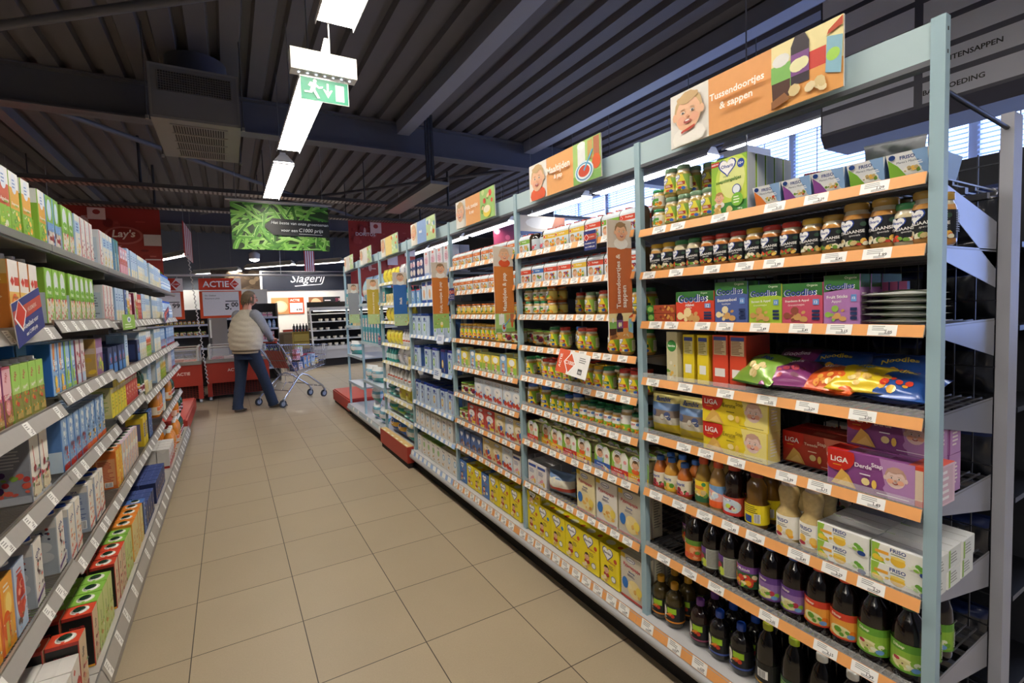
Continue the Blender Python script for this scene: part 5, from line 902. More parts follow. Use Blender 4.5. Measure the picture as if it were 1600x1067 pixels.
# bay 2
fill(R_, 1, 0, ys('sp2 2.252;dkb 2.165,2.09;sp1 2.0|rot=.2;sp1 1.91,1.796;sp0 1.681;sp2 1.568;sp0 1.455'), rows=2)
fill(R_, 1, 1, ys('sp0 2.245;sp3 2.13;sp0 2.015,1.9;sp1 1.786;sp0 1.67,1.556,1.446'), rows=2)
fill(R_, 1, 2, ys('js 2.255,2.17,2.11|n=2,h=.073,rows=3;jo 2.045|n=2,h=.073;jy0 1.93,1.86|back=.1,rows=1;jg 1.735;jy0 1.645,1.58;jy1 1.5,1.44'), rows=2)
fill(R_, 1, 3, ys('rt 2.24,2.14|rows=3,back=.04;jy1 2.03;jy0 1.94;jy2 1.9|back=.07;jy0 1.8,1.74;jy2 1.64|back=.05;jy3 1.588,1.51;jy1 1.44|back=.05'), rows=1)
fill(R_, 1, 4, ys('jy1 2.265;jg 2.19|back=.05;jy0 2.105,2.046;jg 1.985;jg 1.92;jy0 1.85|back=.05;jy3 1.755;jy3 1.692;jy1 1.628;jy0 1.525,1.462'), rows=2)
fill(R_, 1, 5, ys('jY 2.25;jY 2.12;jy1 2.038,1.976;jy2 1.916;jY 1.85;jh 1.795,1.74,1.684,1.627,1.571;jH 1.515;jh 1.458'), rows=2)
fill(R_, 1, 6, ys('ap0 2.22;ap1 2.11|back=.02;ap1 2.0;ap0 1.888;ap1 1.78|off=-.01;ap2 1.652;ap0 1.54;ap1 1.432'), rows=3)
fill(R_, 1, 7, ys('mlk 2.24,2.15|rows=3;bis 2.01|rows=2,rot=.3;pj0 1.776;pj1 1.632;pj2 1.488'), rows=2)
fill(R_, 1, 8, ys('bX 2.14,2.012;bx 1.885,1.757,1.622|rows=3;pj2 1.48;bs 2.247|rows=1'), rows=3)
fill(R_, 1, 8, ys('bt 2.238|rows=1,dz=.162'), word='laid on top')
# bay 3
fill(R_, 2, 0, ys('so 3.175,3.066,2.955,2.838,2.72,2.61,2.5;so 2.39'), rows=2)
fill(R_, 2, 1, ys('so 3.178,3.068,2.96,2.85,2.742,2.632,2.52,2.41'), rows=2)
fill(R_, 2, 2, ys('jo 3.18,3.1,3.03,2.93,2.865,2.79,2.73,2.66|rows=2;jo 2.59,2.45,2.39|rows=2'))
fill(R_, 2, 3, ys('jy3 3.13,3.06,3.0,2.93,2.865,2.8,2.74,2.67|rows=2;jo 2.6;rt 2.52,2.41'))
fill(R_, 2, 4, ys('po2 3.18;po 3.08;po2 2.95;po 2.86,2.75,2.63;po2 2.53;po 2.43'), rows=2)
fill(R_, 2, 5, ys('rt 3.14,3.03;an0 2.875,2.745,2.615,2.487;an0 2.385'), rows=2)
fill(R_, 2, 6, ys('rt 3.19,3.1;an1 2.995,2.86,2.73;an2 2.6;an0 2.47;an2 2.37'), rows=2)
fill(R_, 2, 7, ys('bp 3.18,3.08,2.985,2.9;an2 2.78,2.65|rows=2;an0 2.52;mlk 2.41'), rows=2)
fill(R_, 2, 8, ys('bu 3.18;bs 3.06,2.945;bu 2.83;bX 2.71;bx 2.575,2.44;bs 2.36|rows=0'), rows=3)
# bay 4
fill(R_, 3, 0, ys('can 4.08,3.9;tal 3.745,3.6,3.465,3.33'), rows=2)
fill(R_, 3, 1, ys('sbl 4.1,3.97;twh 3.829,3.7,3.57,3.44,3.32'), rows=2)
fill(R_, 3, 2, ys('t1 4.1,3.967,3.84;t2 3.6,3.46,3.33'), rows=2)
fill(R_, 3, 3, ys('t4 4.084;t4 3.83;t5 3.656;td 3.473;t4 3.34'), rows=2)
fill(R_, 3, 4, ys('tn 4.09,3.96,3.817;ty 3.68,3.51,3.36'), rows=2)
fill(R_, 3, 5, ys('wbx 4.12,4.0,3.87,3.745,3.63,3.51,3.395'), rows=2)
fill(R_, 3, 6, ys('wbx 4.1;wbg 3.985,3.875,3.765,3.655;wbx 3.545,3.435,3.325'), rows=2)
# bay 5
fill(R_, 4, 0, ys('yw 5.0,4.87,4.74,4.61;ww 4.45,4.3'), rows=2)
fill(R_, 4, 1, ys('wpc 5.02;crb 4.9,4.8,4.7;crb 4.6;teb 4.48,4.38,4.28'), rows=2)
fill(R_, 4, 2, ys('yw 4.95,4.82,4.69,4.5,4.36'), rows=2)
fill(R_, 4, 3, ys('yw 4.98,4.85,4.72,4.59;whb 4.45,4.37,4.29'), rows=1)
fill(R_, 4, 4, ys('teb 5.02,4.93,4.84,4.75;ww 4.6,4.42;crb 4.28'), rows=2)
fill(R_, 4, 5, ys('whb 5.0,4.92,4.84,4.75,4.66,4.57,4.45,4.34'), rows=2)
fill(R_, 4, 6, ys('tw 5.0|n=2,h=.06;tw 4.83|n=1,h=.06;yw 4.6,4.4|n=1,rot=.2'), rows=1)
fill(R_, 4, 7, ys('dgk 4.97;dgk 4.7;tw 4.5,4.34|n=2,h=.06'), rows=1)
fill(R_, 4, 8, ys('db_ 4.95,4.7;dw 4.45'), rows=2)
# bay 6, 7
fill(R_, 5, 0, ys('dl 5.88,5.58,5.3'), rows=1)
fill(R_, 5, 1, ys('wpc 5.95,5.82,5.69,5.56,5.43,5.3|n=2,h=.162'), rows=1)
fill(R_, 5, 2, ys('dw 5.85,5.58|n=1,rot=.3'), rows=1)
fill(R_, 5, 3, ys('dw 5.7|n=2,h=.186;dw 5.4|n=1'), rows=1)
fill(R_, 6, 0, ys('wpc 6.8,6.68,6.56;ww 6.4,6.22'), rows=1)
fill(R_, 6, 1, ys('wpc 6.7;crb 6.5,6.4'), rows=1)
fill(R_, 6, 2, ys('dw 6.6|rot=.4'), rows=1)

# ---------------------------------------------------------------- goods on the carton racks
L_ = 1
def run(b, i, y0, spec, rows=2):
    """spec: 'kind*n' tokens placed side by side"""
    y = y0; out = []
    for tok in spec.split():
        if tok[0] == '_': y += float(tok[1:]); continue
        op = {}
        if '/' in tok: tok, o = tok.split('/'); op = {'n': int(o), 'h': .185}
        k, n = (tok.split('*')+['1'])[:2]
        w = KT[k]['w']+.006
        for _ in range(int(n)): out.append((k, y+w/2, op)); y += w
    fill(L_, b, i, out, rows)
run(0, 0, 1.36, 'c1*8 c2 _.02 c2*1', 1)
run(1, 0, 2.29, 'c2 c3*2 _.03 c4*2 _.02 c6 c5*3 _.01', 1)
run(2, 0, 3.22, 'c5*1 c6*3 _.02 c7*2 _.03 c8*3 c9', 1)
run(3, 0, 4.15, 'c9*3 _.03 c6*4 c9*2', 1)
run(4, 0, 5.07, 'c6*3 c9*4 c6*2', 1)
run(5, 0, 6.0, 'wtr*10', 1)
run(0, 1, 1.5, 'cn*4 _.02 _.1 ca*3', 1)
run(1, 1, 2.3, 'c4*3 _.04 c4*5 _.02', 1)
run(2, 1, 3.22, 'c5*3 _.06 c9*3 _.02 ct c2 c8', 1)
run(3, 1, 4.15, 'cd c1 ck*2 _.03 c9*2 c6*3', 1)
run(4, 1, 5.07, 'c6*4 c9*5', 1)
run(5, 1, 6.0, 'wtr*10', 1)
run(0, 2, 1.62, 'ce*1 _.02 ce*3 cf*4', 2)
run(1, 2, 2.29, 'cb*2 cc*2 cd*2 _.07', 2)
fill(L_, 1, 2, [('pbx', 3.03, dict(rows=1))], word='before the bare shelf part')
run(2, 2, 3.22, 'dbx _.02 dbx _.03 dbx*2 _.02 c9 ', 1)
fill(L_, 0, 2, [('blt', 2.1, dict(back=.2, rows=1, dz=.0)), ('blt', 1.95, dict(back=.2, rows=1, dz=.0))], word='at the rear')
run(3, 2, 4.15, 'dbx c6*4 c1*3', 2)
run(4, 2, 5.07, 'c6*5 ch*4', 1)
run(5, 2, 6.0, 'ch*9', 1)
run(0, 3, 1.48, 'cw*1 _.36 _.07 cg*2', 1)
run(1, 3, 2.33, 'ch*4 ci*2 _.02 ci*2', 2)
run(2, 3, 3.21, 'cj*5 ck*5', 2)
run(3, 3, 4.15, 'jk0*1 grj*2 crb*2 c9*2', 1)
run(4, 3, 5.07, 'c6*3 c2*5', 1)
run(5, 3, 6.0, 'c5*4 ch*4', 1)
run(0, 4, 1.42, 'cw*4 cx*1 _.06 cl', 1)
fill(L_, 0, 4, [('cl', 2.235, dict(rows=1, rot=0))], word='alone beside the next bay')
run(1, 4, 2.33, 'cm*2 _.04 _.08 cm*1 _.03 cm*2', 2)
run(2, 4, 3.215, 'cn*2 co*6', 2)
run(3, 4, 4.15, 'ylb ylb _.05 ct*2', 1)
run(4, 4, 5.07, 'orj*3 c9*2', 1)
run(5, 4, 6.0, 'orj*2 grj*3', 1)
run(0, 5, 1.75, 'cv*2 cu*2 cr*1', 2)
run(1, 5, 2.33, 'cr*1 cq*3 _.06 cr*3 cq*2', 3)
run(2, 5, 3.215, 'cs*4 _.03 ct*1 cp*4', 3)
run(3, 5, 4.15, 'cp*6', 2)
run(4, 5, 5.07, 'cu*4 orj*3', 2)
run(5, 5, 6.0, 'orj*3 grj*4', 1)

# ---------------------------------------------------------------- signs on the blue racks
FN = {'prod': 'food'}
def food_pic(cv, x0, x1, kindn):
    W = x1-x0
    def X(a): return x0+a*W
    if kindn == 0:
        cv.rect(x0, 0, x1, 1, 'efe2a8'); cv.rect(x0, .0, x1, .42, 'e2a25a'); cv.rect(X(.5), .42, X(.78), .68, 'c8443a')
        cv.poly([(X(0), .55), (X(.3), .55), (X(.28), .16), (X(.02), .16)], '4a2a20'); cv.poly([(X(0), .68), (X(.3), .68), (X(.3), .42), (X(0), .42)], '7fb860'); cv.ell(X(.15), .74, .045, .1, 'e8e8e4', 12); cv.rect(X(.29), .3, X(.33), .6, '7fb860')
        cv.poly([(X(.3), .28), (X(.56), .28), (X(.56), .86), (X(.5), 1), (X(.36), 1), (X(.3), .86)], '2e2430'); cv.rect(X(.3), .42, X(.56), .74, '7a4a88'); cv.ell(X(.4), .56, .04, .1, 'eae8b8', 14); cv.ell(X(.47), .57, .03, .09, 'eae8b8', 14)
        cv.poly([(X(.78), .28), (X(.98), .2), (X(1), .72), (X(.8), .78)], '8ab8cc'); cv.ell(X(.88), .5, .03, .09, 'a8d860', 12); cv.poly([(X(.8), .8), (X(1), .86), (X(1), .98), (X(.82), .86)], 'b8482c')
        cv.blobs(X(.34), .08, X(.76), .24, 9, ['e8d8b0', 'd8c490', 'f0e4c4'], .028, 3)
        cv.poly([(X(.02), .02), (X(.3), .1), (X(.22), .22), (X(.02), .14)], '8a5a34')
    elif kindn == 1:
        cv.rect(x0, 0, x1, 1, 'a8cc78'); cv.rect(x0, 0, x1, .2, '7fae5c'); cv.rect(X(.18), .4, X(.46), .96, 'e8ecec'); cv.ell(X(.32), .9, .05, .1, 'f4f4f4', 12); cv.rect(X(.55), .5, X(.72), .95, 'c8a060'); cv.rect(X(.76), .5, X(.96), .98, 'b06a4a')
        cv.ell(X(.85), .4, .05, .18, 'd8602c', 12); cv.ell(X(.42), .26, .115, .25, 'd8e8f0', 18); cv.ell(X(.42), .26, .1, .21, '4a90c0', 18); cv.ell(X(.42), .26, .085, .18, 'e8f0f0', 18); cv.ell(X(.42), .27, .07, .14, 'c8482c', 16); cv.poly([(X(.4), .3), (X(.44), .26), (X(.76), .7), (X(.72), .72)], '5aa8d0')
    elif kindn == 2:
        cv.rect(x0, 0, x1, 1, '9cc470'); cv.blobs(x0+.02, .3, x1-.02, .95, 10, ['d8402c', '6a9a3c', 'e8c890', 'c8d890'], .04, 5); cv.ell(X(.5), .25, .09, .2, 'f0d850', 16); cv.ell(X(.5), .32, .08, .12, 'f4ecd0', 16)
    else:
        cv.rect(x0, 0, x1, 1, 'c0d8a0'); cv.blobs(x0, .1, x1, .9, 12, ['e8ece8', 'd8a890', '7aa8c0', 'd8602c', 'f0f0ec'], .04, kindn)
SG = [('orange', 'e3a060', ['Tussendoortjes', '& sappen'], 'c0693a', 'smiling toddler with a biscuit', 0), ('orange', 'e8a868', ['Maaltijden', '& pap'], 'cc7a34', 'laughing baby in an orange bib', 1), ('orange', 'e8a868', ['Fruit, toetjes', '& pap'], 'cc7a34', 'open-mouthed baby', 2),
      ('blue', '8aa8d8', ['Melk'], '2f68ac', 'drinking toddler', 3), ('yellow', 'e6cf86', [''], 'c8b048', 'newborn', 4), ('grey', 'd8d4d0', [''], '9ca0a8', 'newborn', 5), ('grey', 'd8d4d0', [''], '9ca0a8', 'small baby', 6)]
for b, (cn, col, tx, bc, who, fk) in enumerate(SG):
    yc = [.931, 1.845, 2.769, 3.70, 4.62, 5.54, 6.42][b]; w = .548 if b < 5 else .5; h = .18
    g = G(); g.box(1.404, 1.409, yc-w/2, yc+w/2, 1.998, 2.178, 'f2f0ec')
    cv = Cv(g, w, h, planemap((1.404, yc+w/2, 1.998), (0, -1, 0), (0, 0, 1)), lift=.0006, step=.0003)
    cv.rect(0, 0, 1, 1, col); cv.rect(0, 0, .28, 1, 'e9e6e0'); food_pic(cv, .66, 1, fk)
    cv.baby(.145, .56, .105, 'c9a878' if b < 3 else 'd8b090', 'f2efe8' if b != 1 else 'd8562c')
    if b == 0: cv.poly([(.1, .2), (.2, .26), (.2, .3), (.1, .24)], 'b8402c')
    if tx[0]: cv.text(tx[0], .47, .6 if len(tx) > 1 else .5, .33 if b < 3 else .12, 'fbf6ec', .3)
    if len(tx) > 1: cv.text(tx[1], .47, .4, .2 if b == 0 else .12, 'fbf6ec', .24)
    tag(g.build('header_sign'), '%s header board with a %s, %s' % (cn, who, ['above the open end bay', 'over the twin-pack bay', 'over the small-jar bay', 'above the blue milk tins', 'above the yellow wipes', 'above the big diaper packs', 'on the last bay'][b]), 'sign', 'header boards on the blue racks')
    # blade sign sticking out at the far post of the previous bay
    if b < 6:
        y = RY[b+1]+.035; h = .47 if b == 0 else .48; z0 = 1.318
        g = G(); g.box(1.302, 1.428, y, y+.004, z0, z0+h, 'eceae6')
        cv = Cv(g, .126, h, planemap((1.302, y, z0), (1, 0, 0), (0, 0, 1)), lift=.0006, step=.0003)
        cv.rect(0, 0, 1, 1, bc); cv.rect(0, .77, 1, 1, 'd8cec2'); cv.baby(.55, .9, .26, '9a7a58' if b != 1 else 'd8b090', 'f2efe8' if b != 1 else 'd8562c')
        cv2 = Cv(g, .126, h*.22, planemap((1.302, y, z0), (1, 0, 0), (0, 0, 1)), lift=.001, step=.0003); food_pic(cv2, 0, 1, fk)
        full = {0: 'Tussendoortjes &', 1: 'Maaltijden & pap', 2: 'Fruit, toetjes & pap', 3: 'Melk', 4: 'Doekjes & verzorging'}.get(b, '')
        if b == 0:
            cv.text(full, .4, .49, 1.7, 'f8efe4', .5, True, pi/2); cv.text('sappen', .66, .36, .7, 'f8efe4', .5, True, pi/2)
        elif full: cv.text(full, .52, .47, {1: 1.7, 2: 1.8, 3: .5, 4: 1.8}[b], 'f8efe4', .5, True, pi/2)
        g.box(1.42, 1.436, y+.001, y+.003, z0+.1, z0+.12, 'c8c8c8', 'metal')
        tag(g.build('blade_sign'), 'narrow hanging %s sign, sticking out at the post %s' % (['brown-orange snacks', 'orange meals-and-porridge', 'orange fruit-and-dessert', 'blue milk', 'mustard-yellow', 'grey'][b], ['by the open end bay', 'beyond the twin-packs', 'beyond the small jars', 'beyond the blue tins', 'beyond the yellow wipes', 'before the last bay'][b]), 'sign', 'upright blade signs on the blue racks')
def card(nm, loc, rot, w, h, spec, bg, label, cat='sign', th=.002, thick='c8c8c8'):
    g = G(); g.box(0, w, 0, th, 0, h, thick); cv = Cv(g, w, h, planemap((0, 0, 0), (1, 0, 0), (0, 0, 1)), lift=.0005, step=.0002)
    cv.rect(0, 0, 1, 1, bg); art(cv, spec); o = g.build(nm); o.location = loc; o.rotation_euler = rot; return tag(o, label, cat)
HM = [('rect', 0, .52, 1, .82, 'b8402c'), ('diamond', .22, .66, .17, 'c8321e', 'ffffff', None), ('text', 'HUISMERK', .64, .67, .5, 'e8c8b8', .1), ('text', 'A-kwaliteit voor', .5, .36, .84, WHT, .12), ('text', 'een C1000 prijs', .5, .16, .78, WHT, .12)]
card('shelf_card', (1.412, 1.705, 1.70), (0, 0, -pi/2), .082, .085, HM, '1e2c78', 'small navy house-brand card on the strip under the green-banded packs', 'shelf card')
card('shelf_card', (1.412, 3.23, 1.52), (0, 0, -pi/2), .09, .085, HM, '1e2c78', 'small navy house-brand card beside the post before the small-jar bay', 'shelf card')
card('shelf_card', (1.412, 5.2, 1.09), (0, 0, -pi/2), .1, .1, HM, '1e2c78', 'small navy house-brand card beside the diaper shelves', 'shelf card')
card('shelf_card', (-.505, 1.80, 1.395), (0, rad(-14), pi/2), .235, .125, HM, '1e2c78', 'large tilted navy house-brand card clipped before the orange fruit cartons', 'shelf card')
card('shelf_card', (-.505, 3.32, 1.405), (0, 0, pi/2), .4, .085, [('ell', .5, .66, .16, .2, 'e8ecf4', 14), ('ell', .5, .66, .08, .1, '5a84c0', 12), ('lines', .15, .08, .85, .42, 2, 'e8f4d8')], '8fc04a', 'small green card on the strip of the second carton shelf', 'shelf card')
card('shelf_card', (-.505, 5.35, 1.41), (0, rad(-10), pi/2), .42, .1, HM, '1e2c78', 'tilted navy house-brand card far along the carton racks', 'shelf card')
card('promotion_card', (1.37, 1.893, 1.145), (rad(-14), rad(6), -pi/2), .225, .112, [('rect', 0, 0, .36, 1, 'd8562c'), ('poly', [(.22, .5), (.42, .98), (.62, .5), (.42, .02)], 'ffffff'), ('poly', [(.25, .5), (.42, .9), (.59, .5), (.42, .1)], 'd8562c'), ('text', 'ACTIE', .1, .5, .36, WHT, .16, True, 1.5708), ('text', 'C1000', .42, .5, .3, WHT, .2), ('lines', .7, .6, .95, .85, 3, '8a8a8a'), ('rect', .72, .14, .85, .36, '4a4a4a'), ('rect', .74, .18, .83, .28, 'b8b8b8')], 'f2f1ef',
     'orange and white offer card tilted on a strip among yellow-label jars', 'offer card')
card('shelf_card', (1.412, 3.62, .905), (rad(-10), 0, -pi/2), .14, .085, [('lines', .15, .3, .85, .8, 3, '3a6ab0')], 'e4e8f0', 'small white card on the strip under the lower milk tins', 'shelf card')
card('shelf_card', (1.412, 3.52, 1.19), (rad(-10), 0, -pi/2), .14, .07, [('lines', .15, .3, .85, .8, 3, '3a6ab0')], 'dce4f4', 'small pale blue card under the tins numbered two', 'shelf card')
# red plinths
g = G(); g.box(1.36, 1.425, 4.21, 5.1, .05, .2, 'a8382c', 'paint'); g.box(1.362, 1.424, 4.22, 5.09, .2, .203, 'd8b878')
for k in range(6): g.box(1.364, 1.382, 4.25+k*.14, 4.31+k*.14, .2035, .2045, 'f0ead8')
g.box(1.37, 1.42, 4.22, 5.09, 0.0, .05, '2a2422', 'matte')
tag(g.build('promotion_plinth'), 'dull red plinth front before the yellow-sign bay on the floor', 'plinth')
def plinth(nm, x0, x1, y0, y1, label):
    g = G(); g.box(x0, x1, y0, y1, .05, .2, 'b03428', 'paint'); g.box(x0+.02, x1-.02, y0+.02, y1-.02, .2, .215, 'c04034', 'paint'); g.box(x0+.02, x1-.02, y0+.02, y1-.02, 0, .05, '2a2422', 'matte')
    tag(g.build(nm), label, 'plinth')
plinth('promotion_plinth', 1.42, 1.95, 6.93, 8.1, 'low empty red plinth at the far end of the blue racks')
plinth('promotion_plinth', -.95, -.5, 6.93, 8.75, 'low red plinth at the far end of the carton racks')
for j, (x, y, k) in enumerate([(-.6, 7.2, 'orj'), (-.72, 7.35, 'orj'), (-.6, 7.5, 'grj'), (-.6, 7.75, 'grj'), (-.72, 7.9, 'grj')]):
    put(k, (x, y, .217), pi/2, '%s on the red plinth past the carton racks, %s from near end' % (KT[k]['desc'], ORD[j]), 'bottles on the red plinth')

# ---------------------------------------------------------------- hanging things
# exit sign
t = tag(empty('exit_sign', (.52, 2.7, 2.72)), 'green exit sign with running man and down arrow under a white box', 'exit sign')
g = G(); g.box(-.167, .167, -.0, .075, 0, .108, 'e8e6e0', 'paint'); g.build('housing', t)
g = G()
for k in range(7): g.box(-.13+k*.043, -.122+k*.043, .03, .036, -.004, -.001, 'ffffff', 'led_glow')
g.build('led', t)
g = G(); g.box(-.124, .124, .03, .035, -.138, -.002, 'eef4f0', 'gloss'); cv = Cv(g, .248, .136, planemap((-.124, .03, -.138), (1, 0, 0), (0, 0, 1)), lift=.0005, step=.0003)
cv.rect(.015, .02, .985, .86, '2c9272'); cv.rect(.72, .12, .9, .74, 'f0fbf8')
cv.poly([(.54, .74), (.58, .74), (.58, .42), (.54, .42)], 'f0fbf8'); cv.poly([(.46, .5), (.5, .5), (.56, .38), (.62, .5), (.66, .5), (.56, .18)], 'f0fbf8')
cv.ell(.3, .76, .04, .07, 'f0fbf8', 14)
for P_ in ([(.2, .7), (.3, .7), (.33, .64), (.2, .63)], [(.16, .56), (.2, .7), (.24, .66), (.2, .52)], [(.24, .7), (.33, .68), (.3, .42), (.2, .42)], [(.31, .66), (.4, .54), (.38, .48), (.3, .56)], [(.38, .55), (.46, .6), (.46, .53), (.39, .48)], [(.2, .44), (.26, .44), (.24, .28), (.18, .3)], [(.08, .34), (.22, .36), (.22, .28), (.08, .27)], [(.23, .44), (.3, .44), (.39, .12), (.34, .1), (.27, .3)]): cv.poly(P_, 'f0fbf8')
g.build('sign_panel', t)
g = G(); g.prism([(-.015, .108), (.03, .108), (.03, .2), (.01, .2)], .03, .04, 'a8a49e', 'metal'); g.tube([(.035, .035, .108), (.035, .035, 1.28)], .005, 6, '9a9a98'); g.build('bracket', t)
# air unit
t = tag(empty('air_heater', (-.14, 5.2, 3.22)), 'grey air heater box with grilles hung from a round duct', 'air heater')
g = G(); g.box(-.35, .35, 0, 1.2, 0, .47, '7d7872', 'paint'); g.box(-.33, .33, -.006, 0, .02, .45, '6a6662', 'paint'); g.build('casing', t)
g = G(); g.box(-.28, .28, -.009, -.006, .24, .41, '3a3634', 'matte')
for k in range(29): g.box(-.28+k*.02, -.276+k*.02, -.014, -.009, .24, .41, '9a948c', 'metal')
for k in range(9): g.box(-.28, .28, -.016, -.012, .24+k*.021, .244+k*.021, '9a948c', 'metal')
g.build('front_grille', t)
g = G()
for q in range(4):
    for k in range(20): g.box(-.2+k*.021, -.189+k*.021, .14+q*.25, .35+q*.25, -.004, -.001, '3a3432', 'matte')
for q in range(5): g.box(-.22, .24, .12+q*.25, .135+q*.25, -.008, -.0, 'a8a098', 'metal')
g.build('bottom_grille', t)
g = G(); g.lathe([(.27, .47), (.27, .6), (.275, .61), (.27, .62), (.27, .78)], 28, '4c4a50', 'paint', 0, .6); g.build('duct', t)
for x, y in ((-.37, -.02), (.37, -.02), (-.37, 1.15), (.37, 1.15)): g = G(); g.tube([(x, y, -.02), (x, y, .79)], .007, 6, '6a6662'); g.box(x-.012, x+.012, y-.012, y+.012, -.03, 0, 'a8a49e', 'metal'); g.build('hanging_rod', t)
# green bean banner
t = tag(empty('hanging_banner', (.745, 7.5, 2.36)), 'wide banner of green beans with a dark arrow of handwriting', 'banner'); W, Hh = 1.27, .64
g = G(); g.box(-W/2, W/2, 0, .004, 0, Hh, '26401c'); cv = Cv(g, W, Hh, planemap((-W/2, 0, 0), (1, 0, 0), (0, 0, 1)), lift=.0006, step=.0002)
rg = random.Random(5)
for k in range(150):
    x, y, a = rg.uniform(0, 1), rg.uniform(0, 1), rg.uniform(-1.2, 1.2)+(pi/2 if rg.random() < .25 else 0); c_ = rg.choice(['4c8a30', '5f9e3a', '78b84a', '8fc85c', '3a7226', '6aa840', 'a4d474'])
    L_b, wd = rg.uniform(.17, .3)*W, rg.uniform(.022, .03)*W; bend = rg.uniform(-.02, .02)*W; P_ = []; Q_ = []
    for i in range(7):
        u = i/6-.5; xx = u*L_b; yy = bend*(1-4*u*u); ww = wd*(1-abs(2*u)**4)*.5+.002
        for lst, s_ in ((P_, 1), (Q_, -1)): lst.append((x*W+xx*cos(a)-(yy+s_*ww)*sin(a), y*Hh+xx*sin(a)+(yy+s_*ww)*cos(a)))
    cl = lambda p: (min(max(p[0], 0), W), min(max(p[1], 0), Hh))
    cv.raw([[cl(Q_[i]), cl(Q_[i+1]), cl(P_[i+1]), cl(P_[i])] for i in range(6)], c_)
    if k % 2: cv.raw([[cl(P_[i]), cl(P_[i+1]), cl(((P_[i+1][0]*3+Q_[i+1][0])/4, (P_[i+1][1]*3+Q_[i+1][1])/4)), cl(((P_[i][0]*3+Q_[i][0])/4, (P_[i][1]*3+Q_[i][1])/4))] for i in range(1, 5)], 'b4e088')
    cv.l -= .00015
cv.l += .002
cv.poly([(.32, .5), (.4, .69), (1, .66), (1, .3), (.4, .33)], '14181c'); cv.text('Het beste van onze groenteman', .69, .585, .6, 'eef2f0', .2, False, -.01, .18); cv.text('voor een', .57, .43, .17, 'eef2f0', .2, False, 0, .18); cv.text('C1000 prijs', .8, .44, .26, 'f8faf8', .2, False, 0, .18); cv.poly([(.67, .365), (.92, .355), (.92, .362), (.67, .372)], 'eef2f0')
g.build('print', t)
g = G(); g.tube([(-.69, .002, Hh+.035), (.69, .002, Hh+.035)], .017, 10, 'd0d0d2', 'metal'); g.box(-.64, .64, 0, .004, Hh, Hh+.02, 'c8c8cc', 'metal'); g.build('rail', t)
for x in (-.56, .56): g = G(); g.tube([(x, 0, Hh+.04), (x, 0, 1.64)], .0025, 5, 'a8a8a8'); g.build('wire', t)
# red snack posters
def redposter(x0, x1, z0, z1, y, label, sd, right=False):
    W, Hh = x1-x0, z1-z0; t = tag(empty('hanging_poster', (x0, y, z0)), label, 'poster')
    g = G(); g.box(0, W, 0, .01, 0, Hh, '9c2c22'); cv = Cv(g, W, Hh, planemap((0, 0, 0), (1, 0, 0), (0, 0, 1)), lift=.001, step=.0006); rg = random.Random(sd)
    for k in range(46):
        x, y_, w, h = rg.uniform(0, .9), rg.uniform(0, .92), rg.uniform(.03, .12)*1.2/W, rg.uniform(.015, .06)
        c_ = rg.choice(['b8483c', 'c8685a', 'd8a8a0', '7c1c18', 'a83a30', 'b05048'])
        if k % 3: cv.rect(x, y_, min(1, x+w), y_+h*.3, c_)
        else: cv.ell(x, y_, w*.6, h, c_, 12)
        if k % 5 == 0: cv.ell(x, y_, w*.4, h*.6, '8c2018', 12)
    lx = 1-.5/W
    cv.ell(lx, .66, .26/W, .11, 'b85a50', 18); cv.ell(lx, .66, .22/W, .09, '8c2018', 18); cv.text("Lay's", lx, .67, .38/W, 'f0e4dc', .12, True, .03, .2)
    cv.rect(1-.24/W, .54, 1, .68, 'e8e0e4'); cv.rect(1-.95/W, .84, 1-.72/W, .98, 'e0b8b0'); cv.ell(1-.835/W, .93, .05/W, .03, 'a03028', 10); cv.rect(1-.24/W, .36, 1-.02/W, .375, 'e8d8d4')
    if not right: cv.blobs(1-.2/W, .02, 1, .2, 14, ['b8b830', '8a9a2c', '6a3a1c', 'c8c050'], .05/W, 3)
    else:
        cv.text('DORITOS', 1-1.05/W, .82, .4/W, 'e8d0cc', .06); cv.rect(1-1.2/W, .4, 1-1.02/W, .52, 'd8c8cc'); cv.rect(1-.62/W, .42, 1-.4/W, .6, 'd8ccd4')
    g.build('print', t)
    for x in (.12, W-.12): g = G(); g.tube([(x, .005, Hh), (x, .005, 3.99-z0)], .003, 5, '8a8a8a'); g.build('wire', t)
redposter(-2.9, -.91, 1.95, 3.29, 10.0, 'big red snack-brand poster hanging behind the carton racks', 3)
redposter(2.22, 3.6, 1.75, 3.3, 10.0, 'big red snack-brand poster hanging behind the blue rack signs', 4, True)
# striped awning signs
def awning(x, y, z, w, h, rz, label, holder=True):
    t = tag(empty('striped_sign', (x, y, z), rz), label, 'sign')
    g = G(); n = 9
    for k in range(n): g.box(-w/2+k*w/n, -w/2+(k+1)*w/n, 0, .012, 0, h, 'b8342c' if k % 2 == 0 else 'ece8e4')
    g.build('board', t); g = G()
    for q in (-w*.4, w*.4): g.tube([(q, .006, h), (q, .006, 3.99-z)], .003, 5, '8a8a8a')
    g.build('wire', t)
awning(-.52, 9.9, 2.45, 1.3, .55, rad(88), 'red and white striped board hanging edge-on above the freezers')
awning(1.33, 9.2, 2.2, .2, .42, rad(25), 'small red and white striped board below the bean banner')
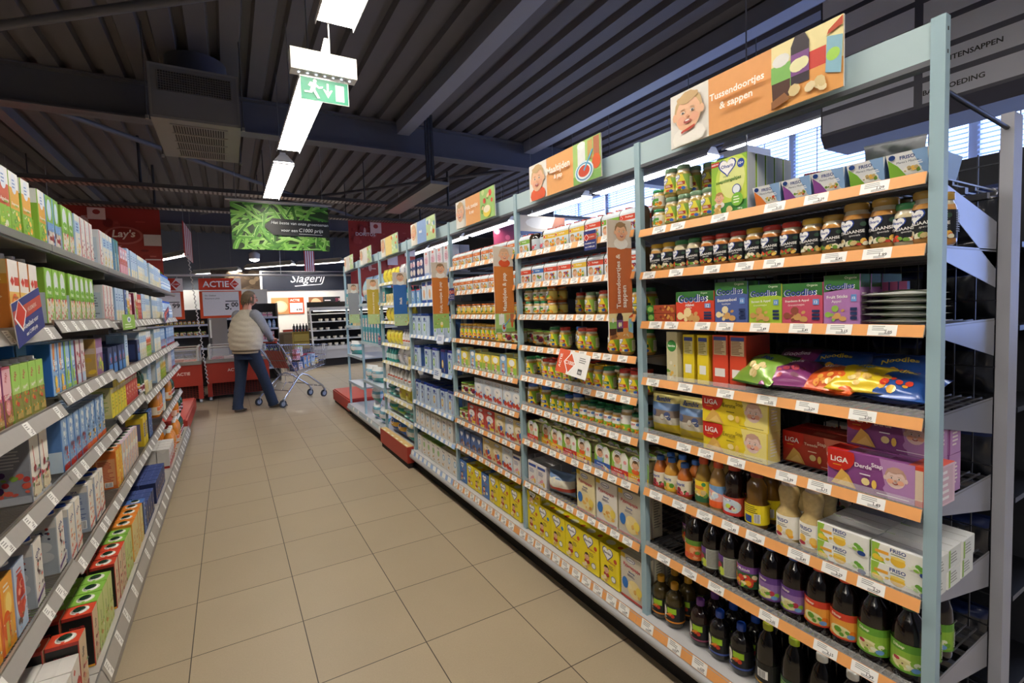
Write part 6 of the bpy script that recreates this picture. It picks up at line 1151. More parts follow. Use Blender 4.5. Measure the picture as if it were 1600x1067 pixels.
# spiral cable
g = G(); P_ = []
for k in range(141): u = k/140; a = k*1.4; P_.append((-.52+.16*u+.012*cos(a), 9.55+.012*sin(a)+.05*u, 2.5-2.2*u))
g.tube(P_, .008, 5, 'd8d4d0', 'gloss'); tag(g.build('spiral_cable'), 'white coiled power cable hanging down between the two freezers', 'cable')
g = G(); g.tube([(-3, 10.306, 2.2), (4.2, 10.306, 2.22)], .02, 8, 'dcdcdc', 'paint')
for x in (-2.4, .95, 3.4): g.tube([(x, 10.306, 2.2), (x, 10.306, 4.02)], .006, 6, 'b8b8b8')
tag(g.build('sign_rail'), 'long white rail hanging across the aisle above the price boards', 'rail')
# price boards
def board(x0, w, y, z0, z1, label, lines, price):
    h = z1-z0; t = tag(empty('price_board', (x0, y, z0)), label, 'price board'); g = G(); g.box(0, w, 0, .012, 0, h, 'f4f2ee'); cv = Cv(g, w, h, planemap((0, 0, 0), (1, 0, 0), (0, 0, 1)), lift=.001, step=.0006)
    cv.rect(0, 0, 1, .68, 'd8501f'); cv.rect(0, .71, 1, 1, 'c8361f'); cv.poly([(.74, .85), (.85, 1), (1, 1), (1, .71), (.85, .71)], 'f4f0ec'); cv.rect(.07, .06, .93, .66, 'f2f2f2')
    cv.diamond(.85, .855, .1); cv.text('ACTIE', .4, .855, .62, 'ffffff', .2)
    for k, l in enumerate(lines): cv.text(l, .1+.16+.04*k, .57-.08*k, .26+.1*k, '3a3a3a', .045, False)
    cv.rect(.6, .41, .9, .43, '2a2a34'); cv.text(price[0]+'.', .66, .28, .15, '20222c', .18); cv.text(price[1], .82, .33, .18, '20222c', .12)
    g.build('panel', t)
    for x in (.08, w-.08): g = G(); g.tube([(x, .006, h), (x, .006, 2.2-z0+.02)], .004, 5, 'c8c8c8'); g.build('hook', t)
board(-.43, .68, 10.3, 1.42, 2.15, 'red-framed white price board reading ACTIE and 5.00', ['Dr. Oetker', 'Ristorante pizza'], ('5', '00'))
board(-1.33, .66, 10.3, 1.42, 2.15, 'red-framed white price board half hidden by the carton racks', [], ('3', '99'))
# aisle sign beyond the racks
t = tag(empty('aisle_sign', (3.0, 1.52, 2.3)), 'large dark hanging aisle sign with grey strips behind the open rack end', 'sign')
g = G(); g.prism([(0, .06), (.04, 0), (.3, 0), (.3, .8), (0, .8)], -1.9, 0, '4c4c5a', 'paint'); o = g.build('frame', t)
cv = None; g = G(); cv = Cv(g, 1.9, .8, planemap((0, 0, 0), (0, -1, 0), (0, 0, 1)), lift=.003, step=.0006, mat='paint')
for r in range(6):
    z0 = .075+r*.125; cv.l = .003; cv.rect(.006, z0/.8, .225, (z0+.098)/.8, 'e2e2f0'); cv.l = .003; cv.rect(.243, z0/.8, .995, (z0+.098)/.8, 'dcdde8')
cv.l = .004; cv.text('BABYVOEDING', .302, .124/.8, .116, '101014', .08); cv.text('VRUCHTENSAPPEN', .316, .249/.8, .147, '16161a', .08)
g.build('strips', t)
for y in (-.2, -1.6): g = G(); g.tube([(.15, y, .8), (.15, y, 1.69)], .006, 6, '6a6a70'); g.build('wire', t)
# small white hanging box + bakery banner + magenta boards in the next aisle
g = G(); g.box(2.95, 3.2, 1.93, 1.95, 2.37, 2.44, 'd8e0f4', 'paint'); g.box(2.95, 3.2, 1.95, 2.1, 2.37, 2.44, 'c8d0e4', 'paint'); g.tube([(3.05, 2.0, 2.44), (3.05, 2.0, 3.99)], .005, 6, 'b8b8c0')
tag(g.build('hanging_box'), 'small white box hanging just past the big orange header board', 'box')
card('hanging_banner', (3.7, 6.0, 2.36), (0, 0, 0), .9, .42, [('rect', 0, .45, 1, 1, 'c8b8a0'), ('ell', .5, .75, .3, .2, 'e0d8c8', 14), ('poly', [(.7, .5), (1, .5), (1, 1), (.8, 1)], '8a5a44'), ('text', 'Het beste van onze bakker', .5, .28, .9, 'e8ecf4', .14, False, 0, .15), ('text', 'voor een C1000 prijs', .5, .1, .6, 'e8ecf4', .12, False, 0, .15)], '2a4470', 'dark blue bakery banner seen through the second bay top', 'banner', .01)
g = G(); g.tube([(4.0, 6.0, 2.78), (4.0, 6.0, 3.99)], .004, 5, 'a8a8a8'); g.tube([(4.4, 6.0, 2.78), (4.4, 6.0, 3.99)], .004, 5, 'a8a8a8'); tag(g.build('banner_wire'), 'pair of thin wires holding the dark blue bakery banner', 'wire')
t = tag(empty('hanging_poster', (4.45, 8.0, 2.45)), 'dark magenta poster above the third bay shelves', 'poster')
g = G(); g.box(0, .9, 0, .01, 0, .6, '7a2438'); cv = Cv(g, .9, .6, planemap((0, 0, 0), (1, 0, 0), (0, 0, 1)), lift=.001); cv.blobs(.05, .1, .95, .9, 14, ['a84858', 'c88890', '5a1828'], .07, 3); g.build('print', t); g = G(); g.tube([(.2, 0, .6), (.2, 0, 1.54)], .004, 5, 'a8a8a8'); g.build('wire', t)

# ---------------------------------------------------------------- beyond the aisle: freezers, boards, butcher corner
def freezer(x0, x1, y, label, words):
    t = tag(empty('chest_freezer', (x0, y, 0)), label, 'freezer'); W = x1-x0; D = .85
    g = G(); g.box(0, W, 0, D, .3, .655, 'a33324', 'paint'); cv = Cv(g, W, .355, planemap((0, 0, .3), (1, 0, 0), (0, 0, 1)), lift=.001)
    for x in words: cv.text('ACTIE', x, .6, .19/W, 'e8d8cc', .2)
    g.build('body', t)
    g = G()
    for a in ((0, W, -.02, .05), (0, W, D-.05, D), (0, .06, 0, D), (W-.06, W, 0, D)): g.box(a[0], a[1], a[2], a[3], .655, .715, '8f8a80', 'paint')
    g.build('rim', t)
    g = G(); g.box(.04, W-.04, .06, D-.06, .66, .69, 'd8482a', 'paint'); g.build('inner_tray', t)
    g = G()
    for x in (.05, W-.05): g.tube([(x, .02, .71), (x, .02, .9), (x, .1, .94), (x, D-.1, .94), (x, D-.02, .9), (x, D-.02, .71)], .018, 8, 'b8b4aa', 'paint')
    for y_ in (.03, D-.03): g.tube([(.05, y_, .92), (W-.05, y_, .92)], .014, 8, 'c0bcb2', 'paint')
    g.build('rail', t)
    g = G(); g.box(.07, W-.07, .03, .034, .72, .9, 'ffffff', 'clear'); g.build('glass_panel', t)
    g = G(); g.box(.04, W-.04, .1, .12, .07, .3, '5c2018', 'matte')
    for k in range(int(W/.045)):
        for j in range(7): g.box(.06+k*.045, .09+k*.045, .096, .1, .09+j*.03, .106+j*.03, '1c0c0a', 'matte')
    g.box(.0, .07, .02, .12, .07, .3, '9a2c20', 'paint'); g.box(W-.07, W, .02, .12, .07, .3, '9a2c20', 'paint'); g.box(.04, W-.04, .12, D-.1, .07, .3, '3a1612', 'matte'); g.build('grille', t)
    for x in (.04, W-.04):
        for y_ in (.06, D-.1): g = G(); g.tube([(x-.02, y_, .035), (x+.02, y_, .035)], .034, 12, 'b8bcc4', 'gloss'); g.build('caster', t)
    rg = random.Random(int(W*100))
    for k in range(int((W-.2)/.17)):
        g = G(); g.box(0, .15, 0, .2, 0, .05, rg.choice(['c8a068', 'b8342c', 'd8c8b0', 'c86a3c'])); o = g.build('pizza_box'); o.location = (x0+.1+k*.17, y+.1+rg.uniform(0, .1), .692)
        tag(o, 'flat frozen pizza box inside the %s freezer, %s along' % ('red' if x0 > -.5 else 'half-hidden', ORD[k]), 'box', 'boxes inside the chest freezers')
freezer(-.37, .6, 9.6, 'red chest freezer with ACTIE lettering behind the shopper', (.42, .84))
freezer(-1.45, -.43, 9.5, 'red chest freezer partly hidden by the carton racks', (.3, .74))
def bgrack(name, x0, x1, y, zs, depth, kinds, label, full, col='b8b4ac', back='3a3a3e', sidep=True):
    t = tag(empty(name, (x0, y, 0)), full, 'shelving'); W = x1-x0
    for i, z in enumerate(zs): g = G(); g.box(0, W, 0, depth, z-.02, z, col, 'paint'); g.box(0, W, -.008, 0, z-.035, z+.005, 'c8ccd8', 'paint'); g.build('shelf', t)
    g = G(); g.box(0, W, depth, depth+.02, 0, zs[-1]+.3, back, 'paint'); g.build('back_panel', t)
    if sidep:
        for x in (-.015, W): g = G(); g.box(x, x+.015, 0, depth, 0, zs[-1]+.3, '8f8a82', 'paint'); g.build('side_panel', t)
    for i, z in enumerate(zs):
        k = kinds[i % len(kinds)]
        if not k: continue
        w = KT[k]['w']+.015; n = int((W-.05)/w)
        for j in range(n):
            put(k, (x0+.04+w*(j+.5), y+.03, z+.001), JR.uniform(-.1, .1), '%s on the %s, %s level up, %s along' % (KT[k]['desc'], label, ORD[i], ORD[min(j, 29)]), 'goods on the '+label.split(',')[0])
# short rack names keep the labels short
bgrack('tinned_goods_rack', -1.35, -.36, 11.3, [.55, .82, 1.08, 1.3], .4, ['bkb', None, 'rt', 'jo'], 'tinned-goods rack', 'low rack of tins and packs behind the freezers, left of the grey panel')
bgrack('drinks_rack', -.02, .95, 11.6, [.3, .62, .9, 1.16, 1.4], .4, ['wtr', 'sc', 'c8', 'wtr', 'pkb'], 'drinks rack', 'grey rack of drink bottles behind the red freezer with ACTIE')
g = G(); g.box(-.3, -.03, 11.3, 11.75, 0, 1.42, '9a9288', 'paint'); tag(g.build('end_panel'), 'plain grey-beige panel standing between the two low racks', 'panel')
g = G(); g.box(-3, .95, 14.2, 14.25, .9, 2.12, 'e4e2de', 'paint'); g.box(-3, .95, 14.19, 14.2, 1.36, 1.4, '9aa0a8', 'paint'); g.box(-3, .95, 14.25, 14.3, 0, .9, '6a6864', 'paint'); tag(g.build('white_partition'), 'white partition standing behind the red price boards', 'partition')
g = G(); g.box(-.35, .85, 15.5, 15.55, 2.1, 2.72, '4a3c30', 'print'); cv = Cv(g, 1.2, .62, planemap((-.35, 15.5, 2.1), (1, 0, 0), (0, 0, 1)), lift=.001); cv.blobs(0, .05, 1, .95, 40, ['6a5a48', '3a2c24', '8a7860', '584838'], .09, 3)
tag(g.build('wood_panel'), 'brown wood-print panel beside the butcher sign', 'panel')
g = G(); g.box(.9, 4.2, 16.0, 16.1, 0, 2.75, 'eceae6', 'paint'); struct(g.build('wall_butcher'))
t = tag(empty('butcher_sign', (.95, 15.96, 2.16)), 'dark board with the handwritten word Slagerij above the white wall', 'sign')
g = G(); g.box(0, 3.2, 0, .04, 0, .56, '1a1e2c', 'paint'); cv = Cv(g, 3.2, .56, planemap((0, 0, 0), (1, 0, 0), (0, 0, 1)), lift=.002); cv.text('Slagerij', .4, .58, .3, 'eef0f6', .6, False, .02, .35); cv.poly([(.28, .2), (.52, .3), (.52, .33), (.28, .24)], 'eef0f6'); g.build('board', t)
card('meat_poster', (1.16, 15.98, 1.44), (0, 0, 0), .92, .5, [('rect', 0, 0, .52, 1, 'c8905c'), ('ell', .27, .45, .22, .36, 'e8c8a0', 16), ('ell', .27, .45, .16, .28, 'f0dcb8', 14), ('rect', .52, 0, 1, 1, 'd8501f'), ('rect', .56, .08, .96, .66, 'eceef4'), ('text', 'ACTIE', .72, .83, .3, WHT, .16), ('text', '4.99', .84, .24, .18, '22242c', .2)], 'f0eeea', 'meat poster with an orange ACTIE price panel on the white wall', 'poster')
card('meat_poster', (2.22, 15.98, 1.44), (0, 0, 0), .95, .5, [('rect', 0, 0, .45, 1, '8a5a3a'), ('ell', .25, .5, .18, .44, 'e8b890', 16, .4), ('rect', .45, 0, 1, 1, '16181c'), ('lines', .5, .25, .78, .85, 4, 'f0f0ee'), ('blobs', .82, .3, 1, .9, 6, ['7a2a44', 'd8b0a8'], .06, 2)], 'f0eeea', 'roast meat poster with white words on black, near the cheese cabinet', 'poster')
t = tag(empty('butcher_counter', (.72, 14.6, 0)), 'grey-brown butcher counter with meat tray behind the trolley', 'counter')
g = G(); g.box(0, 1.75, 0, .7, 0, .9, '8a8078', 'paint')
for k in range(6): g.box(.03+k*.29, .3+k*.29, -.006, 0, .1, .86, ['9a9086', '7a7068'][k % 2], 'paint')
g.build('front', t); g = G(); g.box(-.03, 1.78, -.04, .74, .9, .94, 'b4b0a8', 'metal'); g.build('worktop', t)
g = G(); g.box(.6, 1.7, .1, .5, .94, 1.0, 'a83a34', 'jar'); g.build('meat_tray', t)
g = G(); g.box(0, .5, .3, .65, .94, 1.06, 'b8b8ba', 'metal'); tag(g.build('scale'), 'grey weighing scale on the left of the butcher counter', 'scale').location = (.75, 14.6, 0)
g = G(); g.box(0, .4, 0, .3, 0, .5, '8a7430', 'matte'); cv = Cv(g, .4, .5, planemap((0, 0, 0), (1, 0, 0), (0, 0, 1)), mat='matte'); cv.rect(.03, .1, .97, .42, 'b8a050'); cv.rect(.03, .5, .97, .88, 'c0a858'); o = g.build('wooden_crate'); o.location = (1.5, 13.9, .45); tag(o, 'yellow-brown wooden crate panel before the butcher counter', 'crate')
g = G(); g.box(1.5, 1.9, 13.85, 14.25, 0, .45, '5a5650', 'matte'); tag(g.build('crate_stand'), 'dark stand under the wooden crate by the cheese cabinet', 'stand')
for k in range(5):
    g = G(); g.lathe([(.035, 0), (.035, .14), (.012, .18), (.012, .22)], 10, '14100e', 'gloss'); o = g.build('wine_bottle'); o.location = (1.54+k*.08, 14.05, .952); tag(o, 'black bottle standing on the wooden crate, %s from the counter end' % ORD[k], 'bottle', 'black bottles on the wooden crate')
# cheese / salad cabinet
t = tag(empty('salad_cabinet', (1.95, 13.6, 0)), 'open white chilled cabinet of salad tubs at the end of the aisle', 'cabinet'); W = 2.4
g = G(); g.box(0, W, 0, .8, .2, .52, 'c8c4bc', 'paint'); g.box(0, W, -.03, .0, .44, .54, 'e0dcd4', 'paint'); g.build('base', t); g = G(); g.box(0, W, .04, .8, 0, .2, '2a2624', 'matte'); g.build('kick_plate', t)
g = G(); g.box(0, W, .8, .85, .2, 1.75, '24211e', 'matte'); g.build('back_panel', t)
g = G(); g.box(0, W, .3, .85, 1.5, 1.6, 'e8e4dc', 'paint')
g.build('canopy', t); g = G(); g.box(.1, W-.1, .34, .4, 1.485, 1.498, 'ffffff', 'case_fill_glow'); g.build('canopy_fill_glow', t)  # glowing strip added under the canopy to brighten the salad tubs
for i, z in enumerate((.72, .96, 1.2, 1.42)):
    g = G(); g.box(0.02, W, .2+.06*i, .8, z-.02, z, 'e8e6e2', 'paint'); o = g.build('shelf', t)
g = G(); g.tube([(-.0, .02, .5), (0, .34, 1.55)], .025, 6, 'f0eee8', 'paint'); g.add([(-.01, .02, .5), (-.01, .34, 1.55), (-.01, .8, 1.55), (-.01, .8, .5)], [(0, 1, 2, 3)], 'ffffff', 'clear'); g.build('side_panel', t)
kind('tub', 'salad_tub', 'tub', 'white salad tub', .13, .12, lambda: k_bottle('salad_tub', [(.04, 0), (.055, .06), (.06, .065)], 'ece6da', 'e8d8b8', [], None, (.05, .062, .075)))
for i, z in enumerate((.541, .721, .961, 1.201)):
    for j in range(13):
        if (j*7+i*3) % 9 == 0: continue
        put('tub', (2.05+j*.17, 13.62+.06*i+(.12 if i else .02), z), 0, 'white salad tub in the chilled cabinet, %s level, %s from trolley side' % (ORD[i], ORD[j]), 'salad tubs in the chilled cabinet')

# ---------------------------------------------------------------- shopping trolley
uf, ur = V((.83, .557, 0)), V((.557, -.83, 0)); CO = V((.53, 8.36, 0))
def K_(s, t, z): return tuple(CO+uf*s+ur*t+V((0, 0, z)))
t = tag(empty('shopping_trolley'), 'chrome wire shopping trolley full of groceries pushed by the shopper', 'shopping trolley')
WC = 'b8bcc8'
def side_pt(sd, u, v):      # u 0 rear..1 front, v 0 bottom..1 top
    sb, st = .28+u*.7, .0+u*1.03; zb, zt = .45+u*.11, .975-u*.075; wb, wt = .2-u*.05, .26-u*.08
    return K_(sb+(st-sb)*v, sd*(wb+(wt-wb)*v), zb+(zt-zb)*v)
g = G()
for sd in (-1, 1):
    for k in range(25): g.tube([side_pt(sd, k/24, 0), side_pt(sd, k/24, 1)], .0022, 4, WC, 'chrome')
    for v in (0, .25, .5, .75, 1): g.tube([side_pt(sd, 0, v), side_pt(sd, 1, v)], .004 if v in (0, 1) else .003, 5, WC, 'chrome')
for k in range(9):
    a = -1+k/4
    def mix(p, q, w): return tuple(V(p)*(1-w)+V(q)*w)
    w = k/8
    g.tube([mix(side_pt(-1, 1, 0), side_pt(1, 1, 0), w), mix(side_pt(-1, 1, 1), side_pt(1, 1, 1), w)], .0022, 4, WC, 'chrome')
    g.tube([mix(side_pt(-1, 0, 0), side_pt(1, 0, 0), w), mix(side_pt(-1, 1, 0), side_pt(1, 1, 0), w)], .0022, 4, WC, 'chrome')
    g.tube([mix(side_pt(-1, 0, 0), side_pt(1, 0, 0), w), mix(side_pt(-1, 0, 1), side_pt(1, 0, 1), w)], .0022, 4, WC, 'chrome')
for u, v in ((0, 0), (0, 1), (1, 0), (1, 1), (1, .5), (0, .5)): g.tube([side_pt(-1, u, v), side_pt(1, u, v)], .004, 5, WC, 'chrome')
g.build('basket', t)
g = G()
for sd in (-1, 1):
    g.tube([K_(.0, sd*.28, .12), K_(.1, sd*.27, .22), K_(.36, sd*.22, .44), K_(.44, sd*.21, .465), K_(.55, sd*.2, .43), K_(.88, sd*.17, .2), K_(.93, sd*.165, .13)], .014, 8, 'c4c8d4', 'chrome')
    g.tube([K_(.36, sd*.22, .44), K_(.0, sd*.27, .97), K_(-.06, sd*.27, 1.02)], .01, 8, 'c4c8d4', 'chrome')
g.tube([K_(.5, -.2, .3), K_(.5, .2, .3)], .008, 6, WC, 'chrome'); g.tube([K_(.86, -.17, .2), K_(.86, .17, .2)], .01, 6, WC, 'chrome'); g.tube([K_(.12, -.26, .24), K_(.12, .26, .24)], .008, 6, WC, 'chrome')
for a in (-.1, .1): g.tube([K_(.12, a, .24), K_(.2, a, .36), K_(.36, a, .3), K_(.36, a, .44)], .004, 5, 'a8acb4', 'chrome')
g.build('frame', t)
for s_, t_ in ((0, -.28), (0, .28), (.93, -.165), (.93, .165)):
    g = G(); g.tube([K_(s_-.02, t_-.012, .06), K_(s_-.02, t_+.012, .06)], .06, 18, '2c3038', 'matte'); w = g.build('wheel', t)
    g = G(); g.tube([K_(s_-.02, t_-.014, .06), K_(s_-.02, t_+.014, .06)], .036, 14, '8a94a8', 'gloss'); g.build('hub', w)
    g = G(); g.tube([K_(s_, t_+.018, .13), K_(s_-.02, t_+.018, .06)], .008, 6, 'a8acb8', 'metal'); g.tube([K_(s_, t_-.018, .13), K_(s_-.02, t_-.018, .06)], .008, 6, 'a8acb8', 'metal'); g.tube([K_(s_, t_-.02, .13), K_(s_, t_+.02, .13)], .014, 8, 'a8acb8', 'metal'); g.build('caster_fork', w)
g = G(); g.tube([K_(-.06, -.27, 1.02), K_(-.06, .27, 1.02)], .014, 10, 'b8342c', 'gloss'); g.build('handle', t)
g = G(); g.add([K_(.07, -.2, .88), K_(.07, .2, .88), K_(.22, .17, .58), K_(.22, -.17, .58)], [(0, 1, 2, 3)], 'a83a34', 'gloss'); g.add([K_(.074, -.2, .88), K_(.074, .2, .88), K_(.224, .17, .58), K_(.224, -.17, .58)], [(3, 2, 1, 0)], 'a83a34', 'gloss'); g.build('child_seat_flap', t)
ang = math.atan2(.557, .83)
for s_, t_, k, lab in [(.42, .08, 'cp', 'navy coffee-drink carton in the trolley nearest the shopper'), (.42, -.07, 'wbx', 'white box in the trolley behind the navy carton'), (.53, .08, 'mlk', 'grey-white bottle pack in the trolley side facing us'), (.63, .08, 'cb', 'tall blue carton in the trolley, first of two'), (.71, .08, 'cb', 'tall blue carton in the trolley, second of two'),
                       (.8, .06, 'bs', 'narrow yellow box in the trolley before the red pack'), (.56, -.09, 'sc', 'dark bottle standing deep in the trolley'), (.66, -.09, 'sc', 'dark bottle deep in the trolley toward its front')]:
    put(k, K_(s_, t_, .48+.1*(s_-.28)/.7+.005), ang+pi/2*0, lab, 'groceries in the trolley')
kind('rbp', 'biscuit_pack', 'pack', 'red-pink pack', .17, .1, lambda: k_box('biscuit_pack', .16, .2, .1, ('c8382c', 'b8407a', 'c8407a'), [('rect', .0, 0, 1, .12, 'c8509a'), ('blobs', .3, .2, .7, .6, 6, ['1c2c44', 'd8a0b8'], .1, 2)]))
for s_, t_, dz, k, lab in [(.5, .07, .16, 'c8', 'pink carton on top of the trolley heap, nearest the shopper'), (.62, -.02, .2, 'wbg', 'white box with green top on the trolley heap'), (.74, -.09, .0, 'ck', 'red-pink carton deep in the trolley'), (.46, -.1, .17, 'jY', 'yellow jar high in the trolley by the child seat flap'),
                           (.78, .1, .0, 'c9', 'sky-blue carton in the trolley side beside the yellow box'), (.36, .05, .12, 'whb', 'white lotion bottle behind the red child seat flap'), (.9, .07, .0, 'jY', 'yellow jar in the front corner of the trolley')]:
    put(k, K_(s_, t_, .485+.1*(s_-.28)/.7+.005+dz), ang, lab, 'groceries in the trolley')
put('rbp', K_(.87, -.05, .56), ang, 'big red and pink pack in the front of the trolley', 'groceries in the trolley')

# ---------------------------------------------------------------- the shopper
def ring(c, ax, ay, a, b_, n=20, q=0):
    c = V(c); return [tuple(c+ax*(a*cos(2*pi*k/n))+ay*(b_*sin(2*pi*k/n))) for k in range(n)]
def limb(pts, rad_, col, mat, n=14, fold=0, g=None):
    g = g or G(); P = [V(p) for p in pts]; pp = []; rr = []
    for i in range(len(P)-1):
        for k in range(6):
            u = k/6; pp.append(P[i].lerp(P[i+1], u)); rr.append(rad_[i]*(1-u)+rad_[i+1]*u)
    pp.append(P[-1]); rr.append(rad_[-1])
    # smooth the joints
    for _ in range(3): pp = [pp[0]]+[(pp[i-1]+pp[i]*2+pp[i+1])/4 for i in range(1, len(pp)-1)]+[pp[-1]]
    rr = [r*(1+fold*sin(i*2.3)) for i, r in enumerate(rr)]
    g.tube([tuple(p) for p in pp], rr, n, col, mat); return g
hip = V((.21, 8.17, .95)); hR, hL = hip+ur*.1, hip-ur*.1
kR, kL = V((.42, 8.13, .52)), V((.12, 8.22, .50)); aR, aL = V((.545, 8.20, .10)), V((.055, 8.15, .12))
chest = V((.225, 8.205, 1.3)); neck = V((.25, 8.232, 1.53)); head = V((.30, 8.25, 1.70))
sR, sL = V((.24, 8.22, 1.46))+ur*.22, V((.24, 8.22, 1.46))-ur*.22
wR, wL = V(K_(-.1, .215, 1.075)), V(K_(-.1, -.2, 1.075)); eR, eL = (sR+wR)/2+V((.03, -.07, -.05)), (sL+wL)/2+V((-.04, .05, -.05))
# one continuous skinned body
bm_ = bpy.data.meshes.new('person'); J = [hip, hip+V((.02, .01, .15)), chest, neck, head-V((.01, .01, .02)), hR, kR, aR, hL, kL, aL, sR, eR, wR, sL, eL, wL]
E_ = [(0, 1), (1, 2), (2, 3), (3, 4), (0, 5), (5, 6), (6, 7), (0, 8), (8, 9), (9, 10), (2, 11), (11, 12), (12, 13), (2, 14), (14, 15), (15, 16)]
rs = [.12, .12, .13, .055, .05, .09, .055, .04, .09, .055, .04, .06, .04, .028, .06, .04, .028]
def hand(w, g0, sgn):   # five fingers closed over the handle bar; returns skin joints
    base = len(J); palm = w+uf*.035+V((0, 0, .0)); J.append(palm); E_.append((g0, base)); rs.append(.026)
    for k in range(4):
        o = ur*(.026-.0175*k)*1.0; L = [.9, 1.0, .95, .8][k]; b0 = len(J)
        a = palm+uf*.018+o+V((0, 0, .006)); b_ = a+uf*.022*L+V((0, 0, -.012)); c = b_+uf*.004+V((0, 0, -.024*L)); d = c-uf*.016*L+V((0, 0, -.008))
        J.extend([a, b_, c, d]); E_.extend([(base, b0), (b0, b0+1), (b0+1, b0+2), (b0+2, b0+3)]); rs.extend([.009, .0088, .0082, .0075])
    b0 = len(J); o = ur*sgn*.03; J.extend([palm+o-V((0, 0, .01)), palm+o*1.1+uf*.006-V((0, 0, .034)), palm+o*.7+uf*.022-V((0, 0, .04))]); E_.extend([(base, b0), (b0, b0+1), (b0+1, b0+2)]); rs.extend([.011, .0095, .0085])
hand(wR, 13, -1); hand(wL, 16, 1)
bm_.from_pydata([tuple(p) for p in J], E_, []); person = bpy.data.objects.new('person', bm_); COL.objects.link(person)
md = person.modifiers.new('skin', 'SKIN'); md.use_smooth_shade = True
for i, sv in enumerate(bm_.skin_vertices[0].data): sv.radius = (rs[i], rs[i]); sv.use_root = (i == 0)
sb = person.modifiers.new('sub', 'SUBSURF'); sb.levels = 1; sb.render_levels = 1
skm = bpy.data.materials.new('skin_tone'); skm.use_nodes = True; nt = skm.node_tree; bs_ = nt.nodes['Principled BSDF']; bs_.inputs['Roughness'].default_value = .55
nz_ = nt.nodes.new('ShaderNodeTexNoise'); nz_.inputs['Scale'].default_value = 30; cr_ = nt.nodes.new('ShaderNodeValToRGB'); cr_.color_ramp.elements[0].color = C('c08468'); cr_.color_ramp.elements[1].color = C('d8a088'); nt.links.new(nz_.outputs['Fac'], cr_.inputs[0]); nt.links.new(cr_.outputs[0], bs_.inputs['Base Color'])
bm_.materials.append(skm)
tag(person, 'person in a beige quilted vest and jeans pushing the shopping trolley', 'person')
# head with a face, turned a little to the right
hf = V((.93, .37, -.12)).normalized(); hs = hf.cross(V((0, 0, 1))).normalized(); hu = hs.cross(hf)
def hp(f, s, u): return tuple(head+hf*f+hs*s+hu*u)
g = G(); rings = []
for k in range(13):
    a = -pi/2+pi*k/12; z = .118*sin(a); r = cos(a)
    jaw = 1-.28*max(0, -sin(a)-.1); rings.append([hp((.1*r*jaw)*cos(2*pi*j/18)+(.012 if z < 0 else 0)*r, .078*r*jaw*sin(2*pi*j/18), z) for j in range(18)])
g.loft(rings, 'c98f78', 'skin')
g.tube([hp(.098, 0, .03), hp(.118, 0, -.01), hp(.112, 0, -.028)], [.008, .013, .009], 8, 'c98570', 'skin')
for s_ in (-1, 1):
    g.tube([hp(.0, s_*.074, .025), hp(-.012, s_*.09, .02), hp(-.012, s_*.088, -.015), hp(.002, s_*.077, -.03)], [.006, .011, .01, .005], 6, 'c08068', 'skin')
    g.tube([hp(.093, s_*.032-.006, .02), hp(.094, s_*.032+.006, .02)], .006, 8, 'f0ece8', 'gloss'); g.tube([hp(.0985, s_*.032-.002, .02), hp(.0985, s_*.032+.002, .02)], .0035, 6, '2c2420', 'gloss'); g.tube([hp(.094, s_*.018, .036), hp(.09, s_*.048, .038)], .003, 5, '6a5038', 'cloth')
g.tube([hp(.103, -.022, -.055), hp(.109, 0, -.057), hp(.103, .022, -.055)], .005, 6, 'a05a50', 'skin')
g.tube([tuple(neck-V((.0, 0, .03))), hp(-.01, 0, -.09)], [.06, .052], 14, 'c98f78', 'skin'); g.build('head', person)
g = G(); rings = []
for k in range(9):
    a = -.55+(pi/2+.55)*k/8; z = .128*sin(a); r = cos(a); row = []
    for j in range(20):
        th_ = 2*pi*j/20; fr = cos(th_); cut = 1.0 if fr < .35 or z > .07 else .86
        row.append(hp((.112*r)*fr*cut-.008, .09*r*sin(th_)*(1 if fr < .35 or z > .07 else .86), z+.006*sin(5*th_)*r))
    rings.append(row)
g.loft(rings, ['6a5a48']*4+['7c6a54']*5, 'cloth')
for j in range(9): a = -1.2+j*.3; g.tube([hp(-.1*cos(a), .08*sin(a), .0), hp(-.108*cos(a), .086*sin(a), -.05), hp(-.1*cos(a), .08*sin(a), -.1)], [.016, .014, .004], 6, '645440', 'cloth')
g.build('hair', person)
g = G(); g.tube([hp(.104, -.012, .02), hp(.1, -.05, .022), hp(.06, -.084, .024), hp(-.005, -.092, .022)], .002, 5, '2c2c34', 'gloss'); g.tube([hp(.104, .012, .02), hp(.1, .05, .022), hp(.06, .084, .024), hp(-.005, .092, .022)], .002, 5, '2c2c34', 'gloss'); g.build('glasses', person)
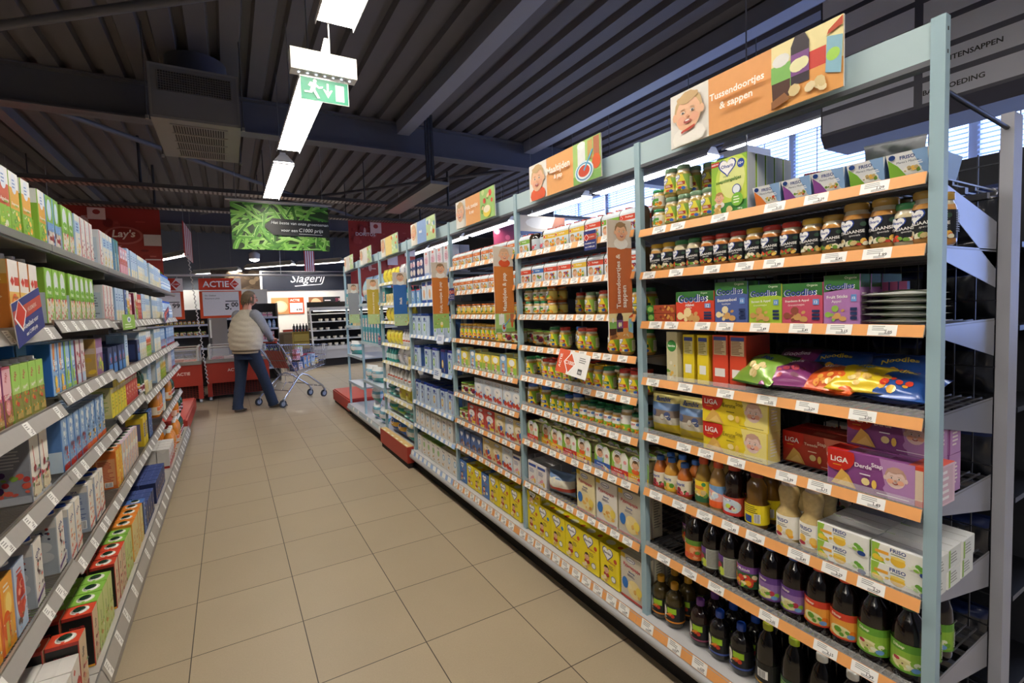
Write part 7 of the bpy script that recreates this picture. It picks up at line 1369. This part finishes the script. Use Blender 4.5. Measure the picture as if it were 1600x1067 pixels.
# clothes
def L3(a, b_, u): return V(a)*(1-u)+V(b_)*u
g = G(); rings = []; cols = []
N_ = 46
for k in range(N_+1):
    u = k/N_; z = .89+u*.65; c = L3(hip, chest, (z-.95)/.35) if z < 1.3 else L3(chest, neck, (z-1.3)/.23); c.z = z
    a = .235+.06*sin(pi*min(u/.75, 1)); d = .165+.03*sin(pi*min(u/.75, 1))
    if u > .76: q = (u-.76)/.24; a *= (1-.68*q**1.5); d *= (1-.55*q**1.5)
    if u < .07: a *= .93; d *= .94
    pf = 1+.028*abs(sin(u*pi*8.2)) if .07 < u < .88 else 1
    rings.append([tuple(c+ur*((a*pf+.006*sin(7*t_+k*.9))*cos(t_))+uf*((d*pf+.005*sin(5*t_+k))*sin(t_))) for t_ in [2*pi*j/28 for j in range(28)]])
    cols.append('c0b8a8' if u >= .07 else ('4c4640' if .03 < u < .055 else 'a89a84'))
g.loft(rings, cols[:-1], 'cloth'); o = g.build('vest', person)
for i, (s0, e, w) in enumerate(((sR, eR, wR), (sL, eL, wL))):
    g = limb([s0-(ur*(.04 if i == 0 else -.04)), s0, e, w-uf*.01], [.075, .078, .06, .042], '8c8e96', 'cloth', fold=.05)
    limb([w-uf*.03+(e-w)*.12, w-uf*.005], [.046, .045], '5a5c66', 'cloth', g=g); g.build('sleeve', person)
g = G(); rings = []
for k in range(8):
    z = .80+k*.025; c = hip.copy(); c.z = z; q = 1 if z > .86 else .96
    rings.append(ring(c, ur, uf, .185*q, .135*q, 24))
g.loft(rings, '222e48', 'cloth')
limb([hR+V((0, 0, .02))-ur*.005, kR, aR+V((-.01, -.005, .0)), aR+V((0, 0, -.04))], [.115, .078, .074, .078], '2a3448', 'cloth', fold=.03, g=g)
limb([hL+V((0, 0, .02))+ur*.005, kL, aL+V((0, 0, 0)), aL+V((0, 0, -.06))], [.115, .078, .072, .078], '283246', 'cloth', fold=.03, g=g)
g.build('jeans', person)
def shoe(heel, dr, lift):
    g = G(); dr = V(dr).normalized(); sd = V((dr.y, -dr.x, 0)).normalized(); rings = []
    for k in range(9):
        u = k/8; w = .036+.014*sin(pi*min(u*1.05, 1)); h = .075-.045*u**1.2; c = V(heel)+dr*(.27*u); zb = .002+lift*(1-u)
        if k in (0, 8): w *= .6; h *= .7
        rings.append([tuple(c+sd*(w*cos(t_))+V((0, 0, zb+h/2+h/2*sin(t_)))) for t_ in [2*pi*j/14 for j in range(14)]])
    g.loft(rings, '4a3c30', 'gloss'); g.build('shoe', person)
shoe((aR.x-.06, aR.y-.02, 0), (.95, .3, 0), .01); shoe((aL.x-.03, aL.y-.06, 0), (.5, .85, 0), .02)
